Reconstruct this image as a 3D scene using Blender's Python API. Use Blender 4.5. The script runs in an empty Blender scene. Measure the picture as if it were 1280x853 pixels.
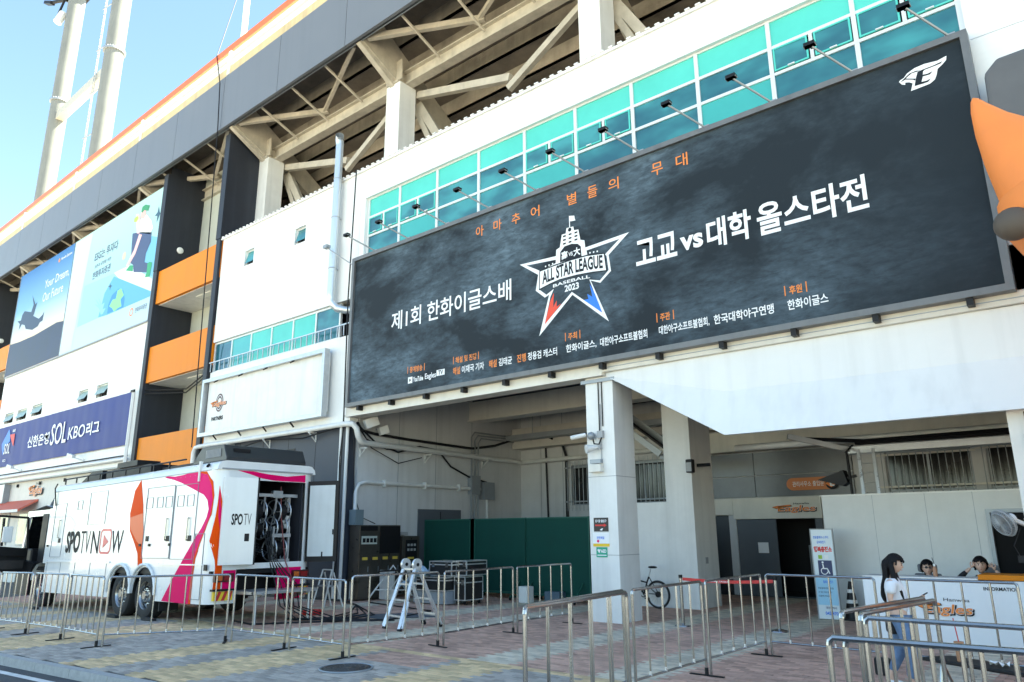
import bpy, bmesh, math, random, json
from mathutils import Vector, Matrix, Euler
import numpy as np
random.seed(7)
sc = bpy.context.scene
C = sc.collection
pi = math.pi

# ---------------------------------------------------------------- camera
cam = bpy.data.cameras.new('camera'); camo = bpy.data.objects.new('camera', cam); C.objects.link(camo)
CAM = Vector((0, 0, 1.85))
YAW, PITCH, ROLL, FOC = 0.6977678536799683, 0.2549841389906819, -0.006196539791637966, 914.04
fw = Vector((-math.sin(YAW)*math.cos(PITCH), math.cos(YAW)*math.cos(PITCH), math.sin(PITCH)))
r0 = Vector((math.cos(YAW), math.sin(YAW), 0)); u0 = r0.cross(fw)
r1 = r0*math.cos(ROLL)+u0*math.sin(ROLL); u1 = -r0*math.sin(ROLL)+u0*math.cos(ROLL)
rot = Matrix((r1, u1, -fw)).transposed()
camo.matrix_world = Matrix.Translation(CAM) @ rot.to_4x4()
cam.sensor_width = 36; cam.lens = FOC/1280*36; cam.clip_end = 3000; cam.clip_start = .05
sc.camera = camo

# ---------------------------------------------------------------- sky and sun
SUN_EL, SUN_AZ = math.radians(52), math.radians(38)      # azimuth from +Y towards +X: behind the stadium
w = bpy.data.worlds.new('World'); sc.world = w; w.use_nodes = True
nt = w.node_tree; bg = nt.nodes['Background']
sky = nt.nodes.new('ShaderNodeTexSky'); sky.sky_type = 'NISHITA'; sky.sun_disc = False
sky.sun_elevation = SUN_EL; sky.sun_rotation = SUN_AZ; sky.altitude = 0; sky.air_density = .9; sky.dust_density = .2; sky.ozone_density = 3.0
nt.links.new(sky.outputs[0], bg.inputs[0]); bg.inputs[1].default_value = 0.08
sl = bpy.data.lights.new('sun', 'SUN'); sl.energy = 5.0; sl.angle = math.radians(.53); sl.color = (1, .95, .87)
so = bpy.data.objects.new('sun', sl); C.objects.link(so)
S = Vector((math.sin(SUN_AZ)*math.cos(SUN_EL), math.cos(SUN_AZ)*math.cos(SUN_EL), math.sin(SUN_EL)))
so.rotation_euler = S.to_track_quat('Z', 'Y').to_euler(); so.location = (0, -20, 60)
sc.view_settings.view_transform = 'Standard'; sc.view_settings.look = 'None'
sc.view_settings.exposure = 2.72; sc.view_settings.gamma = 1
sc.view_settings.use_white_balance = True; sc.view_settings.white_balance_temperature = 7500; sc.view_settings.white_balance_tint = 0   # the phone's daylight-shade white balance
sc.cycles.max_bounces = 8; sc.cycles.diffuse_bounces = 5; sc.cycles.caustics_reflective = False; sc.cycles.caustics_refractive = False

# ---------------------------------------------------------------- materials
MT = {}
def mat(name, col, rough=.6, metal=0, var=.0, scale=3., bump=0., bscale=40., spec=.5, coat=0, streak=0., alpha=None, sheen=0):
    if name in MT: return MT[name]
    m = bpy.data.materials.new(name); m.use_nodes = True; n = m.node_tree.nodes; l = m.node_tree.links
    b = n['Principled BSDF']; b.inputs['Roughness'].default_value = rough; b.inputs['Metallic'].default_value = metal
    b.inputs['Specular IOR Level'].default_value = spec; b.inputs['Coat Weight'].default_value = coat
    b.inputs['Base Color'].default_value = (*col, 1)
    if var or streak or bump:
        tc = n.new('ShaderNodeTexCoord')
    if var or streak:
        no = n.new('ShaderNodeTexNoise'); no.inputs['Scale'].default_value = scale; no.inputs['Detail'].default_value = 6; no.inputs['Roughness'].default_value = .65
        l.new(tc.outputs['Object'], no.inputs['Vector'])
        mr = n.new('ShaderNodeMapRange'); mr.inputs[1].default_value = .3; mr.inputs[2].default_value = .7
        mr.inputs[3].default_value = 1-var; mr.inputs[4].default_value = 1+var*.6
        l.new(no.outputs[0], mr.inputs[0])
        mx = n.new('ShaderNodeMix'); mx.data_type = 'RGBA'; mx.blend_type = 'MULTIPLY'; mx.inputs[0].default_value = 1
        mx.inputs[6].default_value = (*col, 1); l.new(mr.outputs[0], mx.inputs[7]); out = mx.outputs[2]
        if streak:
            mp = n.new('ShaderNodeMapping'); mp.inputs['Scale'].default_value = (2.2, 2.2, .12); l.new(tc.outputs['Object'], mp.inputs[0])
            n2 = n.new('ShaderNodeTexNoise'); n2.inputs['Scale'].default_value = 1.6; n2.inputs['Detail'].default_value = 5; l.new(mp.outputs[0], n2.inputs['Vector'])
            m2 = n.new('ShaderNodeMapRange'); m2.inputs[1].default_value = .48; m2.inputs[2].default_value = .75; m2.inputs[3].default_value = 1; m2.inputs[4].default_value = 1-streak
            l.new(n2.outputs[0], m2.inputs[0])
            mx2 = n.new('ShaderNodeMix'); mx2.data_type = 'RGBA'; mx2.blend_type = 'MULTIPLY'; mx2.inputs[0].default_value = 1
            l.new(out, mx2.inputs[6]); l.new(m2.outputs[0], mx2.inputs[7]); out = mx2.outputs[2]
        l.new(out, b.inputs['Base Color'])
        mr3 = n.new('ShaderNodeMapRange'); mr3.inputs[3].default_value = max(.02, rough-.1); mr3.inputs[4].default_value = min(1, rough+.1)
        l.new(no.outputs[0], mr3.inputs[0]); l.new(mr3.outputs[0], b.inputs['Roughness'])
    if bump:
        nb = n.new('ShaderNodeTexNoise'); nb.inputs['Scale'].default_value = bscale; nb.inputs['Detail'].default_value = 4; l.new(tc.outputs['Object'], nb.inputs['Vector'])
        bp = n.new('ShaderNodeBump'); bp.inputs['Strength'].default_value = bump; bp.inputs['Distance'].default_value = .02
        l.new(nb.outputs[0], bp.inputs['Height']); l.new(bp.outputs[0], b.inputs['Normal'])
    MT[name] = m; return m
def ribbed(name, col, period=.1, axis='Z', depth=.3, rough=.5, streak=.05, var=.04):
    m = mat(name, col, rough, var=var, streak=streak, scale=1.2); n = m.node_tree.nodes; l = m.node_tree.links
    tc = n.new('ShaderNodeTexCoord'); wv = n.new('ShaderNodeTexWave'); wv.wave_type = 'BANDS'; wv.bands_direction = axis
    wv.inputs['Scale'].default_value = .314/period; l.new(tc.outputs['Object'], wv.inputs['Vector'])
    bp = n.new('ShaderNodeBump'); bp.inputs['Strength'].default_value = depth; bp.inputs['Distance'].default_value = .01
    l.new(wv.outputs['Fac'], bp.inputs['Height']); l.new(bp.outputs[0], n['Principled BSDF'].inputs['Normal']); return m
WHITE = ribbed('white_panel', (.8, .81, .8), .12, 'Z', .12, .45, streak=.07)
WHITE2 = mat('white_paint', (.8, .8, .78), .5, var=.08, scale=1.2, streak=.14)
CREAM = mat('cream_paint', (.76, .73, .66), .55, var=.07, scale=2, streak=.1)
SLATE = mat('slate_panel', (.045, .054, .075), .5, spec=.3, var=.08, scale=1.5)
FASCIA = mat('grey_fascia', (.15, .165, .19), .42, var=.05, scale=.6, streak=.05)
DARK = mat('dark_fin', (.026, .03, .04), .5, var=.1, scale=1.5, streak=-.25, spec=.3)
ORANGE = mat('orange_panel', (.78, .24, .016), .5, var=.06, scale=1, streak=.06, spec=.2)
ORAIL = mat('orange_rail', (.72, .16, .05), .45, var=.08)
BEIGE = mat('beige_steel', (.52, .47, .39), .55, var=.18, scale=2.5, bump=.1, bscale=10, streak=.15)
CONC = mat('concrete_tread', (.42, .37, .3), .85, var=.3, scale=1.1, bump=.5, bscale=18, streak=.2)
CONC_SHADE = mat('concrete_soffit_shade', (.2, .17, .14), .9, var=.4, scale=.9, bump=.5, bscale=18)  # same concrete as the risers; soffit shade painted in as darker brown
STEEL = mat('stainless', (.4, .4, .4), .24, .95, var=.12, scale=2, streak=.12)
GALV = mat('galvanised', (.5, .52, .54), .42, .8, var=.12, scale=6)
ALU = mat('aluminium', (.78, .79, .8), .3, .7, var=.06, scale=9)
FRAME = mat('window_frame', (.72, .74, .74), .4, .2, var=.03)
GREYF = mat('grey_frame', (.32, .35, .38), .45, .4, var=.1, scale=3)
BLACK = mat('black_paint', (.01, .01, .012), .5, var=.2, spec=.3)
RUB = mat('rubber', (.022, .022, .023), .8, var=.25, scale=20, bump=.2)
PVC = mat('white_pipe', (.72, .73, .72), .35, var=.06, scale=2, streak=.06)
TEAL = mat('teal_glass', (.05, .42, .4), .12, var=.12, scale=.5, spec=.8)
TURQ = mat('turquoise_pane', (.09, .58, .5), .2, var=.12, scale=.5, spec=.5)
DGLASS = mat('dark_blue_glass', (.03, .19, .24), .06, spec=.8)
def wavy(m):
    n = m.node_tree.nodes; l = m.node_tree.links; tc = n.new('ShaderNodeTexCoord'); no = n.new('ShaderNodeTexNoise'); no.inputs['Scale'].default_value = 1.4; no.inputs['Detail'].default_value = 1; l.new(tc.outputs['Object'], no.inputs[0])
    bp = n.new('ShaderNodeBump'); bp.inputs['Strength'].default_value = .35; bp.inputs['Distance'].default_value = .05; l.new(no.outputs[0], bp.inputs['Height']); l.new(bp.outputs[0], n['Principled BSDF'].inputs['Normal'])
wavy(TURQ); wavy(TEAL)
def glass_tone(m, c0, c1):
    n = m.node_tree.nodes; l = m.node_tree.links; tc = n.new('ShaderNodeTexCoord'); mp = n.new('ShaderNodeMapping'); mp.inputs['Scale'].default_value = (.55, .55, 1.1); l.new(tc.outputs['Object'], mp.inputs[0])
    no = n.new('ShaderNodeTexNoise'); no.inputs['Scale'].default_value = 1; no.inputs['Detail'].default_value = 3; l.new(mp.outputs[0], no.inputs[0]); cr = n.new('ShaderNodeValToRGB'); l.new(no.outputs[0], cr.inputs[0])
    e = cr.color_ramp.elements; e[0].position = .38; e[0].color = (*c0, 1); e[1].position = .62; e[1].color = (*c1, 1); q = e.new(.5); q.color = tuple((a*.65+b*.35) for a, b in zip((*c0, 1), (*c1, 1)))
    l.new(cr.outputs[0], n['Principled BSDF'].inputs['Base Color']); wavy(m)
glass_tone(DGLASS, (.018, .11, .15), (.05, .3, .32))
WALLG = mat('recess_wall', (.62, .63, .64), .65, var=.07, scale=1.3, streak=.14)
DOORG = mat('grey_door', (.09, .105, .125), .5, var=.06)
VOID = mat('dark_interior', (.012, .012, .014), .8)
GREEN = mat('green_screen_board', (.006, .062, .048), .7, spec=.2, var=.12, scale=2, bump=.15, bscale=60)
RED = mat('red_paint', (.6, .03, .03), .5, var=.1)
TRUCKW = mat('truck_white', (.8, .81, .81), .25, var=.04, scale=1.3, coat=.4, streak=.07)
MAG = mat('truck_magenta', (.8, .004, .13), .5, var=.02, spec=.05)
PINK = mat('truck_pink', (.82, .012, .18), .5, var=.04, scale=.8, spec=.05)
TORG = mat('truck_orange', (.8, .075, .005), .5, var=.03, spec=.05)
TLINE = mat('truck_seam', (.2, .22, .24), .5)
TXTD = mat('print_black', (.012, .012, .014), .6, spec=.2)
TXTW = mat('print_white', (.85, .86, .88), .5)
TXTO = mat('print_orange', (.85, .25, .045), .5)
TXTR = mat('print_red', (.75, .03, .03), .5)
TXTB = mat('print_blue', (.03, .2, .75), .5)
TXTN = mat('print_navy', (.03, .045, .13), .5)
KBO = mat('banner_blue', (.014, .035, .22), .6, var=.12, scale=.7)
SKIN = mat('skin', (.62, .39, .29), .5, var=.04, scale=20)
HAIR = mat('hair_black', (.007, .006, .007), .55, var=.3, scale=60, bump=.5, bscale=90, spec=.2)
JEAN = mat('denim', (.12, .2, .34), .85, var=.3, scale=12, bump=.3, bscale=200)
TEE = mat('tshirt_white', (.75, .75, .78), .85, var=.05, scale=6, bump=.3, bscale=12)
SHIRTK = mat('black_shirt', (.012, .012, .014), .85, var=.2, scale=10)
PLAST = mat('grey_plastic', (.35, .36, .37), .5, var=.05)
BRASS = mat('plate_yellow', (.7, .5, .08), .5)

# ---------------------------------------------------------------- helpers
ORG = {}
def tag(o, label=None, cat=None, group=None, kind=None):
    if label: o['label'] = label
    if cat: o['category'] = cat
    if group: o['group'] = group
    if kind: o['kind'] = kind
    return o
def thing(name, label, cat, loc=(0, 0, 0), group=None):
    o = bpy.data.objects.new(name, None); C.objects.link(o); o.location = loc; o.empty_display_size = .2
    ORG[o.name] = Vector(loc); return tag(o, label, cat, group)
class MB:
    def __init__(s): s.v = []; s.f = []
    def add(s, vs, fs):
        k = len(s.v); s.v += [tuple(v) for v in vs]; s.f += [tuple(i+k for i in f) for f in fs]; return s
    def box(s, x0, x1, y0, y1, z0, z1):
        return s.add([(x0,y0,z0),(x1,y0,z0),(x1,y1,z0),(x0,y1,z0),(x0,y0,z1),(x1,y0,z1),(x1,y1,z1),(x0,y1,z1)],
                     [(0,3,2,1),(4,5,6,7),(0,1,5,4),(1,2,6,5),(2,3,7,6),(3,0,4,7)])
    def bar(s, a, b, w, h=None, up=(0,0,1)):
        a, b = Vector(a), Vector(b); h = h or w; d = (b-a).normalized(); up = Vector(up)
        if abs(d.dot(up)) > .98: up = Vector((1,0,0))
        x = d.cross(up).normalized()*w/2; y = x.cross(d).normalized()*h/2
        vs = [p+i*x+j*y for p in (a, b) for i, j in ((-1,-1),(1,-1),(1,1),(-1,1))]
        return s.add(vs, [(0,1,2,3),(7,6,5,4),(0,4,5,1),(1,5,6,2),(2,6,7,3),(3,7,4,0)])
    def tube(s, pts, r, n=8, cap=True):
        pts = [Vector(p) for p in pts]; k = len(s.v); rr = r if isinstance(r, (list, tuple)) else [r]*len(pts); last = None
        for i, p in enumerate(pts):
            d = (pts[min(i+1, len(pts)-1)]-pts[max(i-1, 0)]).normalized()
            if last is None:
                a = d.cross(Vector((0,0,1)));
                if a.length < .1: a = d.cross(Vector((0,1,0)))
            else: a = last - d*last.dot(d)
            a.normalize(); last = a; b = d.cross(a)
            for j in range(n):
                t = 2*pi*j/n; s.v.append(tuple(p+rr[i]*(a*math.cos(t)+b*math.sin(t))))
        for i in range(len(pts)-1):
            for j in range(n):
                j2 = (j+1) % n; s.f.append((k+i*n+j, k+i*n+j2, k+(i+1)*n+j2, k+(i+1)*n+j))
        if cap: s.f.append(tuple(k+j for j in reversed(range(n)))); s.f.append(tuple(k+(len(pts)-1)*n+j for j in range(n)))
        return s
    def ring(s, c, ax, R, r, n=24, m=8):
        c, ax = Vector(c), Vector(ax).normalized(); a = ax.orthogonal().normalized(); b = ax.cross(a); k = len(s.v)
        for i in range(n):
            t = 2*pi*i/n; d = a*math.cos(t)+b*math.sin(t)
            for j in range(m):
                q = 2*pi*j/m; s.v.append(tuple(c+d*(R+r*math.cos(q))+ax*r*math.sin(q)))
        for i in range(n):
            for j in range(m):
                i2, j2 = (i+1) % n, (j+1) % m; s.f.append((k+i*m+j, k+i2*m+j, k+i2*m+j2, k+i*m+j2))
        return s
    def disc(s, c, ax, R, t, n=20):
        c, ax = Vector(c), Vector(ax).normalized(); return s.tube([c-ax*t/2, c+ax*t/2], R, n)
    def ball(s, c, r, n=16, m=10):
        rx, ry, rz = (r, r, r) if not isinstance(r, (tuple, list)) else r; k = len(s.v)
        for i in range(m+1):
            p = pi*i/m
            for j in range(n):
                t = 2*pi*j/n; s.v.append((c[0]+rx*math.sin(p)*math.cos(t), c[1]+ry*math.sin(p)*math.sin(t), c[2]+rz*math.cos(p)))
        for i in range(m):
            for j in range(n):
                j2 = (j+1) % n; s.f.append((k+i*n+j, k+(i+1)*n+j, k+(i+1)*n+j2, k+i*n+j2))
        return s
    def prism(s, pts, fn, t):      # pts 2-D, fn(u,v,d) -> 3-D, thickness t
        n = len(pts); a = [fn(u, v, 0) for u, v in pts]; b = [fn(u, v, t) for u, v in pts]
        return s.add(a+b, [tuple(range(n)), tuple(reversed(range(n, 2*n)))]+[(i, i+n, (i+1) % n+n, (i+1) % n) for i in range(n)])
    def poly(s, pts):
        return s.add(pts, [tuple(range(len(pts)))])
    def build(s, name, m, parent=None, smooth=False, org=None, fix=False, bevel=0):
        o3 = Vector(org) if org is not None else (ORG.get(parent.name, Vector()) if parent else Vector())
        me = bpy.data.meshes.new(name); me.from_pydata([tuple(Vector(v)-o3) for v in s.v], [], s.f); me.materials.append(m)
        if fix or bevel:
            bm = bmesh.new(); bm.from_mesh(me); bmesh.ops.remove_doubles(bm, verts=bm.verts, dist=1e-5)
            bmesh.ops.recalc_face_normals(bm, faces=bm.faces); bm.to_mesh(me); bm.free()
        if smooth: me.polygons.foreach_set('use_smooth', [True]*len(me.polygons)); me.set_sharp_from_angle(angle=math.radians(40))
        o = bpy.data.objects.new(name, me); C.objects.link(o)
        if parent: o.parent = parent; ORG[o.name] = o3
        else: ORG[o.name] = o3; o.location = o3
        if bevel:
            md = o.modifiers.new('bevel', 'BEVEL'); md.width = bevel; md.segments = 2; md.limit_method = 'ANGLE'
        return o
def dup(root, loc=None, rz=None, label=None, group=None):
    def cp(o, par):
        c = o.copy(); C.objects.link(c); c.parent = par
        if par: c.matrix_parent_inverse = o.matrix_parent_inverse
        ORG[c.name] = ORG.get(o.name, Vector())
        for ch in list(o.children): cp(ch, c)
        return c
    r = cp(root, None)
    if loc is not None: r.location = loc
    if rz is not None: r.rotation_euler = (0, 0, rz)
    if label: r['label'] = label
    if group: r['group'] = group
    return r
def Sp(y):    # plane facing the street (-Y)
    return lambda u, v, d=0: (u, y+d, v)
def Ep(x):    # plane facing +X
    return lambda u, v, d=0: (x-d, u, v)
_fc = {}; _ts = []
def glyphs(body, bold=0., res=3):
    k = (body, bold)
    if k in _fc: return _fc[k]
    c = bpy.data.curves.new('txt', 'FONT'); c.body = body; c.resolution_u = res; c.offset = bold
    global _ts
    if not _ts: _ts.append(bpy.data.scenes.new('glyphs'))
    o = bpy.data.objects.new('txt', c); _ts[0].collection.objects.link(o); vl = _ts[0].view_layers[0]; vl.update()
    dg = vl.depsgraph; me = o.evaluated_get(dg).to_mesh()
    v = [tuple(p.co)[:2] for p in me.vertices]; f = [tuple(p.vertices) for p in me.polygons]
    o.evaluated_get(dg).to_mesh_clear(); bpy.data.objects.remove(o); bpy.data.curves.remove(c)
    x0, x1 = min(a[0] for a in v), max(a[0] for a in v); y0, y1 = min(a[1] for a in v), max(a[1] for a in v)
    _fc[k] = ([((a-x0)/(x1-x0), (b-y0)/(y1-y0)) for a, b in v], f); return _fc[k]
def text(body, name, parent, m, fn, x0, x1, z0, z1, bold=0., shear=0., grow=0., arch=0., label=None):
    v, f = glyphs(body, bold)
    x0 -= grow; x1 += grow; z0 -= grow; z1 += grow
    b = MB(); b.add([fn(x0+(x1-x0)*u+shear*(t-.5)*(z1-z0), z0+(z1-z0)*t+arch*(1-(2*u-1)**2)) for u, t in v], f)
    o = b.build(name, m, parent)
    if label: o['label'] = label
    return o
def shape(pts, name, parent, m, fn, label=None):
    o = MB().poly([fn(u, v) for u, v in pts]).build(name, m, parent)
    if label: o['label'] = label
    return o
def circ(c, r, n=24, rz=None): return [(c[0]+r*math.cos(2*pi*i/n), c[1]+(rz or r)*math.sin(2*pi*i/n)) for i in range(n)]
def wall(mb, x0, x1, z0, z1, y0, y1, holes=()):
    xs = sorted({x0, x1, *[min(max(h[i], x0), x1) for h in holes for i in (0, 1)]}); zs = sorted({z0, z1, *[min(max(h[i], z0), z1) for h in holes for i in (2, 3)]})
    for a, b in zip(xs, xs[1:]):
        run = None
        for c, d in zip(zs, zs[1:]):
            inh = any(h[0]-1e-6 <= a and b <= h[1]+1e-6 and h[2]-1e-6 <= c and d <= h[3]+1e-6 for h in holes)
            if not inh: run = (run[0], d) if run else (c, d)
            if inh or d == zs[-1]:
                if run: mb.box(a, b, y0, y1, run[0], run[1])
                run = None
def wordmark(parent, fn, x0, x1, z0, z1, small=True, hanwha=True):   # orange team wordmark with black shadow and wing
    H = z1-z0; W_ = x1-x0
    f0 = lambda u, v: fn(u+H*.05, v-H*.05, -.001); f1 = lambda u, v: fn(u, v, -.004); f2 = lambda u, v: fn(u, v, -.007)
    wing = [(x0, z0+.78*H), (x0+.1*W_, z0+.9*H), (x0+.42*W_, z0+1.02*H), (x0+.44*W_, z0+.86*H), (x0+.3*W_, z0+.8*H), (x0+.2*W_, z0+.62*H), (x0+.1*W_, z0+.6*H)]
    text('Eagles', 'wordmark_shadow', parent, TXTD, f0, x0+.12*W_, x1, z0, z0+.95*H, .055, .25)
    shape([(x0+(u-x0)*1.05-.01*W_, z0+(v-z0)*1.04-.03*H) for u, v in wing], 'wing_shadow', parent, TXTD, f0)
    text('Eagles', 'wordmark_outline', parent, TXTW, f1, x0+.12*W_, x1-.01*W_, z0+.04*H, z0+.96*H, .035, .25)
    text('Eagles', 'wordmark', parent, TXTO, f2, x0+.13*W_, x1-.02*W_, z0+.07*H, z0+.93*H, .015, .25)
    shape(wing, 'wing', parent, TXTO, f2)
    if hanwha: text('Hanwha', 'small_lettering', parent, TXTD, f2, x0+.5*W_, x0+.85*W_, z0+1.02*H, z0+1.22*H, .01)
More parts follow.
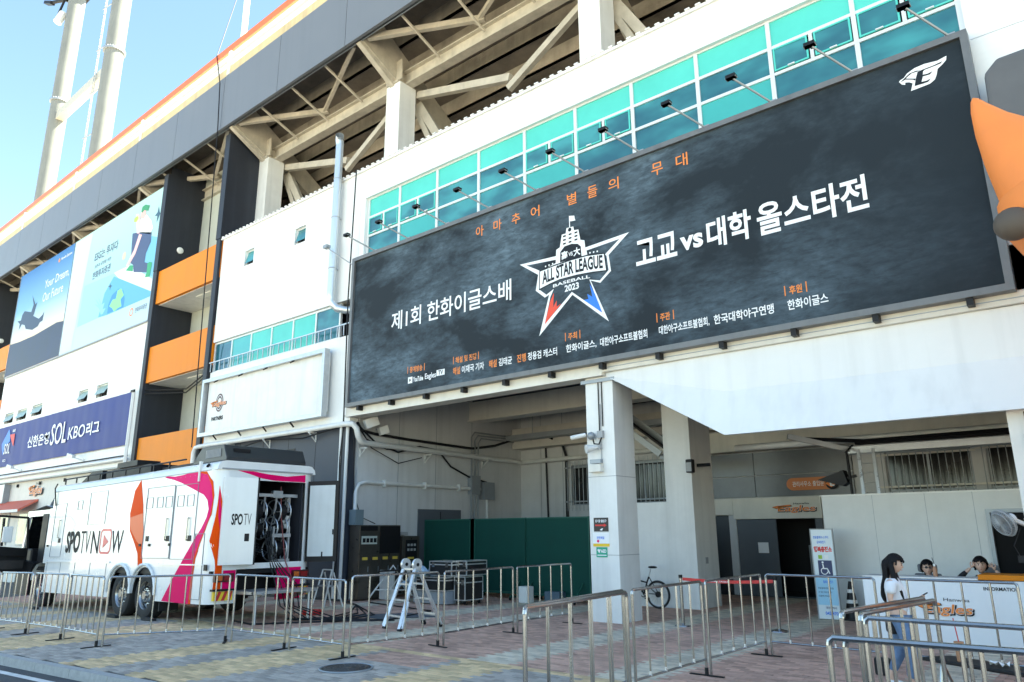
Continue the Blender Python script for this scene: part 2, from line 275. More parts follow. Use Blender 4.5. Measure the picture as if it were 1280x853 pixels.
G = json.loads('''{"star_out":[[-10.985,8.355],[-9.841,8.299],[-8.988,8.297],[-7.803,8.353],[-8.364,7.949],[-8.318,7.553],[-8.616,7.335],[-8.878,7.453],[-8.428,6.383],[-9.399,7.218],[-10.402,6.389],[-10.081,7.366],[-10.213,7.321],[-10.488,7.556],[-10.406,7.95]],"star_in_l":[[-10.769,8.281],[-9.853,8.207],[-9.855,8.126],[-10.321,8.021],[-10.468,8.111]],"star_in_r":[[-8.96,8.212],[-8.058,8.259],[-8.451,7.993],[-8.615,8.023],[-8.937,8.068]],"star_in_body":[[-10.321,7.992],[-10.379,7.565],[-10.163,7.383],[-9.934,7.483],[-10.044,7.297],[-10.227,6.655],[-9.411,7.291],[-8.607,6.63],[-8.908,7.479],[-8.626,7.395],[-8.38,7.587],[-8.42,7.944],[-8.491,8.001]],"tower":[[-9.866,8.044],[-9.834,8.453],[-9.727,8.49],[-9.657,8.8],[-9.542,8.8],[-9.514,8.931],[-9.314,8.919],[-9.297,8.817],[-9.171,8.8],[-9.122,8.523],[-9.008,8.48],[-8.967,8.05]],"pole":[[-9.431,8.894],[-9.433,9.224],[-9.409,9.217],[-9.407,8.888]],"flag":[[-9.433,9.224],[-9.275,9.186],[-9.264,9.096],[-9.241,9.055],[-9.384,9.07],[-9.425,9.098]],"arch":[[-9.731,8.101],[-9.712,8.369],[-9.582,8.478],[-9.373,8.488],[-9.198,8.441],[-9.114,8.354],[-9.1,8.096]],"twins":[[-9.58,8.739],[-9.412,8.745],[-9.24,8.742],[-9.583,8.643],[-9.415,8.647],[-9.243,8.652],[-9.586,8.547],[-9.418,8.549],[-9.246,8.562]],"towerdot":[[-9.42,8.865]],"banner":[[-10.331,8.013],[-9.897,8.051],[-9.357,8.072],[-8.952,8.066],[-8.483,8.001],[-8.441,7.597],[-8.799,7.646],[-9.253,7.679],[-9.755,7.682],[-10.06,7.637],[-10.356,7.574]],"allstar":[[-10.276,7.673],[-8.561,7.675],[-8.549,7.944],[-10.238,7.977]],"baseball":[[-9.956,7.51],[-8.888,7.511],[-8.885,7.604],[-9.954,7.613]],"y2023":[[-9.616,7.321],[-9.202,7.33],[-9.196,7.498],[-9.612,7.484]],"hanja":[[-9.688,8.155],[-9.179,8.155],[-9.187,8.323],[-9.682,8.348]],"red":[[-10.227,6.647],[-10.057,7.179],[-9.937,7.375],[-9.965,7.021],[-9.857,7.177],[-9.861,7.019],[-9.718,7.069]],"blue":[[-8.595,6.628],[-9.081,7.021],[-8.948,7.016],[-8.978,7.146],[-8.837,7.039],[-8.903,7.37],[-8.769,7.101]],"dots":[[-8.864,8.129],[-8.762,8.121],[-8.662,8.112],[-10.167,8.109],[-10.061,8.118],[-9.953,8.128]],"bird_out":[[-2.086,9.677],[-2.062,9.7],[-2.0,9.72],[-1.938,9.787],[-1.814,9.838],[-1.654,9.852],[-1.45,9.824],[-1.304,9.855],[-1.32,9.777],[-1.394,9.712],[-1.466,9.669],[-1.496,9.561],[-1.532,9.485],[-1.616,9.437],[-1.72,9.43],[-1.921,9.42],[-1.877,9.558],[-1.929,9.601],[-1.989,9.621],[-1.995,9.577],[-2.047,9.606]],"bird_c1":[[-1.813,9.637],[-1.774,9.739],[-1.688,9.754],[-1.521,9.758],[-1.375,9.78],[-1.41,9.746],[-1.524,9.739],[-1.659,9.734],[-1.688,9.714],[-1.701,9.653],[-1.63,9.641],[-1.545,9.656],[-1.592,9.611],[-1.705,9.619],[-1.739,9.524],[-1.657,9.514],[-1.588,9.53],[-1.641,9.481],[-1.734,9.482],[-1.854,9.488]],"bird_c2":[[-2.056,9.664],[-1.967,9.726],[-1.897,9.768],[-1.79,9.774],[-1.72,9.748],[-1.783,9.75],[-1.867,9.755],[-1.936,9.718],[-1.971,9.694],[-1.82,9.627],[-1.83,9.591],[-1.863,9.625],[-1.979,9.677],[-2.034,9.661]],"plane":[[-51.297,14.604],[-50.668,14.544],[-50.563,14.883],[-50.252,15.06],[-48.985,14.748],[-48.767,15.173],[-49.267,15.871],[-48.327,15.023],[-48.423,15.102],[-48.168,15.224],[-48.413,14.517],[-48.527,14.423],[-47.438,14.038],[-46.891,14.159],[-46.673,14.342],[-46.734,13.789],[-47.167,13.759],[-47.387,13.574],[-48.275,13.51],[-49.505,13.793],[-49.799,14.083],[-50.365,14.248],[-50.783,13.945],[-50.775,14.349]],"mount":[[-51.987,13.225],[-50.325,13.12],[-47.776,13.078],[-46.026,13.154],[-44.361,13.226],[-43.208,13.113],[-43.361,11.06],[-52.095,11.107]],"yd":[[-47.187,15.768],[-43.144,15.526],[-43.393,16.191],[-47.458,16.413]],"of":[[-47.115,15.175],[-43.691,14.993],[-43.899,15.536],[-47.385,15.812]],"hs":[[-45.486,17.182],[-43.088,17.092]],"pr_mid":[[-41.125,12.364],[-40.593,17.552],[-32.404,17.292],[-32.657,17.181],[-32.397,12.275],[-38.043,12.325]],"pr_blueA":[[-38.509,12.367],[-38.108,13.565],[-37.215,14.253],[-32.413,12.483],[-32.448,12.26],[-37.367,12.289]],"pr_blueB":[[-34.349,14.049],[-33.987,14.523],[-33.434,15.366],[-32.25,15.133],[-32.26,13.18]],"pr_plat":[[-37.274,14.445],[-35.461,14.416],[-32.198,13.076],[-32.457,12.51],[-36.601,14.012]],"hair":[[-34.927,17.053],[-34.867,17.283],[-34.528,17.298],[-34.042,17.109],[-34.157,16.871],[-34.595,17.022],[-34.774,16.938]],"face":[[-34.942,16.958],[-34.765,17.054],[-34.427,16.991],[-34.345,16.683],[-34.527,16.541],[-34.913,16.703]],"arm":[[-35.485,17.071],[-35.155,16.992],[-34.811,16.477],[-34.808,15.87],[-35.115,15.956]],"shirt":[[-34.884,16.596],[-34.273,16.71],[-33.66,16.24],[-33.346,15.768],[-33.606,15.508],[-34.819,15.912]],"trou":[[-35.628,16.098],[-34.871,15.956],[-33.487,15.57],[-33.417,15.079],[-33.805,14.57],[-33.83,14.155],[-33.364,13.993],[-33.398,13.541],[-34.913,13.921],[-35.065,14.319],[-35.38,14.493],[-35.566,15.511]],"leg":[[-34.843,15.851],[-34.487,15.723],[-34.977,14.872],[-35.565,14.423],[-35.892,14.474],[-35.21,15.125]],"shoe1":[[-35.861,14.224],[-35.455,14.396],[-35.059,14.299],[-35.011,13.982]],"shoe2":[[-33.466,14.019],[-33.28,14.037],[-32.97,13.932],[-33.079,13.264],[-33.575,13.344],[-33.438,13.55]],"bottle":[[-35.658,16.722],[-35.628,16.913],[-35.304,16.937],[-35.134,16.768],[-35.359,16.616]],"spark1":[[-33.027,16.77],[-32.889,16.442],[-32.557,16.314],[-32.838,16.236],[-33.062,15.923],[-33.075,16.278],[-33.343,16.357],[-33.086,16.472]],"spark2":[[-37.573,13.99],[-37.459,13.836],[-37.263,13.772],[-37.426,13.73],[-37.488,13.577],[-37.568,13.762],[-37.769,13.837],[-37.577,13.863]],"globe":[[-37.43,12.349],[-37.429,12.833],[-37.124,13.254],[-36.428,13.439],[-35.835,13.212],[-35.547,12.724],[-35.568,12.307]],"land":[[-37.279,12.705],[-36.974,12.979],[-36.599,12.948],[-36.511,13.362],[-36.089,13.364],[-35.694,12.944],[-36.019,12.777],[-35.803,12.402],[-36.218,12.392],[-36.608,12.281],[-36.899,12.531]],"leafp":[[-38.197,12.452],[-38.561,12.869],[-39.26,13.232],[-38.687,13.044],[-39.236,13.509],[-38.509,13.056],[-38.755,13.456],[-38.265,13.006],[-37.937,13.036],[-38.059,12.718],[-37.717,12.698],[-37.974,12.457]],"ptxt":[[-40.116,15.771],[-37.202,15.645],[-37.352,16.139],[-40.291,16.291],[-39.962,15.314],[-37.875,15.313],[-39.96,14.742],[-37.799,14.71],[-37.911,15.069],[-40.094,15.137],[-34.779,11.824],[-34.22,11.803],[-33.009,11.783],[-40.113,11.926],[-37.97,11.759]],"k1":[[-45.74,6.351],[-42.551,6.395],[-42.787,7.075],[-45.849,6.947]],"k2":[[-42.337,6.161],[-40.273,6.477],[-40.438,7.447],[-42.474,7.211]],"k3":[[-40.011,6.324],[-37.928,6.33],[-38.112,7.033],[-40.129,6.992]],"k4":[[-37.791,6.368],[-36.288,6.347],[-36.458,7.045],[-37.968,6.983]],"kb_blue":[[-50.121,6.936],[-49.198,7.73],[-48.978,7.576],[-48.697,7.005],[-49.575,6.771],[-49.572,6.224],[-49.919,6.614]],"kb_red":[[-48.921,7.388],[-48.081,7.375],[-48.029,6.653],[-48.303,6.853],[-48.697,7.186]],"kb_w":[[-49.541,6.343],[-48.48,7.108],[-48.451,6.326],[-49.178,5.987],[-49.351,6.149]],"kb_t":[[-49.573,6.406],[-48.542,6.872]],"kwins":[[-51.003,8.212],[-49.316,8.173],[-49.342,8.785],[-50.927,8.808],[-48.876,8.191],[-47.2,8.145],[-47.148,8.772],[-48.734,8.824],[-46.47,8.202],[-44.822,8.136],[-44.734,8.777],[-46.324,8.8],[-39.886,8.168],[-38.627,8.14],[-38.614,8.772],[-39.932,8.778],[-37.753,8.177],[-36.349,8.161],[-36.283,8.701],[-37.707,8.786]],"kbann":[[-51.011,7.935],[-47.048,7.925],[-42.55,7.939],[-37.86,7.941],[-35.57,7.94],[-33.271,7.911],[-33.267,5.61],[-37.666,5.583],[-42.559,5.636],[-49.813,5.617]],"t_leaf":[[-18.734,3.272],[-19.027,2.891],[-19.164,2.35],[-19.067,1.918],[-18.737,1.628],[-18.516,1.396],[-18.439,1.115],[-18.181,1.121],[-18.332,1.552],[-18.293,1.759],[-18.492,2.549]],"t_leaf2":[[-19.133,2.241],[-18.447,2.336],[-18.322,1.915],[-18.332,1.552],[-18.63,1.68],[-19.012,1.945]],"t_pinkA":[[-17.521,3.301],[-17.061,3.136],[-16.653,3.005],[-16.346,2.896],[-15.993,2.788],[-15.593,2.668],[-15.415,2.558],[-15.336,2.364],[-15.394,2.187],[-15.583,1.96],[-15.832,1.757],[-16.121,1.466],[-17.058,0.388],[-15.755,0.387],[-15.801,1.1],[-15.611,1.706],[-15.334,2.008],[-15.212,2.361],[-15.22,2.616],[-15.357,2.932],[-15.634,3.143],[-15.974,3.228],[-16.36,3.223],[-16.551,3.192],[-16.81,3.192],[-17.124,3.279]],"t_orgA":[[-16.389,3.224],[-16.345,3.282],[-15.985,3.283],[-15.613,3.168],[-15.367,2.984],[-15.254,2.798],[-15.215,2.616],[-15.331,2.879],[-15.602,3.114],[-15.973,3.223]],"t_orgB":[[-15.886,0.38],[-15.678,0.391],[-15.696,1.103],[-15.535,1.719],[-15.334,2.008],[-15.453,1.959],[-15.671,1.744],[-15.88,1.35]],"t_darkpk":[[-17.234,0.3],[-16.348,0.999],[-15.597,1.901],[-15.477,1.784],[-15.744,1.433],[-15.803,1.016],[-15.775,0.425],[-17.041,0.391]],"t_lbl":[[-22.992,1.336],[-19.353,1.385],[-19.45,1.931],[-23.056,1.926]],"t_now":[[-21.259,1.359],[-20.749,1.366],[-20.652,1.367],[-19.975,1.376],[-20.87,1.95],[-20.152,1.946],[-19.87,1.378],[-19.447,1.92],[-20.598,1.758],[-20.212,1.62],[-20.508,1.48]],"t_door1":[[-23.863,1.232],[-23.309,1.229],[-23.382,2.696],[-24.322,2.709]],"t_vent":[[-22.475,2.507],[-22.162,2.5],[-22.192,2.759],[-22.532,2.751]],"t_doorsA":[[-18.17,1.299],[-16.889,1.311],[-16.945,2.937],[-18.337,2.917]],"t_doorsB":[[-16.857,1.312],[-15.816,1.306],[-16.003,2.92],[-16.89,2.935]],"t_sw":[[-18.295,2.438],[-17.976,2.43],[-18.005,2.682],[-18.322,2.677],[-17.736,2.44],[-17.466,2.444],[-17.491,2.686],[-17.761,2.674],[-17.301,2.45],[-17.016,2.448],[-17.031,2.701],[-17.326,2.696],[-16.727,2.45],[-16.466,2.454],[-16.487,2.692],[-16.76,2.692],[-16.29,2.454],[-16.007,2.456],[-16.025,2.691],[-16.31,2.691]],"t_lock":[[-23.521,1.683],[-18.087,1.739],[-17.067,1.745],[-16.058,1.751],[-15.249,1.154],[-24.333,1.536],[-18.414,1.593],[-17.934,1.596],[-16.939,1.612]],"t_skirts":[[-24.779,1.123],[-23.234,1.123],[-22.204,1.126],[-21.239,1.134],[-20.197,1.145],[-24.425,0.3],[-20.21,0.349],[-19.935,1.161],[-17.842,1.154],[-17.529,0.38],[-15.632,0.432]],"t_wells":[[-19.818,0.158],[-19.917,0.893],[-19.521,1.09],[-19.26,1.07],[-19.013,0.868],[-18.53,0.884],[-18.29,1.093],[-17.987,1.051],[-17.732,0.859],[-17.557,0.186]],"r_open":[[8.582,2.974],[10.421,3.008],[10.461,1.262],[8.753,1.198]],"r_corner":[[8.206,3.052],[8.204,2.813],[8.241,1.694],[8.253,1.081],[8.387,2.275],[8.343,2.987]],"r_ribbon":[[9.316,3.109],[9.496,3.03],[9.616,3.002],[10.587,3.042],[10.585,3.148],[10.331,3.162]],"r_diam":[[8.224,2.793],[8.351,2.347],[8.405,1.81],[8.508,1.231],[8.65,1.203],[8.699,0.698],[8.408,0.715],[8.408,1.212],[8.225,1.673],[8.211,2.415]],"r_low":[[9.816,1.21],[10.481,1.238],[10.61,0.585],[10.332,0.65],[10.045,0.909],[10.009,1.204]],"r_top":[[8.13,3.217],[10.6,3.258],[10.579,3.364],[8.146,3.314],[10.61,0.585],[8.716,0.426]],"r_topr":[[8.621,3.32],[8.976,3.343],[9.387,3.191],[9.863,3.14],[10.591,3.205],[10.602,3.056],[9.576,3.023],[9.196,3.08],[8.874,3.237]],"r_lights":[[8.295,0.991],[8.662,0.973],[8.676,0.827],[8.309,0.846],[10.081,1.044],[10.526,1.046],[10.54,0.861],[10.095,0.868],[8.214,0.66],[8.668,0.646],[8.685,0.473],[8.246,0.495],[10.183,0.658],[10.604,0.669],[10.616,0.51],[10.193,0.537]],"lhinge":[8.35,2.99],"lfree":[8.95,3.04],"rhinge":[10.4,3.02],"ewall":[[-45.64,4.097],[-43.518,4.333],[-50.22,3.542],[-44.009,3.602],[-44.149,3.175],[-50.055,3.222],[-50.827,4.715],[-48.781,4.687],[-48.852,3.877],[-50.387,3.864],[-44.444,4.607],[-43.386,4.586]],"doorw":[[-7.777,3.143],[-7.724,3.291],[-6.592,3.308],[-6.459,3.12],[-6.61,2.934],[-7.709,2.941],[-7.64,3.124],[-6.695,3.131],[-8.287,2.536],[-8.138,2.345],[-7.75,2.288],[-7.551,2.285],[-7.496,2.344],[-7.106,2.336],[-7.063,2.504],[-7.639,2.642],[-7.157,2.652],[-8.152,2.333],[-7.094,2.553]],"counter":[[-3.074,0.495],[-2.801,0.686],[-2.34,0.611],[-2.376,0.496],[-2.751,0.458],[-2.722,0.719],[-2.383,0.722],[-2.024,0.901],[-1.671,0.903],[-2.186,1.101],[-2.194,1.043]],"psign":[[-25.603,6.51],[-26.125,6.513],[-24.894,6.566],[-25.978,5.906],[-25.126,5.958],[-25.347,6.872],[-25.866,6.174],[-25.183,6.852]],"sticker":[[-9.191,2.136],[-8.822,2.13],[-8.832,1.838],[-9.197,1.84],[-9.218,1.817],[-8.814,1.815],[-8.812,1.53],[-9.22,1.526],[-9.143,1.519],[-8.869,1.521],[-8.879,1.314],[-9.146,1.307]],"board":[[-5.657,1.847],[-5.231,1.844],[-5.226,0.014],[-5.598,0.014]]}''')

# ---------------------------------------------------------------- ground
def gz(x): return -.018*max(0., min(-16.-x, 30))
def kerby(x): return 4.42+.11*(x+14.3)      # the kerb line, street side edge
xs = [-300, -46, -40, -34, -28, -22, -16, 10, 300]
b = MB()
for ys, ye in ((-300, 300),):
    for a, c in zip(xs, xs[1:]): b.poly([(a, ys, gz(a)-.14), (c, ys, gz(c)-.14), (c, ye, gz(c)-.14), (a, ye, gz(a)-.14)])
g = b.build('ground', mat('street_concrete', (.5, .46, .4), .9, var=.2, scale=.3)); tag(g, kind='structure')  # kept pale so the unseen sunlit street bounces warm light onto the facade
ASPH = mat('asphalt', (.07, .072, .078), .85, var=.25, scale=1.5, bump=.5, bscale=60)
b = MB()
X = [-60, -46, -34, -28, -22, -16, -10, -4, 30]
for a, c in zip(X, X[1:]): b.poly([(a, -12, gz(a)-.12), (c, -12, gz(c)-.12), (c, kerby(c)-.16, gz(c)-.12), (a, kerby(a)-.16, gz(a)-.12)])
road = tag(b.build('road', ASPH), kind='structure')
b = MB()
for a, c in zip(X, X[1:]): b.poly([(a, kerby(a)-.5, gz(a)-.116), (c, kerby(c)-.5, gz(c)-.116), (c, kerby(c)-.38, gz(c)-.116), (a, kerby(a)-.38, gz(a)-.116)])
b.build('lane_line', mat('road_paint', (.7, .7, .68), .7, var=.25, scale=6), road)
kerb = thing('kerb', None, None); kerb['kind'] = 'structure'
KST = mat('kerb_granite', (.4, .4, .39), .8, var=.2, scale=12, bump=.2)
for i in range(44):
    x = -36+i
    b = MB(); y = kerby(x); y2 = kerby(x+.99); z = gz(x)
    b.add([(x, y-.16, z-.14), (x+.99, y2-.16, z-.14), (x+.99, y2, z-.14), (x, y, z-.14), (x, y-.145, z+.004), (x+.99, y2-.145, z+.004), (x+.99, y2, z+.004), (x, y, z+.004)],
          [(0,3,2,1),(4,5,6,7),(0,1,5,4),(1,2,6,5),(2,3,7,6),(3,0,4,7)])
    b.build('kerb_stone', KST, kerb)
# brick paving: real bricks, joints recessed
BR = {}
for nm, col in (('red', (.62, .38, .285)), ('pale', (.7, .6, .46)), ('grey', (.47, .415, .36)), ('yellow', (.76, .55, .31))):
    m = mat('brick_'+nm, col, .85, bump=.3, bscale=50); n = m.node_tree.nodes; l = m.node_tree.links
    at = n.new('ShaderNodeAttribute'); at.attribute_name = 'tint'
    tc = n.new('ShaderNodeTexCoord'); no = n.new('ShaderNodeTexNoise'); no.inputs['Scale'].default_value = 1.1; no.inputs['Detail'].default_value = 8; l.new(tc.outputs['Object'], no.inputs[0])
    mr = n.new('ShaderNodeMapRange'); mr.inputs[1].default_value = .3; mr.inputs[2].default_value = .7; mr.inputs[3].default_value = .85; mr.inputs[4].default_value = 1.08; l.new(no.outputs[0], mr.inputs[0])
    m1 = n.new('ShaderNodeMix'); m1.data_type = 'RGBA'; m1.blend_type = 'MULTIPLY'; m1.inputs[0].default_value = 1; m1.inputs[6].default_value = (*col, 1); l.new(mr.outputs[0], m1.inputs[7])
    m2 = n.new('ShaderNodeMix'); m2.data_type = 'RGBA'; m2.blend_type = 'MULTIPLY'; m2.inputs[0].default_value = 1; l.new(m1.outputs[2], m2.inputs[6]); l.new(at.outputs['Color'], m2.inputs[7])
    l.new(m2.outputs[2], n['Principled BSDF'].inputs['Base Color']); BR[nm] = m
KEYS = ['red', 'pale', 'grey', 'yellow']
def zone(x, y):
    if 8.4 < y < 8.62: return 3
    ban = [(-26.4, -25.2), (-22.6, -21.6), (-19.6, -18.2), (-16.6, -14.9), (-12.75, -11.9), (-11.05, -9.9), (-8.0, -7.15), (-5.9, -5.2), (-3.4, -2.6)]
    ban2 = [(-26.4, -25.4), (-23.2, -22.3), (-20, -19), (-16.8, -15.8), (-13.4, -12.5), (-11.4, -10.55), (-8.15, -7.3), (-5.95, -5.15), (-2.6, -1.8)]
    if y <= 8.4:
        return 3 if any(a <= x <= c for a, c in ban) else (0 if (y > 7.6 and (-9.6 < x < -8.2 or x > -6)) else 2)
    return 1 if any(a <= x <= c for a, c in ban2) else 0
L_, W_ = .2, .1
pav = thing('brick_paving', None, None); pav['kind'] = 'structure'
b = MB()
for a, c in zip(X[1:], X[2:]): b.poly([(a, kerby(a), gz(a)-.014), (c, kerby(c), gz(c)-.014), (c, 24, gz(c)-.014), (a, 24, gz(a)-.014)])
b.build('joint_bed', mat('joint_sand', (.1, .09, .08), .95), pav)
ix, iy = np.meshgrid(np.arange(int(36/L_)), np.arange(int(19.2/W_)), indexing='ij')
cx = -31+ix.ravel()*L_+(iy.ravel() % 2)*L_/2; cy = 2.6+iy.ravel()*W_
keep = cy > (4.42+.11*(cx+14.3))+.07
cx, cy = cx[keep], cy[keep]
rng = np.random.default_rng(3); cz = rng.uniform(-.0035, .0, len(cx))
# nearest visible 300 as single bricks
P_ = np.stack([cx, cy, np.zeros_like(cx)], 1)-np.array(CAM); F_, R_, U_ = np.array(fw), np.array(r1), np.array(u1)
dep = P_@F_; px = 640+FOC*(P_@R_)/dep; py = 426.5-FOC*(P_@U_)/dep
vis = (dep > 0) & (px > 4) & (px < 1276) & (py < 850); score = np.where(vis, dep, 1e9)
near = set(np.argsort(score)[:290].tolist())
tint = rng.uniform(.72, 1.15, len(cx))*np.where(rng.random(len(cx)) < .04, .75, 1); zn = [zone(a, c) for a, c in zip(cx, cy)]
hl, hw = L_/2-.0038, W_/2-.0038
for ki, key in enumerate(KEYS):
    idx = np.array([i for i in range(len(cx)) if zn[i] == ki and i not in near])
    n_ = len(idx); x, y = cx[idx], cy[idx]; zt = cz[idx]+np.array([gz(a) for a in x]); zb = zt-.02
    co = np.zeros((n_, 12, 3), np.float32); e = .004
    for j, (sx, sy) in enumerate(((-1,-1),(1,-1),(1,1),(-1,1))):
        co[:, j] = np.stack([x+sx*hl, y+sy*hw, zb], 1); co[:, 4+j] = np.stack([x+sx*hl, y+sy*hw, zt-.003], 1); co[:, 8+j] = np.stack([x+sx*(hl-e), y+sy*(hw-e), zt], 1)
    q = [(8,9,10,11)]+[(i, (i+1) % 4, (i+1) % 4+4, i+4) for i in range(4)]+[(i+4, (i+1) % 4+4, (i+1) % 4+8, i+8) for i in range(4)]
    fa = (np.array(q)[None]+12*np.arange(n_)[:, None, None]).reshape(-1)
    me = bpy.data.meshes.new('bricks_'+key); me.vertices.add(n_*12); me.vertices.foreach_set('co', co.ravel())
    me.loops.add(len(fa)); me.loops.foreach_set('vertex_index', fa.astype(np.int32)); nf = n_*9
    me.polygons.add(nf); me.polygons.foreach_set('loop_start', (np.arange(nf)*4).astype(np.int32)); me.polygons.foreach_set('loop_total', np.full(nf, 4, np.int32))
    me.update(); me.validate(); at = me.attributes.new('tint', 'FLOAT_COLOR', 'POINT')
    tc_ = np.repeat(tint[idx], 12); at.data.foreach_set('color', np.stack([tc_, tc_, tc_, np.ones_like(tc_)], 1).astype(np.float32).ravel())
    me.materials.append(BR[key]); o = bpy.data.objects.new('laid_bricks', me); C.objects.link(o); o.parent = pav; o['kind'] = 'stuff'; o['label'] = {'red': 'dusty red', 'pale': 'pale', 'grey': 'grey', 'yellow': 'yellow'}[key]+' paving bricks'
brick_me = {}
for i in sorted(near):
    key = (zn[i], int(tint[i]*10))
    if key not in brick_me:
        bb = MB(); co = []
        e = .004
        vs = [(sx*hl, sy*hw, -.02) for sx, sy in ((-1,-1),(1,-1),(1,1),(-1,1))]+[(sx*hl, sy*hw, -.003) for sx, sy in ((-1,-1),(1,-1),(1,1),(-1,1))]+[(sx*(hl-e), sy*(hw-e), 0) for sx, sy in ((-1,-1),(1,-1),(1,1),(-1,1))]
        me = bpy.data.meshes.new('brick'); me.from_pydata(vs, [], q); at = me.attributes.new('tint', 'FLOAT_COLOR', 'POINT')
        for d in at.data: d.color = (tint[i], tint[i], tint[i], 1)
        me.materials.append(BR[KEYS[zn[i]]]); brick_me[key] = me
    o = bpy.data.objects.new('brick', brick_me[key]); C.objects.link(o); o.parent = pav; o.location = (cx[i], cy[i], cz[i])
mh = thing('manhole_cover', 'round cast iron manhole cover set in the grey paving bricks', 'manhole cover', (-8.95, 7.0, 0))
MHM = mat('cast_iron', (.09, .085, .08), .6, .5, var=.3, scale=20, bump=.3)
MB().disc((-8.95, 7.0, .004), (0,0,1), .34, .02, 40).build('cover', MHM, mh)
b = MB(); b.ring((-8.95, 7.0, .008), (0,0,1), .37, .012, 40, 6)
b.build('rim', GREYF, mh)
b = MB()
for r in (.08, .15, .22, .29): b.ring((-8.95, 7.0, .014), (0,0,1), r, .008, 28, 4)
for k in range(12):
    t = k*pi/6; b.bar((-8.95+.09*math.cos(t), 7+.09*math.sin(t), .015), (-8.95+.3*math.cos(t), 7+.3*math.sin(t), .015), .014, .008)
b.build('tread_pattern', MHM, mh)

# ---------------------------------------------------------------- stadium building
ST = thing('stadium_building', 'white and slate stadium block with orange stair parapets, teal windows and open stand underside', 'stadium')
F = 13.7
SP = Sp(F-.004)
# upper white facade, ribbon window opening, small windows, wall behind the billboard
b = MB()
ribbon = (-17.65, -.98, 10.2, 12.37)
sm = [(-24.95, -24.3, 11.8, 12.42), (-21.6, -20.95, 11.78, 12.4)]
wall(b, -26.72, -17.9, 9.06, 13.36, F, F+.32, [s for s in sm])
wall(b, -17.89, -.95, 5.28, 13.36, F, F+.32, [ribbon])
wall(b, -.949, 12, 10.16, 13.36, F, F+.32)
wall(b, -.949, 12, 3.6, 10.15, F, F+.32)
b.build('white_wall', WHITE, ST)
b = MB(); b.box(-26.8, 12, F-.07, F+.4, 13.36, 13.43)
x = -26.7
while x < 12: b.box(x, x+.12, F-.1, F+.4, 13.43, 13.47); x += .26
b.build('wall_capping', WHITE2, ST)
b = MB(); b.box(-26.8, 12, F+.33, F+9, 13.2, 13.3); b.build('flat_roof', CONC, ST)
for (a, c, z0, z1) in sm:
    fr = MB(); t = .05; y0, y1 = F+.1, F+.18
    fr.box(a, c, y0, y1, z0, z0+t).box(a, c, y0, y1, z1-t, z1).box(a, a+t, y0, y1, z0+t, z1-t).box(c-t, c, y0, y1, z0+t, z1-t)
    fo = fr.build('small_window', FRAME, ST)
    MB().add([(a+t, y0+.03, z1-t), (c-t, y0+.03, z1-t), (c-t, y0-.1, z0+t+.05), (a+t, y0-.1, z0+t+.05)], [(3,2,1,0)]).build('pane', DGLASS, fo)
    MB().box(a+t, c-t, F+.25, F+.3, z0+t, z1-t).build('dark_room', VOID, fo)
# ribbon window
fr = MB(); ms = [-17.6, -16.1, -14.44, -12.77, -11.1, -9.43, -7.77, -6.08, -4.42, -2.75, -1.03]; t = .045; y0, y1 = F+.1, F+.19
rows = [10.2, 11.06, 11.7, 12.36]
for m_ in ms: fr.box(m_-t, m_+t, y0, y1, 10.2, 12.37)
for z in rows: 
    for a, c in zip(ms, ms[1:]): fr.box(a+t, c-t, y0+.004, y1-.004, z-.035, z+.035)
RW = fr.build('ribbon_window', FRAME, ST)
twin = {0, 1, 4, 5, 8, 9}
for k, (a, c) in enumerate(zip(ms, ms[1:])):
    MB().box(a+t, c-t, y0+.035, y0+.05, rows[2]+.035, rows[3]-.035).build('pane', TURQ, RW)
    MB().box(a+t, c-t, y0+.035, y0+.05, rows[0]+.035, rows[1]-.035).build('pane', DGLASS if k % 3 != 1 else TEAL, RW)
    if k in twin:
        md = (a+c)/2
        MB().box(md-t*.8, md+t*.8, y0, y1, rows[1]+.036, rows[2]-.036).build('mullion', FRAME, RW)
        for p, q_ in ((a+t, md-t), (md+t, c-t)):
            f2 = MB(); e = .035; yy = y0-.02; z0_, z1_ = rows[1]+.05, rows[2]-.05
            f2.box(p+.02, q_-.02, yy, yy+.04, z0_, z0_+e).box(p+.02, q_-.02, yy, yy+.04, z1_-e, z1_).box(p+.02, p+.02+e, yy, yy+.04, z0_+e, z1_-e).box(q_-.02-e, q_-.02, yy, yy+.04, z0_+e, z1_-e)
            f2.build('sash', TURQ, RW); MB().box(p+.02+e, q_-.02-e, yy+.015, yy+.025, z0_+e, z1_-e).build('pane', DGLASS, RW)
            MB().box((p+q_)/2-.07, (p+q_)/2+.07, yy-.03, yy, z0_+.005, z0_+.03).build('handle', FRAME, RW)
    else: MB().box(a+t, c-t, y0+.035, y0+.05, rows[1]+.035, rows[2]-.035).build('pane', DGLASS, RW)
MB().box(-17.65, -.98, F+.3, F+.31, 10.2, 12.37).build('room_blind', mat('room_dark', (.05, .08, .1), .8), ST)
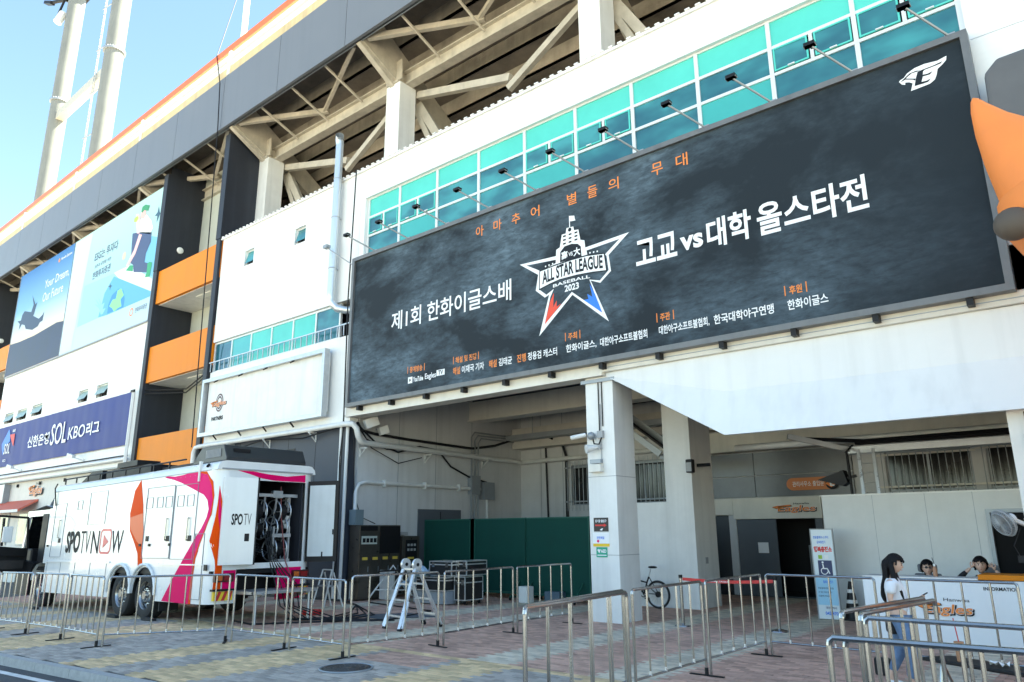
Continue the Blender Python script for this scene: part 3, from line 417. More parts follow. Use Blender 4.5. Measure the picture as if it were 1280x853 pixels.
# lower left strip: ribbon, railing, white spandrel, slate wall
b = MB(); b.box(-26.72, -17.9, F, F+.3, 5.05, 7.86); b.build('spandrel_panel', WHITE, ST)
LW = MB(); ms = [-26.7, -25.45, -24.1, -22.75, -21.42, -20.1, -18.8]
for m_ in ms: LW.box(m_-.035, m_+.035, F+.08, F+.16, 7.87, 9.05)
LW.box(-26.7, -18.8, F+.082, F+.158, 8.98, 9.05).box(-26.7, -18.8, F+.082, F+.158, 7.865, 7.92)
LWo = LW.build('lower_ribbon_window', FRAME, ST)
for k, (a, c) in enumerate(zip(ms, ms[1:])): MB().box(a+.036, c-.036, F+.11, F+.125, 7.92, 8.98).build('pane', [DGLASS, TEAL, TURQ, TURQ, TURQ, DGLASS][k], LWo)
MB().box(-26.7, -17.9, F+.5, F+.52, 7.86, 9.06).build('dark_room', VOID, ST)
b = MB(); b.box(-26.7, -18.0, F-.1, F-.06, 8.2, 8.24)
x = -26.6
while x < -18: b.box(x, x+.03, F-.095, F-.065, 7.86, 8.2); x += .33
b.build('window_guard_rail', GALV, ST)
b = MB(); b.box(-27.1, -17.97, F+.02, F+.3, -.3, 5.04); SW = b.build('slate_wall', SLATE, ST)
for x in (-25.6, -24.1, -22.6, -21.1, -19.6): MB().box(x-.006, x+.006, F+.014, F+.03, 0, 5.04).build('panel_joint', BLACK, SW)
MB().box(-21.2, -20.7, F+.005, F+.05, 3.9, 4.5).build('wall_louvre', BLACK, SW)
# beam lip under the billboard
b = MB(); b.box(-17.97, -8.75, F-.12, F+.32, 5.28, 5.5); b.box(-17.97, -8.75, F-.16, F+.3, 5.22, 5.279)
b.box(-8.749, 12, F-.12, F-.001, 5.3, 5.5)
b.build('lintel_beam', CREAM, ST)
# recess: side wall, back wall, ceiling, beam, floor-side pieces
b = MB(); wall(b, F+.33, 21.8, 0, 6.4, 0, .3)   # built along Y then turned
sw = MB(); sw.v = [(-18.17+y, x, z) for x, y, z in b.v]; sw.f = b.f
SWL = sw.build('recess_side_wall', WALLG, ST)
for y in (15.65, 17.3, 19.05): MB().box(-17.872, -17.864, y-.008, y+.008, 0, 6.3).build('panel_joint', GREYF, SWL)
dr = MB().box(-17.868, -17.83, 16.53, 18.5, 0, 2.57).build('double_door', DOORG, ST)
MB().box(-17.829, -17.815, 17.51, 17.53, 0, 2.5).build('door_gap', BLACK, dr)
b = MB(); win = [(-15.55, -14.2, 2.74, 4.15), (-13.6, -11.6, 2.74, 4.15), (-5.12, -3.1, 2.82, 3.88), (-2.78, -.6, 2.82, 3.92), (-10.24, -9.7, 0, 2.29), (-9.47, -6.92, 0, 2.17)]
wall(b, -17.87, 12, 0, 6.4, 21.8, 22.1, win); BW = b.build('recess_back_wall', WALLG, ST)
for x in (-16.9, -15.9, -13.9, -11.3, -10.9): MB().box(x-.008, x+.008, 21.792, 21.801, 0, 6.3).build('panel_joint', GREYF, BW)
MB().box(-17.8, 12, 21.79, 21.801, 4.95, 4.98).build('panel_joint', GREYF, BW)
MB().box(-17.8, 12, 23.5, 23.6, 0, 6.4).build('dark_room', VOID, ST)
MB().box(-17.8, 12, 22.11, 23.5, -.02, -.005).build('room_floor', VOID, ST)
for wi, (a, c, z0, z1) in enumerate(win[:4]):
    f2 = MB(); f2.box(a, c, 21.9, 21.95, z0, z0+.05).box(a, c, 21.9, 21.95, z1-.05, z1).box(a, a+.05, 21.9, 21.95, z0+.05, z1-.05).box(c-.05, c, 21.9, 21.95, z0+.05, z1-.05).box((a+c)/2-.03, (a+c)/2+.03, 21.905, 21.945, z0+.05, z1-.05)
    fo = f2.build('barred_window', GREYF, ST)
    MB().box(a+.05, c-.05, 21.92, 21.93, z0+.05, z1-.05).build('pane', mat('black_glass', (.012, .013, .015), .15, var=.3, scale=1.5), fo)
    x = a-.06
    while x < c+.1: MB().tube([(x, 21.66, z0-.2), (x, 21.66, z1+.12)], .012, 5).build('window_bar', GREYF, fo); x += .17
    for z in (z0+.12, z1-.1): MB().box(a-.2, c+.12, 21.67, 21.69, z-.025, z+.025).build('bar_rail', CREAM if wi > 1 else GREYF, fo)
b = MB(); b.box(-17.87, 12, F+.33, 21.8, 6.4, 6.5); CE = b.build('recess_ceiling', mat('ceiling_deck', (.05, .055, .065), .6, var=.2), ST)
b = MB(); y = F+.5
while y < 21.7: b.box(-17.8, 12, y, y+.08, 6.34, 6.4); y += .3
b.build('deck_ribs', MT['ceiling_deck'], CE)
b = MB(); b.box(-17.87, 12, 18.9, 19.3, 5.68, 6.33); b.box(-17.87, 12, 18.8, 19.4, 5.64, 5.68); b.build('ceiling_beam', CREAM, ST)
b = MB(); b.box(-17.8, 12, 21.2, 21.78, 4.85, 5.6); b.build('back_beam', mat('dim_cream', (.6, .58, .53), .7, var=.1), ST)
b = MB(); b.box(-10.3, 12, 21.35, 21.79, 4.15, 4.75); b.build('cream_transom', CREAM, ST)
MB().box(-17.87, 12, 22.0, 22.05, -.01, 0).build('threshold', GREYF, ST)
# galvanised panels over the doors
for i, (a, c) in enumerate(((-10.36, -8.75), (-8.74, -5.95))):
    for z0, z1 in ((2.8, 3.42), (3.43, 4.12)): MB().box(a, c-.01, 21.72, 21.79, z0, z1-.01).build('metal_panel', mat('sheet_metal', (.13, .135, .14), .4, .5, var=.3, scale=.8), ST)
MB().box(-9.5, -6.9, 21.7, 21.795, 2.17, 2.77).build('door_lintel', CREAM, ST)
MB().box(-10.36, -9.51, 21.7, 21.795, 2.3, 2.77).build('door_lintel', CREAM, ST)
MB().box(-10.22, -9.72, 21.85, 21.9, 0, 2.27).build('side_door', mat('black_door', (.02, .024, .03), .4), ST)
d = MB().box(-9.46, -8.27, 21.82, 21.87, 0, 2.16).build('grey_door', DOORG, ST)
MB().box(-8.86, -8.55, 21.812, 21.818, 1.2, 1.5).build('paper_notice', TXTW, d)
MB().box(-7.12, -6.93, 21.74, 21.82, 0, 2.16).build('door_frame', DOORG, ST)
# small room items behind the dark door
for x in (-7.9, -7.4): MB().box(x, x+.35, 23.3, 23.45, .5, 1.4).build('dim_cabinet', GREYF, ST)
# columns
c1 = MB().box(-9.3, -8.58, F, F+.82, 0, 5.4).build('column', WHITE2, ST)
MB().box(-9.4, -8.5, F-.05, F+.9, 5.1, 5.18).build('column_head', GREYF, c1)
c2 = MB().box(-9.3, -8.55, 17.2, 18.4, 0, 6.4).build('column', WHITE2, ST)
MB().box(-10.4, -9.302, 17.2, 18.38, 0, 2.56).build('low_wall', WHITE2, ST)
MB().box(-1.39, -.6, F, F+.8, 0, 6.3).build('column', WHITE2, ST)
d = MB().box(-10.55, -10.47, 17.3, 17.36, 0, 2.2).build('green_door_edge', mat('bright_green', (.1, .5, .1), .5), ST)
MB().box(-11.4, -10.56, 19.0, 19.05, 0, 2.2).build('dark_doorway', VOID, ST)
# white partition wall to the right with a black door
b = MB(); wall(b, -5.57, 12, 0, 2.58, 17.6, 17.75, [(-2.42, -1.4, 0, 2.23)]); PW = b.build('white_partition', mat('partition_panel', (.66, .67, .66), .5, var=.05, streak=.05), ST)
for x in (-4.5, -3.47, -2.6): MB().box(x-.004, x+.004, 17.596, 17.602, 0 if x < -2.5 else 2.23, 2.58).build('panel_joint', GREYF, PW)
MB().box(-5.6, 12, 17.58, 17.77, 2.58, 2.61).build('top_trim', WHITE2, PW)
b = MB(); b.box(-2.42, -2.35, 17.57, 17.72, 0, 2.16).box(-2.42, -1.4, 17.571, 17.72, 2.161, 2.23); b.build('door_frame', GREYF, PW)
MB().box(-2.345, -1.4, 17.68, 17.72, 0, 2.15).build('black_door', mat('black_door2', (.008, .008, .009), .6, var=.2, spec=.1), PW)
# canopy soffit face
b = MB()
up = [(-8.74, 5.3), (-7.1, 5.3), (12, 5.3)]
Yl = 13.36
tp = [(-8.74, F-.01, 5.29), (-7.05, F-.02, 5.29), (12, F-.02, 5.29)]
cr = [(-7.05, F-.03, 5.0), (-5.95, F-.03, 4.52), (12, F-.03, 4.3)]
lo = [(-8.7, F-.04, 5.2), (-5.9, Yl, 3.62), (12, Yl, 3.56)]
vs = tp+cr+lo
b.add(vs, [(6, 3, 1, 0), (3, 4, 2, 1), (4, 5, 2), (6, 7, 4, 3), (7, 8, 5, 4)])
b.add([(-8.7, F-.04, 5.2), (-5.9, Yl, 3.62), (12, Yl, 3.56), (12, Yl+.45, 3.6), (-5.85, Yl+.45, 3.66), (-8.6, F+.3, 5.2)], [(5, 4, 1, 0), (4, 3, 2, 1)])
b.build('canopy_skirt', mat('skirt_white', (.8, .81, .81), .45, var=.04, scale=.7, streak=.1), ST, fix=False)
b = MB(); b.box(-8.5, 12, F-.026, F-.02, 5.06, 5.075); b.box(-8.7, 12, F-.13, F-.12, 5.38, 5.395); b.build('skirt_seam', GREYF, ST)
for z in (1.35, 3.0): MB().box(-9.302, -8.578, F-.003, F+.822, z, z+.012).build('column_joint', PLAST, ST)
# stair bays with orange parapets, fins
for bx in (-32.4, -57.6):
    x0, x1 = bx, bx+5.62
    MB().box(x0+.02, x0+.06, F+.02, 15.4, 0, 18.6).build('bay_side_wall', DARK, ST)
    MB().box(x0+.06, x1, 15.41, 15.6, 0, 18.6).build('bay_back_wall', mat('bay_wall', (.5, .52, .46), .7, var=.06), ST)
    for z0, z1 in ((11.8, 13.35), (8.2, 9.8), (4.3, 5.8)):
        MB().box(x0+.065, x1-.02, F, F+.15, z0, z1).build('orange_parapet', ORANGE, ST)
        s = MB().box(x0+.07, x1-.02, F+.152, 15.4, z0-.02, z0+.12).build('landing_slab', WHITE2, ST)
        MB().box(x0+2.6, x0+3.8, 14.3, 14.6, z0-.05, z0-.021).build('ceiling_light', mat('lamp_lens', (.9, .9, .85), .3), s)
        o = MB().box(x0+3.3, x0+5.4, 15.36, 15.4, z0+1.7, z0+2.9).build('bay_window', FRAME, ST); MB().box(x0+3.37, x0+5.33, 15.345, 15.358, z0+1.77, z0+2.83).build('pane', DGLASS, o)
    MB().ball((x0+.12, 14.5, 14.6), (.07, .16, .16), 12, 8).build('wall_lamp', mat('lamp_lens', (.9, .9, .85), .3), ST)
for fx in (-32.52, -26.98, -57.7):
    MB().box(fx-.18, fx+.2, F-.12, 15.0, 13.45 if fx == -26.98 else 13.4, 18.2).build('fin', DARK, ST)
    MB().box(fx-.13, fx+.17, F-.1, F+.32, 0, 13.44 if fx == -26.98 else 13.39).build('fin', DARK, ST)
# left block
kw = G['kwins']; holes = []
for k in range(5):
    q4 = kw[4*k:4*k+4]; a = min(p[0] for p in q4)+.12; c = max(p[0] for p in q4)-.08; holes.append((a, c, 8.17, 8.79))
b = MB(); wall(b, -52.1, -32.71, 4.72, 17.75, F, F+.3, holes); b.build('left_white_wall', WHITE, ST)
b = MB(); b.box(-90, -57.9, F, F+.3, 4.72, 17.75); b.build('left_white_wall', WHITE, ST)
for a, c, z0, z1 in holes:
    t = .05; fr = MB(); y0, y1 = F+.12, F+.18
    fr.box(a, c, y0, y1, z0, z0+t).box(a, c, y0, y1, z1-t, z1).box(a, a+t, y0, y1, z0+t, z1-t).box(c-t, c, y0, y1, z0+t, z1-t)
    fo = fr.build('small_window', FRAME, ST)
    MB().add([(a+t, y0, z1-t), (c-t, y0, z1-t), (c-t, y0-.24, z0+.12), (a+t, y0-.24, z0+.12)], [(3,2,1,0)]).build('pane', mat('frosted_green', (.3, .42, .38), .3), fo)
    MB().box(a+t, c-t, F+.24, F+.28, z0+t, z1-t).build('dark_room', VOID, fo)
b = MB(); b.box(-90, -32.5, 14.0, 14.3, -.6, 4.72); b.build('ground_floor_wall', mat('warm_white', (.74, .72, .66), .6, var=.06, streak=.1), ST)
for x0 in (-46.5, -49.5, -44.6): 
    o = MB().box(x0, x0+1.4, 13.95, 13.999, 1.3, 3.0).build('shop_window', GREYF, ST); MB().box(x0+.08, x0+1.32, 13.93, 13.949, 1.38, 2.92).build('pane', DGLASS, o)
MB().box(-90, -32.5, F+.02, 14.0, 4.66, 4.72).build('drip_edge', GREYF, ST)
# stand fascia
FY = 13.2; xj = -90
js = []
x = -90.0
while x < 12: js.append(x); x += 4.2
for a, c in zip(js, js[1:]): MB().box(a+.012, c-.012, FY, FY+.12, 18.27, 20.8).build('fascia_panel', FASCIA, ST)
MB().box(-90, 12, FY+.13, FY+.2, 18.3, 20.78).build('fascia_backing', BLACK, ST)
MB().box(-90, 12, FY+.02, FY+.6, 20.81, 21.2).build('ledge_beam', mat('tan_ledge', (.6, .47, .27), .6, var=.12, scale=1.5, streak=.2), ST)
b = MB(); b.box(-90, 12, FY+.1, FY+.3, 21.21, 21.55); b.tube([(-90, FY+.1, 21.72), (12, FY+.1, 21.72)], .14, 10); b.build('white_gutter', PVC, ST, smooth=True)
MB().box(-90, 12, FY, FY+.1, 21.98, 22.3).build('orange_rail', ORAIL, ST)
x = -85.6
while x < 12: MB().box(x-.1, x+.1, FY-.02, FY+.12, 20.82, 21.97).build('rail_post', WHITE2, ST); x += 8.4
# raking treads
prof = []; y, z = 13.45, 20.2
for k in range(13):
    prof.append((y, z)); prof.append((y+.85, z)); y += .85; z -= .55
tr = MB(); sf = MB()
for k in range(13):
    y0, z0 = 13.45+.85*k, 20.2-.55*k
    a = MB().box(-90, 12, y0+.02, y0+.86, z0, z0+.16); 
    a.build('tread_soffit', CONC_SHADE, ST)
    MB().box(-90, 12, y0+.861, y0+1.02, z0-.55, z0+.16).build('riser_beam', CONC, ST)
cols = [-60.6, -52.1, -43.7, -35.3, -26.8, -18.42, -10.02, -1.6, 6.8]
for x in cols:
    c = MB().box(x, x+.72, 15.0, 15.75, 13.3, 17.42).build('column', WHITE2, ST)
    r = MB().prism([(13.4, 18.35), (15.3, 17.4), (16.2, 17.2), (22.2, 13.4), (22.2, 14.3), (13.4, 20.0)], lambda u, v, d: (x+.2+d, u, v), .3).build('raker', BEIGE, ST)
    MB().box(x+.05, x+.65, 14.95, 15.8, 17.43, 17.5).build('bearing_plate', BEIGE, r)
    for dy in (0, .28): 
        pass
    MB().box(x-.05, x+.78, 15.0, 15.06, 17.5, 18.3).build('gusset', BEIGE, r)
    MB().bar((x+.35, 13.42, 18.35), (x+.3, 15.05, 17.45), .2, .24).build('strut', BEIGE, ST)
    if x < 6:
        x2 = x+8.4
        MB().bar((x+.72, 15.9, 17.25), (x+5.1, 15.9, 16.05), .2, .26).build('brace', BEIGE, ST)
        MB().bar((x+5.0, 15.92, 15.7), (x+7.9, 15.92, 17.3), .18, .22).build('brace', BEIGE, ST)
        MB().bar((x+.5, 16.15, 17.1), (x+1.6, 16.3, 15.2), .2, .3).build('brace', BEIGE, ST)
        MB().bar((x+.3, 16.1, 17.1), (x+1.2, 16.2, 15.2), .16, .2).build('brace', BEIGE, ST)
        g_ = MB(); g_.box(x+.3, x+8.7, 15.4, 15.45, 17.45, 17.95); g_.box(x+.3, x+8.7, 15.25, 15.6, 17.42, 17.46); g_.box(x+.3, x+8.7, 15.25, 15.6, 17.94, 17.98); g_.build('main_girder', BEIGE, ST)
        MB().bar((x+.6, 13.6, 18.45), (x+4.6, 15.2, 18.15), .16, .2).build('plan_brace', BEIGE, ST)
        MB().bar((x+8.2, 13.6, 18.5), (x+4.2, 15.2, 18.15), .12, .16).build('plan_brace', BEIGE, ST)
        for k in (1, 2, 3): MB().bar((x+.3+2.1*k, 13.4, 18.45), (x+.3+2.1*k, 15.3, 17.75), .07, .07).build('tie', BEIGE, ST)
MB().box(-90, 12, 13.35, 13.45, 18.3, 18.42).build('edge_angle', GREYF, ST)
MB().box(-90, 12, 24.6, 24.8, 0, 15).build('inner_wall', CONC, ST)
MB().box(11.9, 12, 13.4, 24.6, 0, 20).build('end_wall', WHITE2, ST)

# ---------------------------------------------------------------- billboard
BB = thing('billboard', 'huge dark baseball event billboard with star emblem on the white facade', 'billboard', (-9.3, 13.4, 5.5))
m = mat('billboard_print', (.03, .045, .065), .65, spec=.25); n = m.node_tree.nodes; l = m.node_tree.links
tc = n.new('ShaderNodeTexCoord'); mp = n.new('ShaderNodeMapping'); mp.inputs['Scale'].default_value = (.32, .32, .5); l.new(tc.outputs['Object'], mp.inputs[0])
n1 = n.new('ShaderNodeTexNoise'); n1.inputs['Scale'].default_value = 1.0; n1.inputs['Detail'].default_value = 12; n1.inputs['Roughness'].default_value = .62; n1.inputs['Distortion'].default_value = .25; l.new(mp.outputs[0], n1.inputs[0])
mp2 = n.new('ShaderNodeMapping'); mp2.inputs['Scale'].default_value = (.9, .9, 2.6); mp2.inputs['Rotation'].default_value = (0, .35, 0); l.new(tc.outputs['Object'], mp2.inputs[0])
n2 = n.new('ShaderNodeTexNoise'); n2.inputs['Scale'].default_value = 3.2; n2.inputs['Detail'].default_value = 10; n2.inputs['Roughness'].default_value = .7; n2.inputs['Distortion'].default_value = .35; l.new(mp2.outputs[0], n2.inputs[0])
r1_ = n.new('ShaderNodeMapRange'); r1_.inputs[1].default_value = .42; r1_.inputs[2].default_value = .68; l.new(n1.outputs[0], r1_.inputs[0])
r2_ = n.new('ShaderNodeMapRange'); r2_.inputs[1].default_value = .3; r2_.inputs[2].default_value = .75; r2_.inputs[3].default_value = .15; r2_.inputs[4].default_value = 1.1; l.new(n2.outputs[0], r2_.inputs[0])
mu = n.new('ShaderNodeMath'); mu.operation = 'MULTIPLY'; l.new(r1_.outputs[0], mu.inputs[0]); l.new(r2_.outputs[0], mu.inputs[1])
mx = n.new('ShaderNodeMix'); mx.data_type = 'RGBA'; mx.inputs[6].default_value = (.0125, .02, .027, 1); mx.inputs[7].default_value = (.14, .205, .26, 1)
sx_ = n.new('ShaderNodeSeparateXYZ'); l.new(tc.outputs['Object'], sx_.inputs[0])
fm = n.new('ShaderNodeMapRange'); fm.inputs[1].default_value = 1.5; fm.inputs[2].default_value = 7.5; fm.inputs[3].default_value = 1.25; fm.inputs[4].default_value = .22; l.new(sx_.outputs[0], fm.inputs[0])
mu2 = n.new('ShaderNodeMath'); mu2.operation = 'MULTIPLY'; l.new(mu.outputs[0], mu2.inputs[0]); l.new(fm.outputs[0], mu2.inputs[1])
l.new(mu2.outputs[0], mx.inputs[0]); l.new(mx.outputs[2], n['Principled BSDF'].inputs['Base Color'])
BX0, BX1, BZ0, BZ1 = -17.75, -.95, 5.47, 10.2
MB().box(BX0+.12, BX1-.12, 13.43, 13.5, BZ0+.12, BZ1-.12).build('printed_sheet', m, BB)
b = MB(); t = .115
b.box(BX0, BX1, 13.36, 13.58, BZ0, BZ0+t).box(BX0, BX1, 13.36, 13.58, BZ1-t, BZ1).box(BX0, BX0+t, 13.36, 13.58, BZ0+t+.001, BZ1-t-.001).box(BX1-t, BX1, 13.36, 13.58, BZ0+t+.001, BZ1-t-.001)
b.build('frame', mat('billboard_frame', (.17, .175, .18), .5, .3, var=.15, scale=3, streak=.2), BB)
x = BX0+.5
while x < BX1: MB().box(x, x+.1, 13.4, 13.66, BZ0-.13, BZ0-.001).build('lower_bracket', BLACK, BB); x += 1.42
fb = Sp(13.424); fb2 = Sp(13.419); fb3 = Sp(13.414); fb4 = Sp(13.409)
NAVY = mat('emblem_navy', (.013, .0185, .026), .65, spec=.25)
text('제1회 한화이글스배', 'headline', BB, TXTW, fb, -15.83, -11.27, 7.49, 8.06, .012)
text('고교', 'headline', BB, TXTW, fb, -7.66, -6.66, 7.5, 8.08, .025)
text('vs', 'headline', BB, TXTW, fb, -6.58, -6.06, 7.56, 7.88, .03)
text('대학', 'headline', BB, TXTW, fb, -5.97, -5.02, 7.46, 8.1, .025)
text('올스타전', 'headline', BB, TXTW, fb, -4.9, -2.85, 7.44, 8.12, .022)
for ch, x in zip('아마추어별들의무대', (-12.35, -11.72, -11.09, -10.46, -9.33, -8.73, -8.14, -7.0, -6.4)):
    text(ch, 'orange_letter', BB, TXTO, fb, x-.15, x+.13, 9.5, 9.8, .005)
for s, a, c in (('중계방송', -14.98, -14.47), ('해설 및 진행', -13.2, -12.46), ('주최', -9.55, -9.3), ('주관', -7.15, -6.92), ('후원', -4.42, -4.18)):
    text(s, 'orange_caption', BB, TXTO, fb, a, c, 6.14, 6.31, .02)
    b = MB(); b.add([fb(a-.09, 6.13), fb(a-.07, 6.13), fb(a-.07, 6.33), fb(a-.09, 6.33)], [(0,1,2,3)]); b.add([fb(c+.07, 6.13), fb(c+.09, 6.13), fb(c+.09, 6.33), fb(c+.07, 6.33)], [(0,1,2,3)]); b.build('caption_bars', TXTO, BB)
b = shape([(-15.04, 5.84), (-14.86, 5.84), (-14.86, 6.02), (-15.04, 6.02)], 'play_badge', BB, TXTW, fb)
shape([(-14.98, 5.88), (-14.91, 5.93), (-14.98, 5.98)], 'play_mark', BB, NAVY, fb2)
text('YouTube', 'white_lettering', BB, TXTW, fb, -14.83, -14.43, 5.86, 6.0, .03)
text('Eagles', 'white_lettering', BB, TXTW, fb, -14.36, -13.93, 5.83, 6.03, .015)
shape([(-13.91, 5.9), (-13.6, 5.9), (-13.6, 6.06), (-13.91, 6.06)], 'tv_badge', BB, TXTW, fb); text('TV', 'tv_lettering', BB, NAVY, fb2, -13.84, -13.66, 5.92, 6.04, .02)
for s, mm, a, c in (('해설', TXTO, -13.29, -13.03), ('이재국 기자', TXTW, -12.97, -12.19), ('해설', TXTO, -12.02, -11.76), ('김태균', TXTW, -11.69, -11.26), ('진행', TXTO, -11.1, -10.82), ('정용검 캐스터', TXTW, -10.76, -9.88),
                    ('한화이글스,', TXTW, -9.62, -8.78), ('대한야구소프트볼협회', TXTW, -8.68, -7.48), ('대한야구소프트볼협회,', TXTW, -7.2, -6.06), ('한국대학야구연맹', TXTW, -5.96, -4.74), ('한화이글스', TXTW, -4.48, -3.74)):
    text(s, 'credit_line', BB, mm, fb, a, c, 5.84, 6.04, .018)
# star emblem (white star, tower, banner)
em = shape(G['star_out'], 'star_emblem', BB, TXTW, Sp(13.426), 'white star emblem with tower and ribbon')
for k in ('star_in_l', 'star_in_r', 'star_in_body'): shape(G[k], 'star_field', em, m, Sp(13.4235))
shape(G['red'], 'red_flash', em, mat('flash_red', (.8, .07, .03), .5), Sp(13.421)); shape(G['blue'], 'blue_flash', em, mat('flash_blue', (.02, .2, .85), .5), Sp(13.421))
shape(G['tower'], 'tower', em, TXTW, Sp(13.4195)); shape(G['pole'], 'flagpole', em, TXTW, Sp(13.4195)); shape(G['flag'], 'flag', em, TXTW, Sp(13.4185))
shape(G['arch'], 'arch', em, NAVY, Sp(13.417))
bb = MB()
for x, z in G['twins']: bb.poly([Sp(13.417)(x+a, z+c) for a, c in ((-.045, -.02), (.04, -.02), (.045, .022), (-.04, .022))])
bb.poly([Sp(13.417)(*p) for p in circ(G['towerdot'][0], .05)]); bb.build('tower_windows', NAVY, em)
k = G['banner']; cxm = sum(p[0] for p in k)/len(k); czm = sum(p[1] for p in k)/len(k)
shape([(cxm+(a-cxm)*1.03, czm+(c-czm)*1.14) for a, c in k], 'ribbon_edge', em, NAVY, Sp(13.4155))
shape(k, 'ribbon', em, TXTW, Sp(13.413))
text('ALL STAR LEAGUE', 'ribbon_lettering', em, NAVY, Sp(13.41), -10.27, -8.52, 7.66, 7.99, .03, arch=.07)
text('BASEBALL', 'baseball_lettering', em, TXTW, Sp(13.413), -9.95, -8.88, 7.51, 7.59, .02, arch=.02)
text('2023', 'year_lettering', em, TXTW, Sp(13.413), -9.61, -9.2, 7.325, 7.49, .03)
text('高', 'arch_lettering', em, TXTW, Sp(13.414), -9.68, -9.5, 8.15, 8.36, .03); text('VS', 'arch_lettering', em, TXTW, Sp(13.414), -9.47, -9.35, 8.19, 8.29, .02); text('大', 'arch_lettering', em, TXTW, Sp(13.414), -9.33, -9.13, 8.15, 8.36, .03)
bb = MB()
for p in G['dots']: bb.poly([Sp(13.42)(*q_) for q_ in circ(p, .022, 10)])
bb.build('ribbon_dots', TXTW, em)
shape(G['bird_out'], 'bird_emblem', BB, TXTW, Sp(13.424)); shape(G['bird_c1'], 'bird_cutout', BB, NAVY, Sp(13.42)); shape(G['bird_c2'], 'bird_cutout', BB, NAVY, Sp(13.42))
for k, x in enumerate((-17.3, -15.8, -14.2, -12.6, -11.0, -9.5, -8.0, -6.4, -4.95, -3.4, -1.8)):
    b = MB(); b.tube([(x+.6, 13.45, BZ1), (x+.1, 12.75, BZ1+.42)], .022, 6); b.box(x+.52, x+.68, 13.4, 13.5, BZ1, BZ1+.05)
    a = b.build('floodlight_arm', GREYF, BB)
    MB().bar((x-.03, 12.72, BZ1+.46), (x+.17, 12.72, BZ1+.46), .13, .07).bar((x+.07, 12.8, BZ1+.43), (x+.07, 12.8, BZ1+.53), .07, .03).build('floodlight_head', BLACK, a)
    MB().box(x-.04, x+.18, 12.66, 12.78, BZ1+.425, BZ1+.438).build('floodlight_lens', PLAST, a)
b = MB(); b.tube([(-17.75, 13.4, 10.0), (-18.75, 13.1, 10.75)], .02, 6); b.bar((-18.85, 13.08, 10.78), (-18.65, 13.08, 10.78), .16, .1); b.build('side_floodlight', GREYF, BB)

# ---------------------------------------------------------------- partners light box
PS = thing('light_box_sign', 'long blank white light box sign with a round team emblem at its left end', 'sign', (-22.7, 13.4, 5.4))
MB().box(-26.35, -19.0, 13.52, 13.66, 5.5, 7.4).build('panel', WHITE2, PS)
b = MB(); x0, x1, z0, z1 = -26.6, -18.9, 5.33, 7.5; t = .13
b.box(x0, x1, 13.36, 13.55, z0, z0+t).box(x0, x1, 13.36, 13.55, z1-t, z1).box(x0, x0+t, 13.36, 13.55, z0+t+.001, z1-t-.001).box(x1-t, x1, 13.36, 13.55, z0+t+.001, z1-t-.001)
b.build('frame', GALV, PS)
b = MB()
for x in (-25.6, -23.9, -22.3, -20.7): b.bar((x, 13.45, 7.37), (x, 13.3, 7.28), .04); b.bar((x, 13.45, 5.33), (x, 13.6, 5.18), .04)
b.build('clips', BLACK, PS)
fp = Sp(13.515)
e = MB(); pts = circ((-25.47, 6.53), .27, 32, .34); pin = circ((-25.47, 6.53), .13, 32, .18)
e.add([fp(*p) for p in pts]+[fp(*p) for p in pin], [(i, (i+1) % 32, 32+(i+1) % 32, 32+i) for i in range(32)]); em2 = e.build('round_emblem', mat('emblem_brown', (.1, .05, .05), .5), PS)
e = MB(); pts = circ((-25.47, 6.53), .215, 32, .275); pin = circ((-25.47, 6.53), .19, 32, .25); fq = Sp(13.512)
e.add([fq(*p) for p in pts]+[fq(*p) for p in pin], [(i, (i+1) % 32, 32+(i+1) % 32, 32+i) for i in range(32)]); e.build('emblem_ring', TXTW, em2)
wordmark(PS, Sp(13.508), -26.1, -24.95, 6.36, 6.62, hanwha=False)
text('PARTNERS', 'lettering', PS, TXTD, fp, -25.95, -25.12, 5.88, 6.03, .05)

# ---------------------------------------------------------------- advertising banners
AP = thing('advertising_banner', 'blue sky banner with an aircraft over dark mountains, left of the two big posters', 'banner', (-47.6, 13.6, 11.1))
def gradmat(name, stops, z0, z1):
    m = mat(name, stops[0][1], .5); n = m.node_tree.nodes; l = m.node_tree.links
    tc = n.new('ShaderNodeTexCoord'); sx = n.new('ShaderNodeSeparateXYZ'); l.new(tc.outputs['Object'], sx.inputs[0])
    mr = n.new('ShaderNodeMapRange'); mr.inputs[1].default_value = z0; mr.inputs[2].default_value = z1; l.new(sx.outputs[2], mr.inputs[0])
    cr = n.new('ShaderNodeValToRGB'); l.new(mr.outputs[0], cr.inputs[0])
    el = cr.color_ramp.elements; el[0].position = stops[0][0]; el[0].color = (*stops[0][1], 1); el[1].position = stops[-1][0]; el[1].color = (*stops[-1][1], 1)
    for p, c in stops[1:-1]: q_ = el.new(p); q_.color = (*c, 1)
    l.new(cr.outputs[0], n['Principled BSDF'].inputs['Base Color']); return m
gm = gradmat('sky_print', [(.0, (.6, .42, .3)), (.3, (.7, .58, .42)), (.42, (.5, .6, .66)), (.62, (.16, .38, .6)), (1, (.015, .14, .4))], 0, 6.6)
MB().box(-51.95, -43.3, 13.62, 13.68, 11.15, 17.68).build('printed_sheet', gm, AP)
fn = Sp(13.616); fn2 = Sp(13.612); fn3 = Sp(13.608)
k = G['mount']; k[0][0] = -51.93; k[-1] = [-51.93, 11.17]; k[-2] = [-43.32, 11.17]; k[-3][0] = -43.32
shape(k, 'mountains', AP, mat('mountain_print', (.022, .035, .08), .5, var=.5, scale=.6), fn)
shape(G['plane'], 'aircraft', AP, mat('aircraft_print', (.015, .04, .09), .5), fn2)
text('Your Dream,', 'lettering', AP, TXTW, fn2, -47.3, -43.6, 15.75, 16.35, 0)
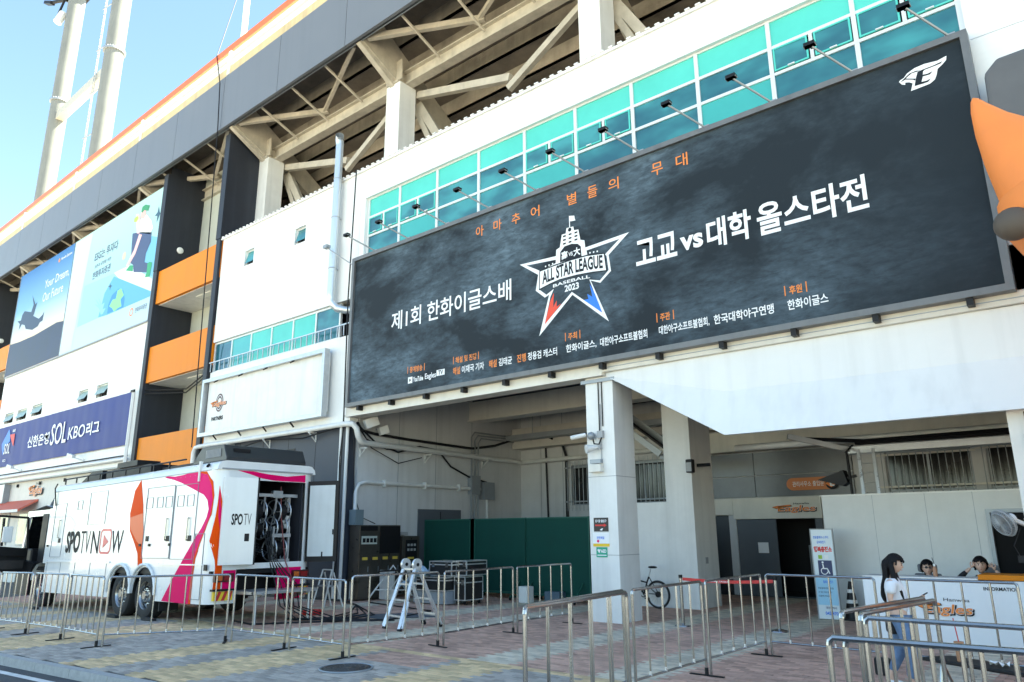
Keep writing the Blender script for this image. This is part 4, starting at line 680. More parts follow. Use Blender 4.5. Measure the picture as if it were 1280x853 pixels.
text('Our Future', 'lettering', AP, TXTW, fn2, -47.3, -44.2, 15.0, 15.55, 0)
text('Hanwha Systems', 'lettering', AP, TXTW, fn2, -45.2, -43.6, 17.05, 17.28, .01)
shape(circ((-45.5, 17.17), .12), 'orange_dot', AP, TXTO, fn2)
AQ = thing('advertising_banner', 'pale blue investment banner with a leaping cartoon figure and a globe', 'banner', (-37.9, 13.6, 11.1))
MB().box(-43.25, -32.75, 13.62, 13.68, 11.15, 17.68).build('printed_sheet', gradmat('pale_print', [(0, (.5, .66, .76)), (.5, (.36, .62, .7)), (1, (.42, .64, .6))], 0, 6.6), AQ)
PC = lambda nm, c: mat('poster_'+nm, c, .5)
def psh(key, nm, m_, f): shape([(min(a, -32.77), max(c, 11.17)) for a, c in G[key]], nm, AQ, m_, f)
shape([(-43.2, 11.2), (-41.6, 11.2), (-40.9, 17.6), (-43.2, 17.6)], 'pale_strip', AQ, PC('strip', (.55, .66, .72)), fn)
shape([(-41.2, 12.35), (-32.77, 12.35), (-32.77, 14.2), (-41.0, 14.6)], 'lower_field', AQ, PC('field', (.3, .58, .72)), fn)
psh('pr_blueA', 'blue_hill', PC('hill', (.1, .4, .7)), Sp(13.614)); psh('pr_blueB', 'blue_arc', PC('arc', (.16, .46, .7)), Sp(13.614)); psh('pr_plat', 'white_platform', PC('plat', (.75, .85, .9)), fn2)
for key, nm, c, y in (('globe', 'globe', (.03, .25, .65), 13.611), ('land', 'green_land', (.25, .7, .3), 13.609), ('leafp', 'leaf', (.25, .6, .85), 13.611), ('leg', 'leg', (.85, .5, .5), 13.603), ('trou', 'trousers', (.05, .08, .18), 13.606), ('arm', 'arm', (.85, .5, .5), 13.603),
                      ('shirt', 'shirt', (.8, .85, .86), 13.606), ('face', 'face', (.85, .45, .42), 13.604), ('hair', 'hair', (.03, .28, .12), 13.602), ('shoe1', 'shoe', (.03, .35, .15), 13.602), ('shoe2', 'shoe', (.03, .35, .15), 13.602), ('bottle', 'bottle', (.45, .6, .1), 13.602), ('spark1', 'spark', (.03, .1, .16), 13.61), ('spark2', 'spark', (.03, .1, .16), 13.61)):
    psh(key, nm, PC(nm, c), Sp(y))
shape(circ((-36.3, 15.1), .22), 'coin', AQ, PC('coin', (.6, .75, .4)), fn2)
text('ESG는 투자다', 'lettering', AQ, TXTN, fn2, -40.1, -37.25, 15.72, 16.25, .01)
text('공존과 공영을 위한', 'small_lettering', AQ, TXTN, fn2, -39.95, -37.9, 15.3, 15.5, 0)
text('한화투자증권', 'lettering', AQ, TXTN, fn2, -40.05, -37.85, 14.7, 15.12, .01)
text('한화투자증권', 'lettering', AQ, TXTN, fn2, -34.2, -33.0, 11.75, 12.0, 0)
e = MB(); e.add([fn2(*p) for p in circ((-34.6, 11.87), .2)]+[fn2(*p) for p in circ((-34.6, 11.87), .14)], [(i, (i+1) % 24, 24+(i+1) % 24, 24+i) for i in range(24)]); e.build('ring_logo', TXTO, AQ)
b = MB(); b.box(-52, -32.72, 13.6, 13.66, 11.08, 11.13); b.box(-43.28, -43.27, 13.6, 13.62, 11.15, 17.68); b.box(-52, -51.96, 13.6, 13.66, 11.1, 17.7); b.box(-32.74, -32.7, 13.6, 13.66, 11.1, 17.7); b.build('edge_trim', GREYF, AQ)

KB = thing('long_blue_banner', 'long royal blue league banner hung under the small windows', 'banner', (-42, 13.6, 5.6))
nx = 60; b = MB(); vs = []
for i in range(nx+1):
    x = -51.6+i*(18.3/nx)
    for j in range(9):
        z = 5.6+j*(2.33/8); vs.append((x, 13.6+.018*math.sin(i*.9+j*.3)*(1-.1*j)+.012*math.sin(i*2.1), z))
b.add(vs, [(i*9+j, (i+1)*9+j, (i+1)*9+j+1, i*9+j+1) for i in range(nx) for j in range(8)])
b.build('cloth', KBO, KB, smooth=True)
fk = Sp(13.56)
text('신한은행', 'lettering', KB, TXTW, fk, -45.75, -42.6, 6.37, 7.0, .02)
text('SOL', 'lettering', KB, TXTW, fk, -42.4, -40.3, 6.25, 7.35, .01)
text('KBO', 'lettering', KB, TXTW, fk, -40.05, -38.0, 6.36, 6.98, .01)
text('리그', 'lettering', KB, TXTW, fk, -37.85, -36.35, 6.36, 7.0, .03)
shape(G['kb_blue'], 'badge_blue', KB, TXTB, fk); shape(G['kb_red'], 'badge_red', KB, TXTR, fk)
text('SOL', 'badge_lettering', KB, TXTW, Sp(13.555), -49.55, -48.55, 6.3, 6.9, .01); text('KBO', 'badge_lettering', KB, TXTW, Sp(13.555), -48.5, -48.05, 7.5, 7.65, .03); text('리그', 'badge_lettering', KB, TXTW, fk, -49.5, -49.0, 5.85, 6.02, .03)
MB().tube([(-51.6, 13.62, 7.95), (-33.3, 13.62, 7.95)], .02, 6).build('top_rope', WHITE2, KB)
for i, x in enumerate((-46.6, -38.1)):
    t = thing('security_camera', ['grey bullet camera under the left half of the blue banner', 'grey bullet camera under the right half of the blue banner'][i], 'camera', (x, 13.5, 5.3), 'bullet cameras below the long blue banner')
    MB().bar((x-.45, 13.2, 5.5), (x+.1, 13.25, 5.38), .17, .15).build('housing', PVC, t); MB().bar((x+.05, 13.3, 5.35), (x+.12, 13.7, 5.2), .05).box(x+.04, x+.2, 13.64, 13.7, 5.12, 5.3).build('bracket', PVC, t)
# pipe lines along the left block
b = MB(); b.tube([(-60, 13.55, 4.98), (-33.1, 13.55, 4.98)], .085, 10); o = b.build('drain_pipe', PVC, smooth=True, org=(-45, 13.55, 4.98)); tag(o, 'long white pipe running below the blue banner on the left block', 'pipe')
b = MB(); b.tube([(-60, 13.62, 5.14), (-33.1, 13.62, 5.14)], .03, 6); o = b.build('cable_conduit', BLACK, org=(-45, 13.6, 5.14)); tag(o, 'thin black conduit just above the long white pipe', 'conduit')
b = MB(); b.tube([(-33.0, 13.5, -.2), (-33.0, 13.5, 7.9)], .06, 8); b.tube([(-32.86, 13.5, -.2), (-32.86, 13.5, 8.0)], .035, 8); o = b.build('downpipe', PVC, smooth=True, org=(-33, 13.5, 0)); tag(o, 'white downpipe at the right end of the blue banner', 'pipe')
MB().box(-33.1, -32.78, 13.42, 13.48, 7.85, 7.95).build('clamp', BLACK, o, org=(-33, 13.5, 0))
b = MB(); b.tube([(-32.4, 13.72, 7.9), (-30, 14.4, 7.75), (-27.3, 13.8, 7.95)], .03, 6); b.tube([(-32.4, 13.7, 7.75), (-30, 14.4, 7.6), (-27.3, 13.8, 7.8)], .03, 6); b.tube([(-28.6, 15.3, 7.4), (-28.4, 15.0, 8.05), (-27.6, 14.5, 8.15), (-27.0, 14, 8.2)], .035, 6)
tag(b.build('cable_bundle', BLACK, smooth=True, org=(-30, 14, 7.8)), 'black cables strung across the stair bay', 'cables')
# shop sign, white box, awning on the ground floor left
t = thing('wall_logo_sign', 'small orange team logo sign on the cream wall above the truck front', 'sign', (-44.5, 13.9, 4))
wordmark(t, Sp(13.93), -45.7, -43.6, 3.75, 4.4); MB().box(-45.0, -44.2, 13.96, 13.999, 3.9, 4.2).build('back_plate', BLACK, t)
t = thing('white_sign_box', 'small white sign box on the cream wall at the left edge', 'sign', (-50, 13.7, 3.6))
MB().box(-52, -48.85, 13.7, 13.99, 3.55, 4.6).build('box', WHITE2, t); MB().box(-52, -48.84, 13.68, 13.699, 3.55, 3.6).box(-48.86, -48.8, 13.68, 13.99, 3.55, 4.6).build('edge', GREYF, t)
t = thing('shop_awning', 'sloping red and orange shop awning on the ground floor at the left edge', 'awning', (-48, 13.5, 3.3))
b = MB(); b.add([(-54, 13.98, 3.65), (-44.1, 13.98, 3.65), (-44.1, 13.1, 3.1), (-54, 13.1, 3.1), (-54, 13.98, 3.55), (-44.1, 13.98, 3.55), (-44.1, 13.1, 3.0), (-54, 13.1, 3.0)], [(0,3,2,1),(4,5,6,7),(3,7,6,2),(2,6,5,1)])
b.build('canopy', mat('awning_red', (.7, .16, .1), .6, var=.1), t)
MB().box(-54, -44.1, 13.09, 13.1, 2.98, 3.12).build('hem', WHITE2, t)
for i, x in enumerate((-47.6, -44.2, -40.8)): tag(MB().box(x, x+.1, 13.9, 13.99, 4.38, 4.55).build('wall_bracket', BLACK, org=(x, 13.95, 4.4)), 'small black bracket on the cream wall, %s' % ['first from the left edge', 'second from the left edge', 'nearest the truck body'][i], 'bracket', 'small black wall brackets')

# ---------------------------------------------------------------- pipes, duct and cables near the slate wall
t = thing('vent_duct', 'tall shiny spiral duct running up the white wall beside the billboard', 'duct', (-18.95, 13.5, 9))
m = mat('duct_metal', (.6, .65, .68), .38, .7); n = m.node_tree.nodes; l = m.node_tree.links
tc = n.new('ShaderNodeTexCoord'); wv = n.new('ShaderNodeTexWave'); wv.bands_direction = 'Z'; wv.inputs['Scale'].default_value = 2.0; l.new(tc.outputs['Object'], wv.inputs[0]); bp = n.new('ShaderNodeBump'); bp.inputs['Strength'].default_value = .12; bp.inputs['Distance'].default_value = .008; l.new(wv.outputs[1], bp.inputs['Height']); l.new(bp.outputs[0], n['Principled BSDF'].inputs['Normal'])
MB().tube([(-18.95, 13.5, 9.3), (-18.95, 13.5, 14.75)], .13, 20).build('riser', m, t, smooth=True)
MB().tube([(-18.95, 13.5, 9.32), (-18.95, 13.52, 9.05), (-18.8, 13.65, 8.85), (-18.55, 13.85, 8.78), (-18.2, 14.0, 8.78)], .13, 16).build('lower_elbow', m, t, smooth=True)
MB().tube([(-18.95, 13.5, 14.7), (-18.95, 13.47, 14.86), (-18.9, 13.44, 14.93), (-18.82, 13.38, 14.97)], .135, 16, cap=False).build('top_elbow', m, t, smooth=True)
b = MB(); 
for z in (10.2, 12.0, 13.4): b.ring((-18.95, 13.5, z), (0,0,1), .135, .012, 20, 5); b.box(-18.97, -18.93, 13.62, 13.72, z-.02, z+.02)
b.build('clamps', GALV, t)
t = thing('drain_pipe', 'white horizontal pipe on brackets along the slate wall, bending into the covered bay', 'pipe', (-18, 13.5, 5))
b = MB(); b.tube([(-27.0, 13.5, 4.1), (-27.0, 13.5, 4.8), (-26.9, 13.5, 4.97), (-26.6, 13.5, 5.0), (-17.75, 13.5, 5.0), (-17.55, 13.55, 4.97), (-17.5, 13.65, 4.85), (-17.5, 13.72, 4.62), (-17.52, 13.85, 4.48), (-17.6, 14.1, 4.46), (-17.66, 21.5, 4.38), (-17.5, 21.66, 4.38), (-9, 21.66, 4.45)], .085, 12)
b.build('pipe', PVC, t, smooth=True)
for p in ((-24.5, 0), (-22.2, 0), (-19.6, 0)): MB().bar((p[0], 13.72, 4.62), (p[0], 13.72, 4.9), .04).bar((p[0], 13.72, 4.9), (p[0], 13.42, 4.9), .04).bar((p[0], 13.7, 4.65), (p[0], 13.45, 4.88), .03).build('bracket', PVC, t)
for y in (14.1, 16.8, 19.6): MB().bar((-17.85, y, 4.05), (-17.85, y, 4.32), .04).bar((-17.85, y, 4.32), (-17.55, y, 4.32), .04).bar((-17.84, y, 4.1), (-17.6, y, 4.3), .03).build('bracket', PVC, t)
t = thing('conduit_run', 'white conduit rising at the corner and running to the grey junction boxes', 'conduit', (-17.7, 14.2, 0))
b = MB(); b.tube([(-17.78, 13.95, 0), (-17.78, 13.95, 3.05), (-17.78, 14.05, 3.25), (-17.78, 14.3, 3.32), (-17.78, 19.4, 3.3)], .06, 10); b.build('pipe', PVC, t, smooth=True)
MB().box(-17.86, -17.66, 18.85, 19.3, 3.1, 3.75).build('junction_box', GREYF, t); MB().box(-17.86, -17.62, 19.45, 20.0, 2.95, 3.55).build('junction_box', GREYF, t)
b = MB(); b.tube([(-17.76, 19.75, 0), (-17.76, 19.75, 2.95)], .05, 8); 
for yy in (15.0, 16.7, 18.3): b.box(-17.85, -17.7, yy, yy+.04, 3.2, 3.42)
b.build('clips', PVC, t)
b = MB()
for k in range(3): b.tube([(-17.78+.03*k, 18.95+.14*k, 2.2 if k else 0), (-17.78+.03*k, 18.95+.14*k, 5.1-.1*k), (-17.78+.03*k, 19.1+.14*k, 5.28-.1*k), (-17.78+.03*k, 21.2, 5.3-.1*k)], .028, 6)
b.build('dark_conduits', GREYF, t, smooth=True)
t = thing('corner_poles', 'pair of thin white poles standing at the corner of the slate wall', 'pole', (-17.97, 13.5, 0))
MB().tube([(-18.1, 13.55, 0), (-18.1, 13.55, 5.1)], .045, 8).build('pole', WHITE2, t, smooth=True); MB().tube([(-17.86, 13.6, 0), (-17.86, 13.6, 5.1)], .05, 8).build('pole', PVC, t, smooth=True)
b = MB(); b.tube([(-17.97, 13.52, .4), (-17.99, 13.5, 3), (-17.95, 13.5, 5.2), (-17.98, 13.45, 9), (-17.96, 13.5, 13.4)], .022, 6); b.tube([(-18.03, 13.5, .4), (-17.97, 13.5, 2), (-18.02, 13.48, 4), (-17.92, 13.5, 5.1)], .016, 5); b.build('cable', BLACK, t)
b = MB(); rng2 = random.Random(5)
b.tube([(-17.6, 13.75, 5.05), (-17.7, 14.0, 4.85), (-17.78, 14.6, 4.8), (-17.78, 16.0, 4.75), (-17.78, 17.6, 4.72), (-17.78, 19, 4.7), (-17.78, 20.2, 4.9), (-17.7, 21, 5.15)], .045, 7)
b.tube([(-17.6, 13.75, 5.0), (-17.72, 14.6, 4.5), (-17.72, 15.5, 4.3), (-17.72, 16.4, 4.55), (-17.76, 17.3, 4.5), (-17.76, 17.9, 4.0), (-17.76, 18.8, 3.7), (-17.74, 19.7, 3.55)], .03, 6)
b.tube([(-17.6, 13.75, 5.05), (-17.7, 14.4, 4.35), (-17.7, 15.5, 3.95), (-17.7, 16.5, 4.2)], .016, 5)
b.tube([(-17.6, 13.74, 4.95), (-17.7, 14.2, 4.6), (-17.7, 15, 4.35), (-17.7, 15.6, 4.4)], .016, 5)
b.tube([(-17.75, 13.74, 4.9), (-17.8, 13.9, 3), (-17.7, 14.1, 2.3), (-17.5, 14.5, 2.1)], .014, 5)
b.tube([(-26, 13.52, 4.85), (-24, 13.5, 4.7), (-22.2, 13.5, 4.9), (-20, 13.5, 4.75), (-18, 13.5, 4.95)], .025, 5)
tag(b.build('hanging_cables', BLACK, smooth=True, org=(-17.7, 15, 4.7)), 'black cables sagging along the side wall of the covered bay', 'cables')
t = thing('wall_floodlight', 'two small white floodlights high on the side wall near the billboard corner', 'floodlight', (-17.7, 14.4, 5))
MB().bar((-17.55, 14.0, 5.0), (-17.4, 14.35, 5.15), .22, .28).build('lamp_head', PVC, t); MB().bar((-17.6, 14.6, 4.85), (-17.5, 14.85, 4.95), .2, .24).build('lamp_head', PVC, t); MB().bar((-17.87, 14.2, 5.1), (-17.5, 14.2, 5.1), .05).bar((-17.87, 14.7, 4.95), (-17.5, 14.7, 4.95), .05).build('bracket', GREYF, t)
t = thing('cable_tray', 'dark steel cable tray hung across the back of the covered bay', 'cable tray', (-14, 20.8, 5.1))
MB().box(-17.6, -11, 20.6, 21.0, 5.1, 5.14).box(-17.6, -11, 20.6, 20.63, 5.14, 5.28).box(-17.6, -11, 20.97, 21.0, 5.14, 5.28).build('tray', GREYF, t)
b = MB(); b.tube([(-17.6, 20.75, 5.2), (-14, 20.8, 5.22), (-11, 20.75, 5.2)], .05, 6); b.tube([(-17.0, 21.0, 5.2), (-16.6, 21.7, 5.0), (-16.55, 21.74, 2), (-16.55, 21.74, 0)], .035, 6); b.tube([(-16.0, 21.0, 5.2), (-15.75, 21.6, 4.9), (-15.7, 21.74, 4.5), (-15.7, 21.74, 0)], .05, 6); b.build('tray_cables', BLACK, t, smooth=True)
b = MB()
for x in (-16.5, -13.5, -11.2): b.tube([(x, 20.8, 5.28), (x, 20.8, 6.35)], .015, 5)
b.build('hangers', GREYF, t)
# folded staircase frame hanging between columns
t = thing('hanging_ramp', 'dark folding ramp hung under the ceiling behind the white column', 'ramp', (-11.5, 19.5, 4.5))
b = MB(); b.bar((-12.6, 19.2, 5.6), (-10.7, 19.6, 4.05), .1, .18); b.bar((-12.2, 19.9, 5.6), (-10.3, 20.2, 4.05), .1, .18); b.bar((-10.8, 19.9, 4.0), (-9.4, 19.9, 4.02), .3, .14)
b.build('frame', GREYF, t); MB().bar((-12.3, 19.55, 5.6), (-10.5, 19.9, 4.1), .6, .04, up=(0,0,1)).build('deck', BLACK, t)
MB().tube([(-12.6, 19.7, 6.35), (-12.6, 19.7, 5.6)], .03, 6).tube([(-9.7, 19.7, 6.35), (-9.7, 19.7, 4.0)], .04, 6).bar((-12.4, 19.7, 5.7), (-9.7, 19.7, 5.75), .1).build('hangers', BLACK, t)
# pipes right of the inner column
b = MB(); b.tube([(-8.2, 19.2, 4.0), (12, 19.2, 4.0)], .09, 10); o = tag(b.build('ceiling_pipe', PVC, smooth=True, org=(-6, 19.2, 4)), 'white pipe running right under the canopy in front of the metal panels', 'pipe')
t = thing('overhead_cable_tray', 'speckled steel cable tray above the white partition', 'cable tray', (-3.5, 18.7, 3.7))
MB().box(-5.2, 12, 18.55, 18.58, 3.6, 3.75).box(-5.2, 12, 18.95, 18.98, 3.6, 3.75).box(-5.2, 12, 18.581, 18.949, 3.6, 3.63).build('tray', GALV, t)
MB().bar((-6.3, 17.9, 4.05), (-5.1, 18.6, 3.68), .1, .12).build('end_arm', GALV, t)
b = MB(); b.tube([(-5, 18.7, 3.85), (-2, 18.72, 3.84), (5, 18.7, 3.85)], .06, 6); b.tube([(-6.2, 18.7, 4.05), (-4.8, 18.72, 3.88), (-2, 18.8, 3.9), (5, 18.8, 3.9)], .05, 6); b.tube([(-5.1, 18.8, 3.8), (-5.05, 18.1, 3.6), (-5.0, 18.0, 2.6)], .03, 6); b.build('tray_cables', BLACK, t, smooth=True)
t = thing('wall_ladder', 'narrow aluminium ladder standing on top of the white partition', 'ladder', (-4.6, 18.0, 2.6))
b = MB(); b.bar((-4.76, 18.02, 2.6), (-4.82, 18.2, 3.65), .04, .07); b.bar((-4.44, 18.02, 2.6), (-4.5, 18.2, 3.65), .04, .07); b.build('rail', ALU, t)
for k in range(5): z = 2.66+.22*k; MB().tube([(-4.75-.06*k/5, 18.03+.035*k, z), (-4.45-.06*k/5, 18.03+.035*k, z)], .015, 6).build('rung', ALU, t)
t = thing('wall_speaker', 'black tilted floodlight left of the narrow ladder', 'floodlight', (-5.2, 18.1, 2.9))
b = MB(); b.prism([(-5.75, 2.98), (-5.15, 3.18), (-5.08, 2.9), (-5.2, 2.82), (-5.55, 2.93)], lambda u, v, d: (u, 18.0+d, v), .3); b.build('housing', BLACK, t, fix=True); MB().bar((-5.1, 18.1, 3.0), (-4.9, 18.15, 3.05), .06).build('bracket', BLACK, t)

# signs in the recess
t = thing('door_sign', 'long orange rounded sign with Korean lettering above the office doors', 'sign', (-7.1, 21.7, 3))
pl = [(-7.65, 2.95)]+[( -6.6, 2.95), (-6.6, 3.3)]+[(-7.62+.175*math.cos(a), 3.125+.175*math.sin(a)) for a in [pi/2+pi*k/10 for k in range(11)]]
pl = [(-6.55, 2.95), (-6.55, 3.3)]+[(-7.62+.175*math.cos(pi/2+pi*k/10), 3.125+.175*math.sin(pi/2+pi*k/10)) for k in range(11)]
MB().prism(pl, lambda u, v, d: (u, 21.66+d, v), .05).build('plate', mat('sign_orange', (.62, .2, .06), .5), t, fix=True)
text('관리사무소 출입문', 'lettering', t, TXTW, Sp(21.655), -7.62, -6.74, 3.05, 3.2, .01)
MB().poly([Sp(21.652)(*p) for p in circ((-6.52, 3.12), .18)]).build('dark_disc', TXTD, t); MB().poly([Sp(21.65)(*p) for p in [(-6.7, 3.1), (-6.6, 3.2), (-6.33, 3.24), (-6.42, 3.08), (-6.55, 3.0)]]).build('bird_mark', TXTO, t)
text('E', 'mark_letter', t, TXTW, Sp(21.647), -6.58, -6.46, 3.03, 3.2, .05)
t = thing('team_logo_sign', 'red and black team wordmark on the cream lintel over the dark doorway', 'sign', (-7.6, 21.65, 2.4)); wordmark(t, Sp(21.66), -8.28, -7.02, 2.3, 2.55)
# signs and cameras on the front column
t = thing('direction_sticker', 'black sticker with a red arrow on the front column', 'sticker', (-9, 13.68, 2)); fs = Sp(13.686)
MB().box(-9.19, -8.82, 13.69, 13.699, 1.84, 2.13).build('plate', mat('sticker_black', (.03, .025, .025), .5), t); text('경기장 출입구', 'lettering', t, TXTW, fs, -9.15, -8.86, 2.03, 2.09, .03)
shape([(-9.15, 1.955), (-8.93, 1.955), (-8.93, 1.93), (-8.86, 1.97), (-8.93, 2.01), (-8.93, 1.985), (-9.15, 1.985)], 'arrow', t, TXTR, fs); shape([(-9.04, 1.87), (-8.98, 1.86), (-8.95, 1.91), (-9.0, 1.9)], 'mark', t, TXTW, fs)
t = thing('notice_sticker', 'white notice sticker with a yellow lower edge on the front column', 'sticker', (-9, 13.68, 1.7))
MB().box(-9.22, -8.81, 13.69, 13.699, 1.59, 1.815).build('plate', TXTW, t); MB().box(-9.22, -8.81, 13.689, 13.699, 1.53, 1.589).build('yellow_edge', mat('print_yellow', (.85, .55, .03), .5), t)
text('안전제일', 'lettering', t, TXTB, fs, -9.12, -8.93, 1.68, 1.74, .02); shape(circ((-9.09, 1.64), .03, 12), 'pink_mark', t, PINK, fs)
t = thing('aed_sticker', 'green AED sticker at the bottom of the column stickers', 'sticker', (-9, 13.68, 1.4)); MB().box(-9.145, -8.87, 13.69, 13.699, 1.31, 1.515).build('plate', mat('aed_green', (.0, .35, .22), .5), t)
text('AED', 'lettering', t, TXTW, fs, -9.03, -8.89, 1.4, 1.47, .04); shape([(-9.12, 1.46), (-9.09, 1.48), (-9.07, 1.46), (-9.05, 1.48), (-9.03, 1.46), (-9.07, 1.39)], 'heart', t, TXTW, fs); MB().poly([fs(-9.12, 1.34), fs(-8.89, 1.34), fs(-8.89, 1.36), fs(-9.12, 1.36)]).build('line', TXTW, t)
t = thing('security_camera', 'bullet camera with a dangling black lead near the top of the front column', 'camera', (-9.1, 13.5, 3.9))
MB().tube([(-9.5, 13.35, 3.86), (-9.2, 13.5, 3.92)], .05, 10).build('housing', PVC, t, smooth=True); MB().ball((-9.12, 13.6, 3.9), .09, 12, 8).build('mount', GREYF, t, smooth=True)
MB().tube([(-9.1, 13.62, 3.86), (-9.05, 13.6, 3.72), (-8.92, 13.6, 3.7), (-8.86, 13.62, 3.85)], .018, 6).tube([(-8.86, 13.68, 4.1), (-8.86, 13.68, 5.1)], .014, 5).tube([(-8.95, 13.68, 4.0), (-8.95, 13.68, 5.1)], .014, 5).build('lead', BLACK, t, smooth=True); MB().box(-8.98, -8.84, 13.62, 13.7, 3.84, 4.0).build('junction_box', PLAST, t)
t = thing('horn_speaker', 'small cream horn speaker below the camera on the front column', 'speaker', (-9.05, 13.5, 3.65)); MB().tube([(-9.17, 13.45, 3.6), (-9.05, 13.6, 3.63), (-8.95, 13.65, 3.66)], [.1, .05, .03], 12).build('horn', PVC, t, smooth=True)
MB().box(-8.95, -8.9, 13.6, 13.7, 3.6, 3.72).build('bracket', PLAST, t)
t = thing('control_box', 'small grey and cream meter box on the front column above the stickers', 'box', (-9.05, 13.6, 3.3)); MB().box(-9.2, -8.88, 13.56, 13.699, 3.1, 3.27).build('box', CREAM, t, bevel=.01); MB().box(-9.18, -8.9, 13.6, 13.699, 3.29, 3.38).build('bracket', GREYF, t); MB().tube([(-8.92, 13.68, 3.38), (-8.92, 13.68, 4.6)], .012, 5).build('lead', PLAST, t)
t = thing('wall_lamp', 'black bulkhead lamp on the side of the inner column', 'lamp', (-8.4, 17.5, 3.45)); MB().box(-8.54, -8.2, 17.5, 17.58, 3.42, 3.5).build('arm', BLACK, t); MB().box(-8.6, -8.42, 17.0, 17.16, 3.25, 3.58).build('housing', BLACK, t, bevel=.02); MB().box(-8.58, -8.44, 16.985, 16.999, 3.28, 3.5).build('lens', PLAST, t)
t = thing('wall_switch', 'small grey switch plate on the side of the inner column', 'switch', (-8.53, 17.7, 1.1)); MB().box(-8.549, -8.535, 17.65, 17.78, 1.05, 1.2).build('plate', PLAST, t)

# ---------------------------------------------------------------- light masts behind the stand
MM = mat('mast_galvanised', (.2, .21, .2), .5, .0, var=.1, scale=.5, streak=.1)
def mast(x, y, fl, label):
    t = thing('light_mast', label, 'light mast', (x, y, 0), 'tall twin light masts behind the stand')
    zs = [0]+fl+[92]
    for i, (z0, z1) in enumerate(zip(zs, zs[1:])):
        MB().tube([(x, y, z0+.01), (x, y, z1)], .98, 24).build('tube_section', MM, t, smooth=True)
        if i:
            b = MB().disc((x, y, z0), (0,0,1), 1.16, .22, 28)
            for k in range(24): a = k*pi/12; b.box(x+1.07*math.cos(a)-.05, x+1.07*math.cos(a)+.05, y+1.07*math.sin(a)-.05, y+1.07*math.sin(a)+.05, z0+.1, z0+.24)
            b.build('bolted_flange', GREYF, t)
    return t
tl_ = mast(-95.9, 26, [52.0, 54.5][1:], 'left of the twin galvanised light masts, with a dark lamp bracket at its top')
tr_ = mast(-79.8, 26, [30.0, 54.2], 'right of the twin galvanised light masts, with a thin cable ladder beside it')
MB().bar((-95.2, 26, 52.2), (-80.6, 26, 52.2), .9, 1.1).build('cross_arm', mat('cross_arm', (.5, .47, .4), .5, .3), tr_)
b = MB(); b.tube([(-82.6, 25.4, 20), (-82.6, 25.4, 80)], .04, 5); b.tube([(-83.1, 25.4, 20), (-83.1, 25.4, 80)], .04, 5)
z = 20
while z < 80: b.tube([(-82.6, 25.4, z), (-83.1, 25.4, z)], .04, 4); z += .45
z = 22
while z < 80: b.tube([(-80.8, 25.6, z), (-83.3, 25.3, z)], .07, 5); z += 5.6
b.build('climbing_ladder', GREYF, tr_)
b = MB(); b.box(-97.9, -94.2, 25.0, 27.2, 70.1, 70.5); b.tube([(-96.5, 25, 69.5), (-99.6, 24.2, 70.2)], .22, 8); b.bar((-99.4, 24.2, 70.0), (-101.5, 24.0, 71), .6, .4); b.tube([(-96.6, 24.9, 70), (-97.6, 24.6, 67.6)], .15, 6)
b.build('lamp_bracket', BLACK, tl_); MB().tube([(-97.0, 25.0, 67.6), (-97.0, 24.5, 66.0)], .5, 12).build('lamp_pod', PVC, tl_)
t = thing('thin_pole', 'thin white pole rising behind the orange rail with two stay wires', 'pole', (-50.8, 26, 0)); MB().tube([(-50.8, 26, 13), (-50.8, 26, 60)], .24, 10).build('pole', WHITE2, t, smooth=True)
MB().tube([(-33.0, 16.5, 31), (-27.9, 13.15, 22.2), (-27.2, 13.08, 20.5), (-27.0, 13.1, 18.2), (-27.1, 13.45, 5)], .022, 4).tube([(-50.8, 26, 62), (-38, 30, 60)], .03, 4).build('stay_wire', BLACK, t)

# ---------------------------------------------------------------- broadcast truck
TX0, TX1, TY0, TY1 = -15.08, -24.35, 8.15, 10.65     # rear, front of the box, near side, far side
TR = thing('broadcast_truck', 'white broadcast truck with pink and orange ribbons, rear doors open, parked by the slate wall', 'truck', (TX0, 8.15, 0))
tilt = lambda pts: [(x, z+.016*(TX0-x)) for x, z in pts]
ts = Sp(TY0-.004); ts2 = Sp(TY0-.007); ts3 = Sp(TY0-.010); ts4 = Sp(TY0-.013)
# box body: side profile with wheel arches, rear corner rounded
arch = lambda c, r, n=10: [(c+r*math.cos(pi-pi*k/n), .55+r*math.sin(pi-pi*k/n)) for k in range(n+1)]
side = [(TX1, .42)]+[( -19.95, .42)]+arch(-19.32, .6)+arch(-18.05, .6)+[(-17.42, .42), (TX0-.28, .42), (TX0-.28, 3.2), (TX1, 3.2)]
b = MB(); b.prism(side, lambda u, v, d: (u, TY0+d, v), .03); b.build('side_panel', TRUCKW, TR)
b = MB(); b.prism(side, lambda u, v, d: (u, TY1-.03+d, v), .03); b.build('side_panel', TRUCKW, TR)
b = MB(); pr = [(TY0, 3.2), (TY0+.02, 3.3), (TY0+.1, 3.38), (TY0+.2, 3.4), (TY1-.2, 3.4), (TY1-.1, 3.38), (TY1-.02, 3.3), (TY1, 3.2)]
b.prism(pr, lambda u, v, d: (TX1+d, u, v), TX0-TX1-.02); b.build('roof', TRUCKW, TR, smooth=True, fix=True)
b = MB(); b.box(TX1, TX1+.03, TY0+.031, TY1-.031, .9, 3.2); b.build('front_bulkhead', TRUCKW, TR)
for yy, s in ((TY0, 1), (TY1, -1)):
    pts = [(TX0-.28+.28*math.sin(a), yy+s*(.28-.28*math.cos(a))) for a in [pi/2*k/8 for k in range(9)]]
    b = MB(); b.add([(x, y, z) for z in (.42, 3.2) for x, y in pts], [(i, i+1, i+10, i+9) for i in range(8)]); b.build('rear_corner', TRUCKW, TR, smooth=True)
MB().box(TX1, TX0-.05, TY0+.05, TY1-.05, 1.0, 1.08).build('floor', BLACK, TR)
